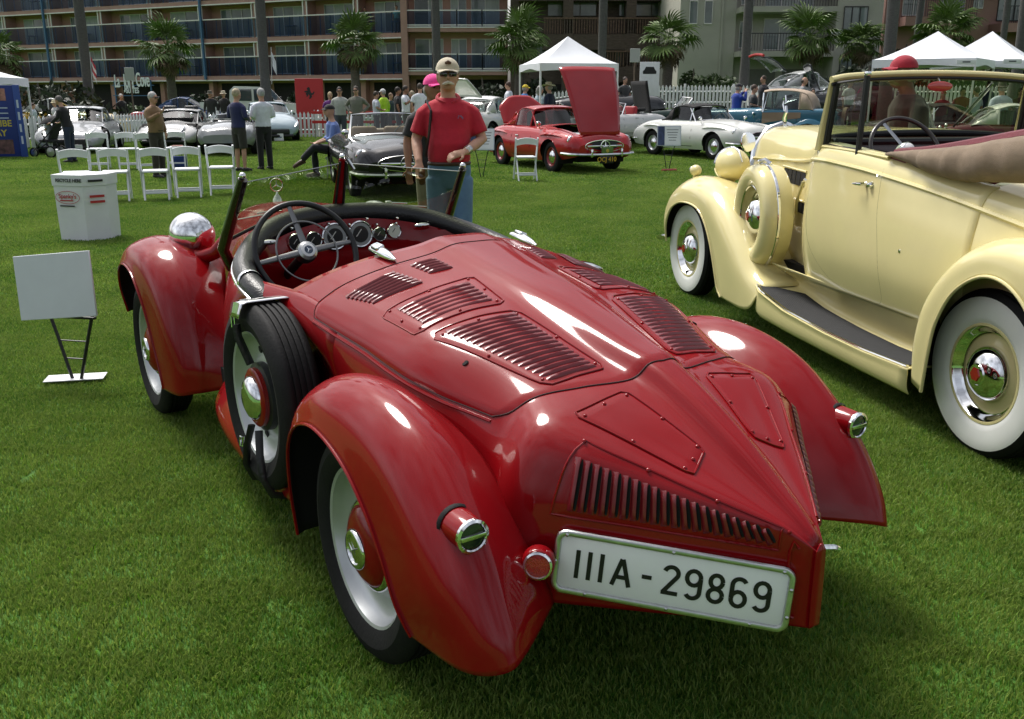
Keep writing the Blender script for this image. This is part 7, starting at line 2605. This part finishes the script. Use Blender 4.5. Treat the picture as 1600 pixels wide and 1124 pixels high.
    P(657, 31, 95, 'man in white shirt seen from behind near the pink cap', H=1.88, shirt=(.66, .69, .74), pants=(.03, .03, .04), head=('hair', (.05, .045, .04)))
    P(645, 34, 190, 'fair haired visitor in a dark coat between two white shirts', H=1.66, shirt=(.03, .03, .03), head=('hair', (.36, .29, .2)))
    P(732, 33, -150, 'dark haired woman in patterned top by the white hatchback', H=1.66, shirt=(.30, .27, .24), head=('long_hair', (.025, .018, .014)), skin=SKINT)
    P(795, 32, 170, 'young man in white shirt with lanyard behind the car roofs', H=1.76, shirt=(.66, .69, .75), head=('hair', (.06, .03, .02)))
    P(820, 31, 20, 'visitor in yellow cap and bright blue shirt', H=1.68, shirt=(.03, .16, .42), head=('cap', (.68, .52, .03)))
    P(843, 29, 30, 'grey haired woman in pale blue top by the raised bonnet', H=1.72, shirt=(.40, .50, .58), head=('long_hair', (.36, .35, .34)))
    P(858, 28, 150, 'man in straw cowboy hat and dark blue shirt behind the raised bonnet', H=1.84, shirt=(.012, .018, .045), head=('cowboy', (.62, .54, .40)), sleeve='long')
    P(975, 33, -60, 'dark haired visitor half hidden behind the raised bonnet', H=1.62, shirt=(.05, .05, .05), head=('hair', (.08, .06, .05)))
    P(1149, 29, 25, 'man in royal blue jacket lifting a camera, yellow strap round his neck', H=1.72, pose='camera', shirt=(.018, .05, .30), pants=(.03, .04, .08), head=('cap', (.02, .02, .025)), sleeve='long')
    P(1175, 28.5, -20, 'man in charcoal tee shirt beside the blue jacket', H=1.72, shirt=(.055, .058, .06), head=('hair', (.06, .035, .025)), pose='arms_front')
    P(1190, 32, 200, 'visitor in dark top standing behind the charcoal tee shirt', H=1.72, shirt=(.02, .02, .025), head=('hair', (.05, .03, .02)))
    P(1252, 31, -25, 'balding man in grey tee shirt behind the tan hood', H=1.76, shirt=(.20, .21, .22), head=('bald_hair', (.06, .05, .04)))
    P(1267, 30, -90, 'dark haired child in white top behind the tan hood', H=1.50, shirt=(.6, .6, .62), head=('hair', (.02, .016, .014)))
    P(1297, 27, 165, 'man in black shirt and dark cap by the black open bonnet', H=1.80, shirt=(.012, .012, .014), pants=(.05, .08, .14), head=('cap', (.02, .02, .02)), skin=SKINT)
    P(1324, 31, -60, 'visitor in brown felt hat and white shirt', H=1.70, shirt=(.6, .62, .66), head=('hat', (.14, .10, .07)))
    P(1470, 28.5, -90, 'visitor in red cap under the twin tents', H=1.55, shirt=(.3, .02, .03), head=('cap', (.4, .02, .03)))
    P(1500, 29, -100, 'dark haired woman in red top under the twin tents', H=1.6, shirt=(.25, .03, .03), head=('long_hair', (.03, .02, .02)))
    P(1522, 28, 120, 'man in pale blue shirt under the twin tents', H=1.68, shirt=(.42, .48, .58), head=('hair', (.08, .06, .05)))
    P(1538, 30, -80, 'man in navy shirt under the twin tents', H=1.72, shirt=(.02, .03, .09), head=('hair', (.03, .02, .02)), skin=SKINT)
    P(1560, 23.5, 95, 'man in dark felt hat and light checked shirt behind the maroon coupe', H=1.86, shirt=(.46, .52, .64), head=('hat', (.07, .06, .05)))
    P(1590, 28, -90, 'dark haired woman in brown top below the right hand tent', H=1.66, shirt=(.08, .04, .03), head=('long_hair', (.04, .025, .02)))
    # behind the fence on the left
    P(87, 33, -120, 'woman in cream sun hat and pale top beside the picket fence', H=1.38, shirt=(.56, .55, .56), head=('hat', (.66, .58, .40)))
    P(52, 33, 10, 'dark haired man in pale blue shirt behind the picket fence', H=1.30, shirt=(.46, .55, .60), head=('hair', (.06, .03, .02)))
    P(191, 38, -30, 'grey haired visitor in black behind the silver cars', H=1.60, shirt=(.015, .015, .015), head=('hair', (.5, .48, .45)), sleeve='long')
    P(330, 39.5, -80, 'man in olive hat and dark jacket behind the fence', H=1.70, shirt=(.03, .028, .026), head=('hat', (.10, .095, .07)), sleeve='long')
    P(351, 39.5, -100, 'man in cream hat and black jacket behind the fence', H=1.70, shirt=(.02, .018, .018), head=('hat', (.55, .48, .36)), sleeve='long')
    # two guests on the hotel balcony
    for px, py, c, lb, hd in ((570, 20, (.05, .05, .06), 'guest in dark clothes leaning on the hotel balcony rail', ('hair', (.03, .02, .02))), (620, 25, (.22, .48, .50), 'guest in turquoise top standing on the hotel balcony', ('hair', (.1, .06, .04)))):
        t, z = HOTEL.hit(px, py, -.5)
        q = HOTEL.pt(t, -.5, 0)
        person(q.x, q.y, -100, lb, H=1.7, shirt=c, pants=(.1, .16, .22), head=hd, z=5.43, voxel=.02)
build_people()
# ================================================================ chairs, signs, bin and other small things
def folding_chair():
    c = empty('folding_chair')
    # front legs run up into the back posts; seat, curved top rail, cross bars, rear legs
    for s in (1, -1):
        MB().tube([(.24, s * .20, .0), (.05, s * .205, .42), (-.07, s * .21, .80)], .017, 6, flat=1.5).build('front_leg', WHITEPLASTIC, c)
        MB().tube([(-.20, s * .175, .0), (.06, s * .175, .45)], .015, 6, flat=1.5).build('rear_leg', WHITEPLASTIC, c)
        MB().rbox((-.005, s * .20, .53), (.05, .018, .20), .007, 2, Matrix.Rotation(R(-17), 3, 'Y')).build('bracket', WHITEPLASTIC, c)
    G = []
    for i in range(13):
        t = lerp(-1, 1, i / 12)
        zt = .80 - .035 * t * t
        zb = .685 - .03 * t * t
        bx = -.012 + .018 * t * t
        G.append([(-.058 + bx, t * .2, zt), (-.036 + bx, t * .2, zb), (-.018 + bx, t * .2, zb + .004), (-.040 + bx, t * .2, zt + .004)])
    MB().grid(G, cv=True).build('back_rail', WHITEPLASTIC, c, angle=30)
    MB().rbox((.045, 0, .445), (.38, .365, .032), .012, 3).build('seat', WHITEPLASTIC, c)
    MB().rbox((.185, 0, .125), (.02, .39, .035), .006).build('front_bar', WHITEPLASTIC, c)
    MB().rbox((-.125, 0, .125), (.02, .34, .035), .006).build('rear_bar', WHITEPLASTIC, c)
    return c
def build_chairs():
    proto = folding_chair()
    spots = [(243, 314, -98, 'white folding chair in the front row, right before the man in the tan blazer', None), (293, 310, -96, 'white folding chair in the front row, before the chair with papers', None), (346, 306, -95, 'white folding chair at the end of the front row nearest the roadster', None),
             (180, 316, -99, 'white folding chair in the front row, next to the recycling bin', None), (119, 318, -100, 'white folding chair in the front row, behind the recycling bin', None),
             (154, 266, -80, 'white folding chair in the back row nearest the pushchair', None), (199, 266, -78, 'white folding chair standing alone in the back row', None),
             (229, 268, -78, 'white folding chair hidden behind the man in the tan blazer', None), (275, 264, -84, 'white folding chair in the back row with papers and a blue bag', None)]
    for i, (px, py, f, lb, gp) in enumerate(spots):
        q = ground(px, py)
        o = proto if i == 0 else copy_tree(proto)
        o.location = (q.x, q.y + .1, 0)
        o.rotation_euler.z = math.atan2(q.y, q.x) + R(-4 + (f % 5))
        tag(o, lb, 'chair', 'folding chairs on the lawn')
    q = ground(822, 283)
    o = copy_tree(proto)
    o.location = (q.x, q.y, 0)
    o.rotation_euler.z = R(100)
    tag(o, 'white folding chair standing alone before the red coupe', 'chair', 'folding chairs on the lawn')
    q = ground(1078, 214)
    o = copy_tree(proto)
    o.location = (q.x - .15, 28.4, gz(q.x, 28.4))
    o.rotation_euler.z = R(70)
    tag(o, 'white folding chair between the green roadster and the finned car', 'chair', 'folding chairs on the lawn')
    q = ground(275, 264)
    b = empty('paper_stack', (q.x + .02, q.y + .12, .463), R(8), 'stack of papers lying on a back row folding chair', 'papers')
    MB().rbox((0, 0, .012), (.26, .20, .024), .003).build('sheets', mat('paper', (.62, .60, .55), .8, var=.1), b)
    MB().rbox((.01, .01, .031), (.22, .17, .012), .003).build('top_magazine', mat('magazine', (.35, .12, .09), .4, var=.5, vscale=12), b)
    b = empty('blue_bag', (q.x, q.y + .25, 0), 0, 'blue tote bag standing under a back row folding chair', 'bag')
    MB().rbox((0, 0, .13), (.30, .14, .26), .04, 3).build('bag_body', mat('blue_bag_cloth', (.02, .05, .22), .7, var=.2), b)
    MB().tube([(-.08, 0, .25), (-.05, 0, .36), (.05, 0, .36), (.08, 0, .25)], .008, 6).build('bag_handle', BLACK, b)
def info_stand(loc, rz, label, board=(.52, .42), zc=.80, blank=False, tilt=-14, group=None):
    s = empty('sign_stand', loc, rz, label, 'sign', group)
    w2, h = board
    rot = Matrix.Rotation(R(tilt), 3, 'X')
    bd = MB().rbox((0, 0, 0), (w2, .012, h), .003, 1, rot).build('board', mat('board_white', (.62, .65, .70), .45, var=.03), s, loc=(0, 0, zc))
    if not blank:
        MB().rbox((-w2 * .33, -.0085, 0), (w2 * .28, .004, h * .94), .001, 1, rot).build('photo_strip', mat('sign_photo', (.03, .05, .13), .4, var=.7, vscale=9), bd)
        MB().rbox((w2 * .14, -.0085, 0), (w2 * .62, .004, h * .88), .001, 1, rot).build('text_sheet', WHITEPAINT, bd)
        for k in range(5):
            MB().box(rot @ Vector((w2 * .14, -.0112, h * (.30 - .13 * k))), (w2 * lerp(.5, .3, k / 4), .001, .012), rot).build('print_line', mat('ink_grey', (.08, .09, .1), .6), bd, False)
        MB().tube([rot @ Vector(p) for p in ((-w2 / 2, 0, -h / 2), (w2 / 2, 0, -h / 2), (w2 / 2, 0, h / 2), (-w2 / 2, 0, h / 2))], .006, 5, closed=True).build('board_edge', mat('sign_edge', (.06, .10, .16), .5), bd)
    zb = zc - h / 2 + .0
    st = MB()
    for sx in (-1, 1):
        MB().tube([(sx * .14, .02, zb + .03), (sx * .10, .015, zb - .10), (sx * .02, .0, .0)], .0095, 6).build('leg', BLACK, s)
    for f in (.35, .62):
        MB().tube([(-lerp(.12, .03, f), .012, lerp(zb, 0, f)), (lerp(.12, .03, f), .012, lerp(zb, 0, f))], .0045, 5).build('cross_bar', BLACK, s)
    MB().rbox((0, .012, zb + .005), (.32, .03, .016), .004).build('ledge', BLACK, s)
    return s
def build_small():
    # blank-backed display board in the foreground
    q = ground(121, 600)
    s = info_stand((q.x, q.y, 0), R(-12), 'blank white display board on a black wire stand beside the roadster', (.49, .36), .565, True, -8)
    s.children[0].rotation_euler = (0, R(-6), 0)
    s.children[0].location.x -= .06
    fb = empty('fallen_card', (q.x - .02, q.y + .03, .026), R(12), 'white card lying on the grass under the display stand', 'card')
    MB().rbox((0, 0, .004), (.32, .13, .006), .002, 1).build('card', WHITEPAINT, fb)
    # recycling box
    q = ground(131, 377)
    b = empty('recycling_bin', (q.x, q.y + .2, 0), R(-6), 'white corrugated recycling box with printed lid beside the folding chairs', 'bin')
    W = mat('white_card', (.70, .71, .74), .6, var=.06, vscale=3, bump=.06, bscale=9)
    def hexa(r0, x=.93): return [(-.27 * x, -.20), (.12 * x, -.26), (.30 * x, -.06), (.27 * x, .22), (-.10 * x, .26), (-.29 * x, .06)]
    H0, H1 = .0, .72
    G = []
    for z, k in ((H0, .97), (.25, .99), (.5, 1.0), (H1, 1.02)):
        G.append([(x * k, y * k, z) for x, y in hexa(0)])
    MB().grid(G, cv=True).build('box_body', W, b, angle=20)
    G = []
    for z, k in ((.615, 1.05), (.73, 1.06), (.735, 1.05), (.735, .9)):
        G.append([(x * k, y * k, z) for x, y in hexa(0)])
    m = MB().grid(G, cv=True)
    m.add([(x * .9, y * .9, .735) for x, y in hexa(0)], [tuple(range(6))])
    m.build('lid', W, b, angle=20)
    fu = Vector((.39, -.06, 0)).normalized()
    fn = Vector((fu.y, -fu.x, 0))
    Mx = Matrix((fu, Vector((0, 0, 1)), fn)).transposed().to_4x4()
    INK = mat('print_black', (.015, .015, .017), .6)
    RED = mat('print_red', (.42, .03, .03), .6)
    def on_front(u, z, k=1.0, d=.012):
        p = Vector((-.075, -.23, 0)) * k + fu * u + fn * d
        return Vector((p.x, p.y, z))
    Mx.translation = on_front(.045, .674, 1.06)
    lettering('RECYCLE HERE', .050, Mx.copy(), INK, b, bold=.0015)
    Mx.translation = on_front(-.005, .50)
    lettering("Spanky's", .068, Mx.copy(), RED, b, bold=.0008)
    Mx.translation = on_front(-.02, .455)
    MB().box((0, 0, 0), (.17, .012, .001)).build('print_line', RED, b, False).matrix_local = Mx.copy()
    Mx.translation = on_front(-.02, .395)
    MB().box((0, 0, 0), (.19, .014, .001)).build('print_line', INK, b, False).matrix_local = Mx.copy()
    MB().tube([on_front(-.005 + .155 * math.cos(q_), .488 + .068 * math.sin(q_)) for q_ in [2 * math.pi * i / 40 for i in range(40)]], .0028, 5, closed=True).build('logo_oval', RED, b)
    gu = Vector((.18, .20, 0)).normalized()
    gn = Vector((gu.y, -gu.x, 0))
    Mg = Matrix((gu, Vector((0, 0, 1)), gn)).transposed().to_4x4()
    for z, s_, sz in ((.67, 'RECYCLE', .045), (.50, 'CANS', .05), (.44, 'ONLY', .05)):
        p = Vector((.21, -.16, 0)) * 1.06 + gn * .008
        Mg.translation = Vector((p.x, p.y, z))
        MB().box((0, 0, 0), (.16, sz * .55, .001)).build('print_block', INK if z > .6 else RED, b, False).matrix_local = Mg.copy()
    # show boards beside the cars
    for px, py, d, lb in ((753, 278, None, 'framed information board on a wire stand beside the man in red'), (1043, 268, None, 'framed information board on a wire stand before the white roadster')):
        q = ground(px, py)
        info_stand((q.x, q.y, 0), R(-3), lb, (.50, .42), .74)
    q = ground(1043, 268)
    rc = empty('rolled_flyer', (q.x + .02, q.y - .08, .03), R(20), 'red and white rolled flyer lying at the foot of the board by the white roadster', 'flyer')
    MB().tube([(-.17, 0, 0), (.17, 0, 0)], .03, 10).build('roll', mat('red_flyer', (.28, .05, .04), .6, var=.5, vscale=8), rc)
    for px, py, lb in ((121, 243, 'small white card sign on the grass before the silver saloon'), (436, 222, 'small white card sign on the grass before the pale blue coupe')):
        q = ground(px, py)
        c = empty('card_sign', (q.x, q.y, 0), R(-5), lb, 'sign')
        MB().rbox((0, 0, .16), (.34, .012, .24), .003, 1).build('card', WHITEPAINT, c)
        MB().box((0, -.008, .16), (.22, .002, .04)).build('print', mat('ink_blue', (.06, .10, .2), .6), c, False)
        for sx in (-.12, .12): MB().tube([(sx, 0, .0), (sx, 0, .05)], .006, 5).build('leg', STEEL, c)
    # red banner panel with the black horse silhouette
    q = ground(490, 204)
    y = 39.2
    k = y / q.y
    f = empty('banner_panel', ((491 - 800) / CF * y * .985, y, 0), R(7), 'tall red free-standing panel with a small black rearing horse emblem', 'banner')
    MB().rbox((0, 0, 1.12), (1.10, .30, 2.14), .02, 2).build('panel', mat('banner_red', (.40, .022, .022), .55, var=.05, vscale=2), f)
    MB().rbox((0, 0, .03), (1.18, .4, .06), .01).build('base', WHITEPAINT, f)
    horse = [(-.02, -.22), (.02, -.10), (-.03, -.04), (-.06, -.12), (-.12, -.14), (-.10, -.09), (-.14, -.02), (-.10, .04), (-.17, .03), (-.20, .07), (-.12, .10), (-.05, .11), (-.09, .18), (-.03, .25), (.03, .22), (.05, .12), (.08, .02), (.13, .0), (.19, .08), (.22, .04), (.16, -.05), (.10, -.06), (.11, -.13), (.05, -.20)]
    MB().prism([(x * 1.0, z) for x, z in horse], -.158, -.151, lambda x, y_, z: (x, z, y_ + 1.62)).build('horse_emblem', INKB, f, False)
    # rope barrier posts and red tape near the panel
    for px, d, lb in ((507, 37.0, 'chrome barrier post touching the edge of the red banner panel'), (520, 37.2, 'chrome barrier post in front of the woman in purple')):
        x = (px - 800) / CF * d
        p = empty('barrier_post', (x, d, 0), 0, lb, 'post', 'chrome barrier posts')
        MB().lathe([(0, .0), (.15, .0), (.15, .02), (.03, .04), (.028, .92), (.045, .95), (.03, 1.0), (0, 1.01)], 18, 'Z').build('post', CHROME, p)
    rb = empty('barrier_tape', ((640 - 800) / CF * 35, 35.0, 0), R(2), 'bright red barrier tape strung before the visitors', 'tape')
    for z in (.62, .95):
        MB().rbox((-.2, 0, z), (6.4, .01, .10), .003, 1).build('tape', mat('red_tape', (.5, .02, .015), .5), rb)
    for x in (-3.3, -.1, 2.9): MB().tube([(x, .02, 0), (x, .02, 1.05)], .02, 6).build('post', STEEL, rb)
    # poster with a car picture
    q = atY(1014, 140, 36)
    ps = empty('poster_board', (q.x, 36, gz(q.x, 36)), R(-4), 'tall white poster board with a dark car picture behind the dark convertible', 'poster')
    MB().rbox((0, 0, 1.05), (.72, .05, 1.7), .01).build('board', WHITEPAINT, ps)
    MB().prism([(-.24, 0), (.24, 0), (.25, .09), (.2, .14), (.14, .25), (-.14, .25), (-.2, .14), (-.25, .09)], -.032, -.028, lambda x, y_, z: (x, z, y_ + 1.48)).build('car_picture', INKB, ps, False)
    # pushchair with child
    q = ground(80, 246)
    b = empty('pushchair', (q.x, q.y, 0), R(175), 'black three wheeled pushchair carrying a small child', 'pushchair')
    for x, y_, r in ((.45, 0, .12), (-.15, .24, .15), (-.15, -.24, .15)):
        wv = empty('wheel', (x, y_, r))
        wv.parent = b
        MB().lathe([(r * .78, -.025), (r, -.02), (r, .02), (r * .78, .025)], 20).build('tyre', RUBBER, wv)
        MB().lathe([(r * .78, .01), (0, .02)], 16).build('hub', STEEL, wv)
    for s in (1, -1):
        MB().tube([(.45, s * .06, .14), (.1, s * .2, .40), (-.35, s * .22, .80), (-.52, s * .22, .98)], .016, 6).build('frame_tube', BLACK, b)
        MB().tube([(-.15, s * .22, .16), (.05, s * .2, .62)], .014, 6).build('strut', BLACK, b)
    MB().tube([(-.52, -.22, .98), (-.52, .22, .98)], .018, 8).build('push_handle', BLACK, b)
    MB().rbox((.0, 0, .42), (.36, .34, .08), .03, 2).build('seat', mat('dark_fabric', (.02, .02, .024), .8), b)
    MB().rbox((-.2, 0, .66), (.08, .36, .5), .03, 2, Matrix.Rotation(R(-25), 3, 'Y')).build('seat_back', mat('dark_fabric', (.02, .02, .024), .8), b)
    G = [[(-.30 + .42 * math.sin(R(a)) , .2 * math.cos(R(t)) * 1.0, .80 + .26 * math.cos(R(a)) * max(.25, math.sin(R(t)))) for t in range(0, 181, 20)] for a in range(-30, 81, 15)]
    o = MB().grid(G).build('canopy', mat('dark_fabric', (.02, .02, .024), .8), b)
    solidify(o, .008)
    person(q.x + .02, q.y, 175, 'small child in pale clothes sitting in the pushchair', H=.92, pose='arms_front', shirt=(.45, .48, .55), pants=(.5, .52, .55), head=('hair', (.12, .08, .05)), z=.10, voxel=.022)
    # motorcycle by the fence
    q = ground(214, 216)
    mc = empty('motorcycle', (q.x, q.y, 0), R(20), 'red and chrome motorcycle beside the low white sports car', 'motorcycle')
    for x in (-.7, .7):
        wv = empty('wheel', (x, 0, .32))
        wv.parent = mc
        MB().lathe([(.24, -.05), (.31, -.05), (.32, 0), (.31, .05), (.24, .05)], 28).build('tyre', RUBBER, wv)
        MB().lathe([(.245, .02), (.23, .03), (.06, .04), (0, .05)], 24).build('rim', STEEL, wv)
    MB().ball((.12, 0, .82), (.30, .15, .14), 16, 10).build('tank', mat('motor_red', (.35, .015, .02), .3, coat=1), mc)
    MB().rbox((-.35, 0, .78), (.55, .26, .10), .045, 3).build('saddle', LEATHER, mc)
    MB().rbox((.0, 0, .45), (.42, .26, .36), .06, 3).build('engine', STEEL, mc)
    for s in (1, -1):
        MB().tube([(.7, s * .07, .32), (.48, s * .08, .95)], .022, 8).build('fork', CHROME, mc)
        MB().tube([(.0, s * .14, .35), (-.5, s * .16, .30), (-.95, s * .16, .34)], .035, 8).build('exhaust', CHROME, mc)
    MB().tube([(.40, .36, 1.08), (.48, .15, 1.02), (.48, -.15, 1.02), (.40, -.36, 1.08)], .014, 6).build('handlebar', CHROME, mc)
    MB().lathe([(0, -.08), (.08, -.05), (.09, .03), (0, .05)], 18, 'X', (.58, 0, .93)).build('headlamp', CHROME, mc)
    # seated man on a folding stool by the black roadster
    build_seated()
    # flags
    for px, py, y, lb, cs in ((151, 104, 37, 'small striped flag hanging on the tall trunk by the hotel lettering', [(.45, .05, .07), (.7, .7, .72), (.45, .05, .07), (.7, .7, .72)]), (430, 97, 36.5, 'small white flag on the trunk before the pickup truck', [(.66, .68, .72)] * 3)):
        q = atY(px, py, y)
        f = empty('flag', (q.x, y - .4, q.z - .5), 0, lb, 'flag')
        MB().tube([(-.08, 0, -.3), (-.02, 0, 1.0)], .012, 6).build('pole', STEEL, f)
        for k, c in enumerate(cs):
            G = [[(lerp(-.02, .12, i / 6) , .03 * math.sin(i * 1.2 + k), .85 - .17 * k - .17 * j - .34 * i / 6) for i in range(7)] for j in (0, 1)]
            MB().grid(G).build('stripe', mat('flag_%.2f' % c[0], c, .8), f)
    # street sign posts
    for px, py, y, lb in ((203, 116, 43, 'grey rectangular street sign on a rusty post before the hotel lettering'), (992, 87, 41, 'grey rectangular street sign on a post behind the lone white tent')):
        q = atY(px, py, y)
        z0 = gz(q.x, y)
        s = empty('street_sign', (q.x, y, z0), 0, lb, 'sign')
        MB().tube([(0, 0, 0), (0, 0, q.z - z0)], .035, 8).build('post', mat('rusty_post', (.16, .11, .09), .7, var=.3), s)
        MB().rbox((0, -.05, q.z - z0), (.42, .02, .55), .01, 1).build('plate', mat('sign_grey', (.36, .37, .36), .6), s)
INKB = mat('emblem_black', (.012, .012, .012), .5)
def build_seated():
    """man in a blue shirt, legs crossed, on a small stool"""
    d = 18.6
    x = (528 - 800) / CF * d * .985
    st = empty('stool', (x, d, .0), 0, 'small folding stool under the man in the blue shirt', 'stool')
    MB().rbox((0, 0, .49), (.36, .34, .03), .01).build('seat', BLACK, st)
    for sx in (-1, 1):
        for sy in (-1, 1):
            MB().tube([(sx * .15, sy * .14, .45), (sx * .17, sy * .16, 0)], .013, 6).build('leg', STEEL, st)
    p = empty('person', (x, d, .05), R(198), 'man in blue shirt and black cap sitting cross-legged by the black roadster', 'person')
    m = MB()
    ring_tube(m, [((-.02, 0, .46), .13, .17), ((0, 0, .56), .13, .17), ((.03, 0, .72), .13, .165), ((.05, 0, .88), .125, .17), ((.06, 0, .98), .11, .175), ((.06, 0, 1.06), .06, .08)])
    m.tube([(.06, 0, 1.03), (.075, 0, 1.12), (.09, 0, 1.18)], [.06, .055, .056], 12)
    hc = Vector((.10, 0, 1.23))
    m.ball(hc, (.094, .076, .118), 16, 12)
    m.ball(hc + Vector((.03, 0, -.062)), (.062, .055, .055), 12, 8)
    m.tube([hc + Vector((.078, 0, .018)), hc + Vector((.112, 0, -.022)), hc + Vector((.09, 0, -.032))], [.011, .016, .014], 8)
    arms = {}
    for sd in (1, -1):
        a = [Vector((.06, sd * .14, .99)), Vector((.06, sd * .2, .95)), Vector((.12, sd * .25, .72)), Vector((.36, sd * .10, .64))]
        arms[sd] = a
        m.tube([a[0], a[1], a[1].lerp(a[2], .5), a[2], a[3]], [.055, .054, .046, .04, .027], 10)
        hand_parts(m, a[3], (.8, -sd * .5, -.2), 1, sd)
    legs = {1: [(0, .09, .50), (.44, .10, .56), (.66, .0, .33), (.72, -.02, .30)], -1: [(0, -.09, .50), (.42, -.10, .50), (.40, -.10, .08), (.46, -.10, .06)]}
    for sd in (1, -1):
        l = [Vector(q) for q in legs[sd]]
        m.tube([l[0], l[0].lerp(l[1], .5), l[1], l[1].lerp(l[2], .4), l[2]], [.085, .07, .055, .054, .038], 10)
    give(remeshed(m, .014, 'body', 2, .4), 'body', p, SKIN)
    m = MB()
    ring_tube(m, [((-.02, 0, .50), .15, .185), ((0, 0, .58), .15, .185), ((.03, 0, .72), .148, .182), ((.05, 0, .88), .142, .186), ((.06, 0, .98), .125, .185), ((.06, 0, 1.05), .07, .085)])
    for sd in (1, -1):
        a = arms[sd]
        m.tube([a[0], a[1], a[1].lerp(a[2], .5), a[2], a[2].lerp(a[3], .35)], [.062, .066, .062, .058, .052], 10)
    give(remeshed(m, .014, 'shirt', 4, .5), 'shirt', p, cloth('seated_blue', (.13, .20, .46)))
    m = MB()
    ring_tube(m, [((-.02, 0, .43), .14, .18), ((0, 0, .50), .15, .185), ((.0, 0, .57), .145, .18)])
    for sd in (1, -1):
        l = [Vector(q) for q in legs[sd]]
        m.tube([l[0], l[0].lerp(l[1], .5), l[1], l[1].lerp(l[2], .5), l[2]], [.10, .09, .078, .07, .062], 10)
    give(remeshed(m, .014, 'trousers', 4, .5), 'trousers', p, cloth('seated_black', (.012, .013, .016)))
    for sd in (1, -1):
        l = Vector(legs[sd][2])
        give(shoe_me, 'shoe', p, mat('shoe_brown', (.06, .03, .015), .5), loc=l + Vector((0, 0, -.09)), rot=(0, R(25) if sd > 0 else 0, 0))
        inst(eye_me, 'eye', p, loc=hc + Vector((.083, sd * .032, .012)))
    inst(lip_me, 'mouth', p, loc=hc + Vector((.090, 0, -.062)))
    give(head_mesh('cap'), 'cap', p, cloth('hat_black', (.015, .015, .017)), loc=hc)
build_chairs()
build_small()
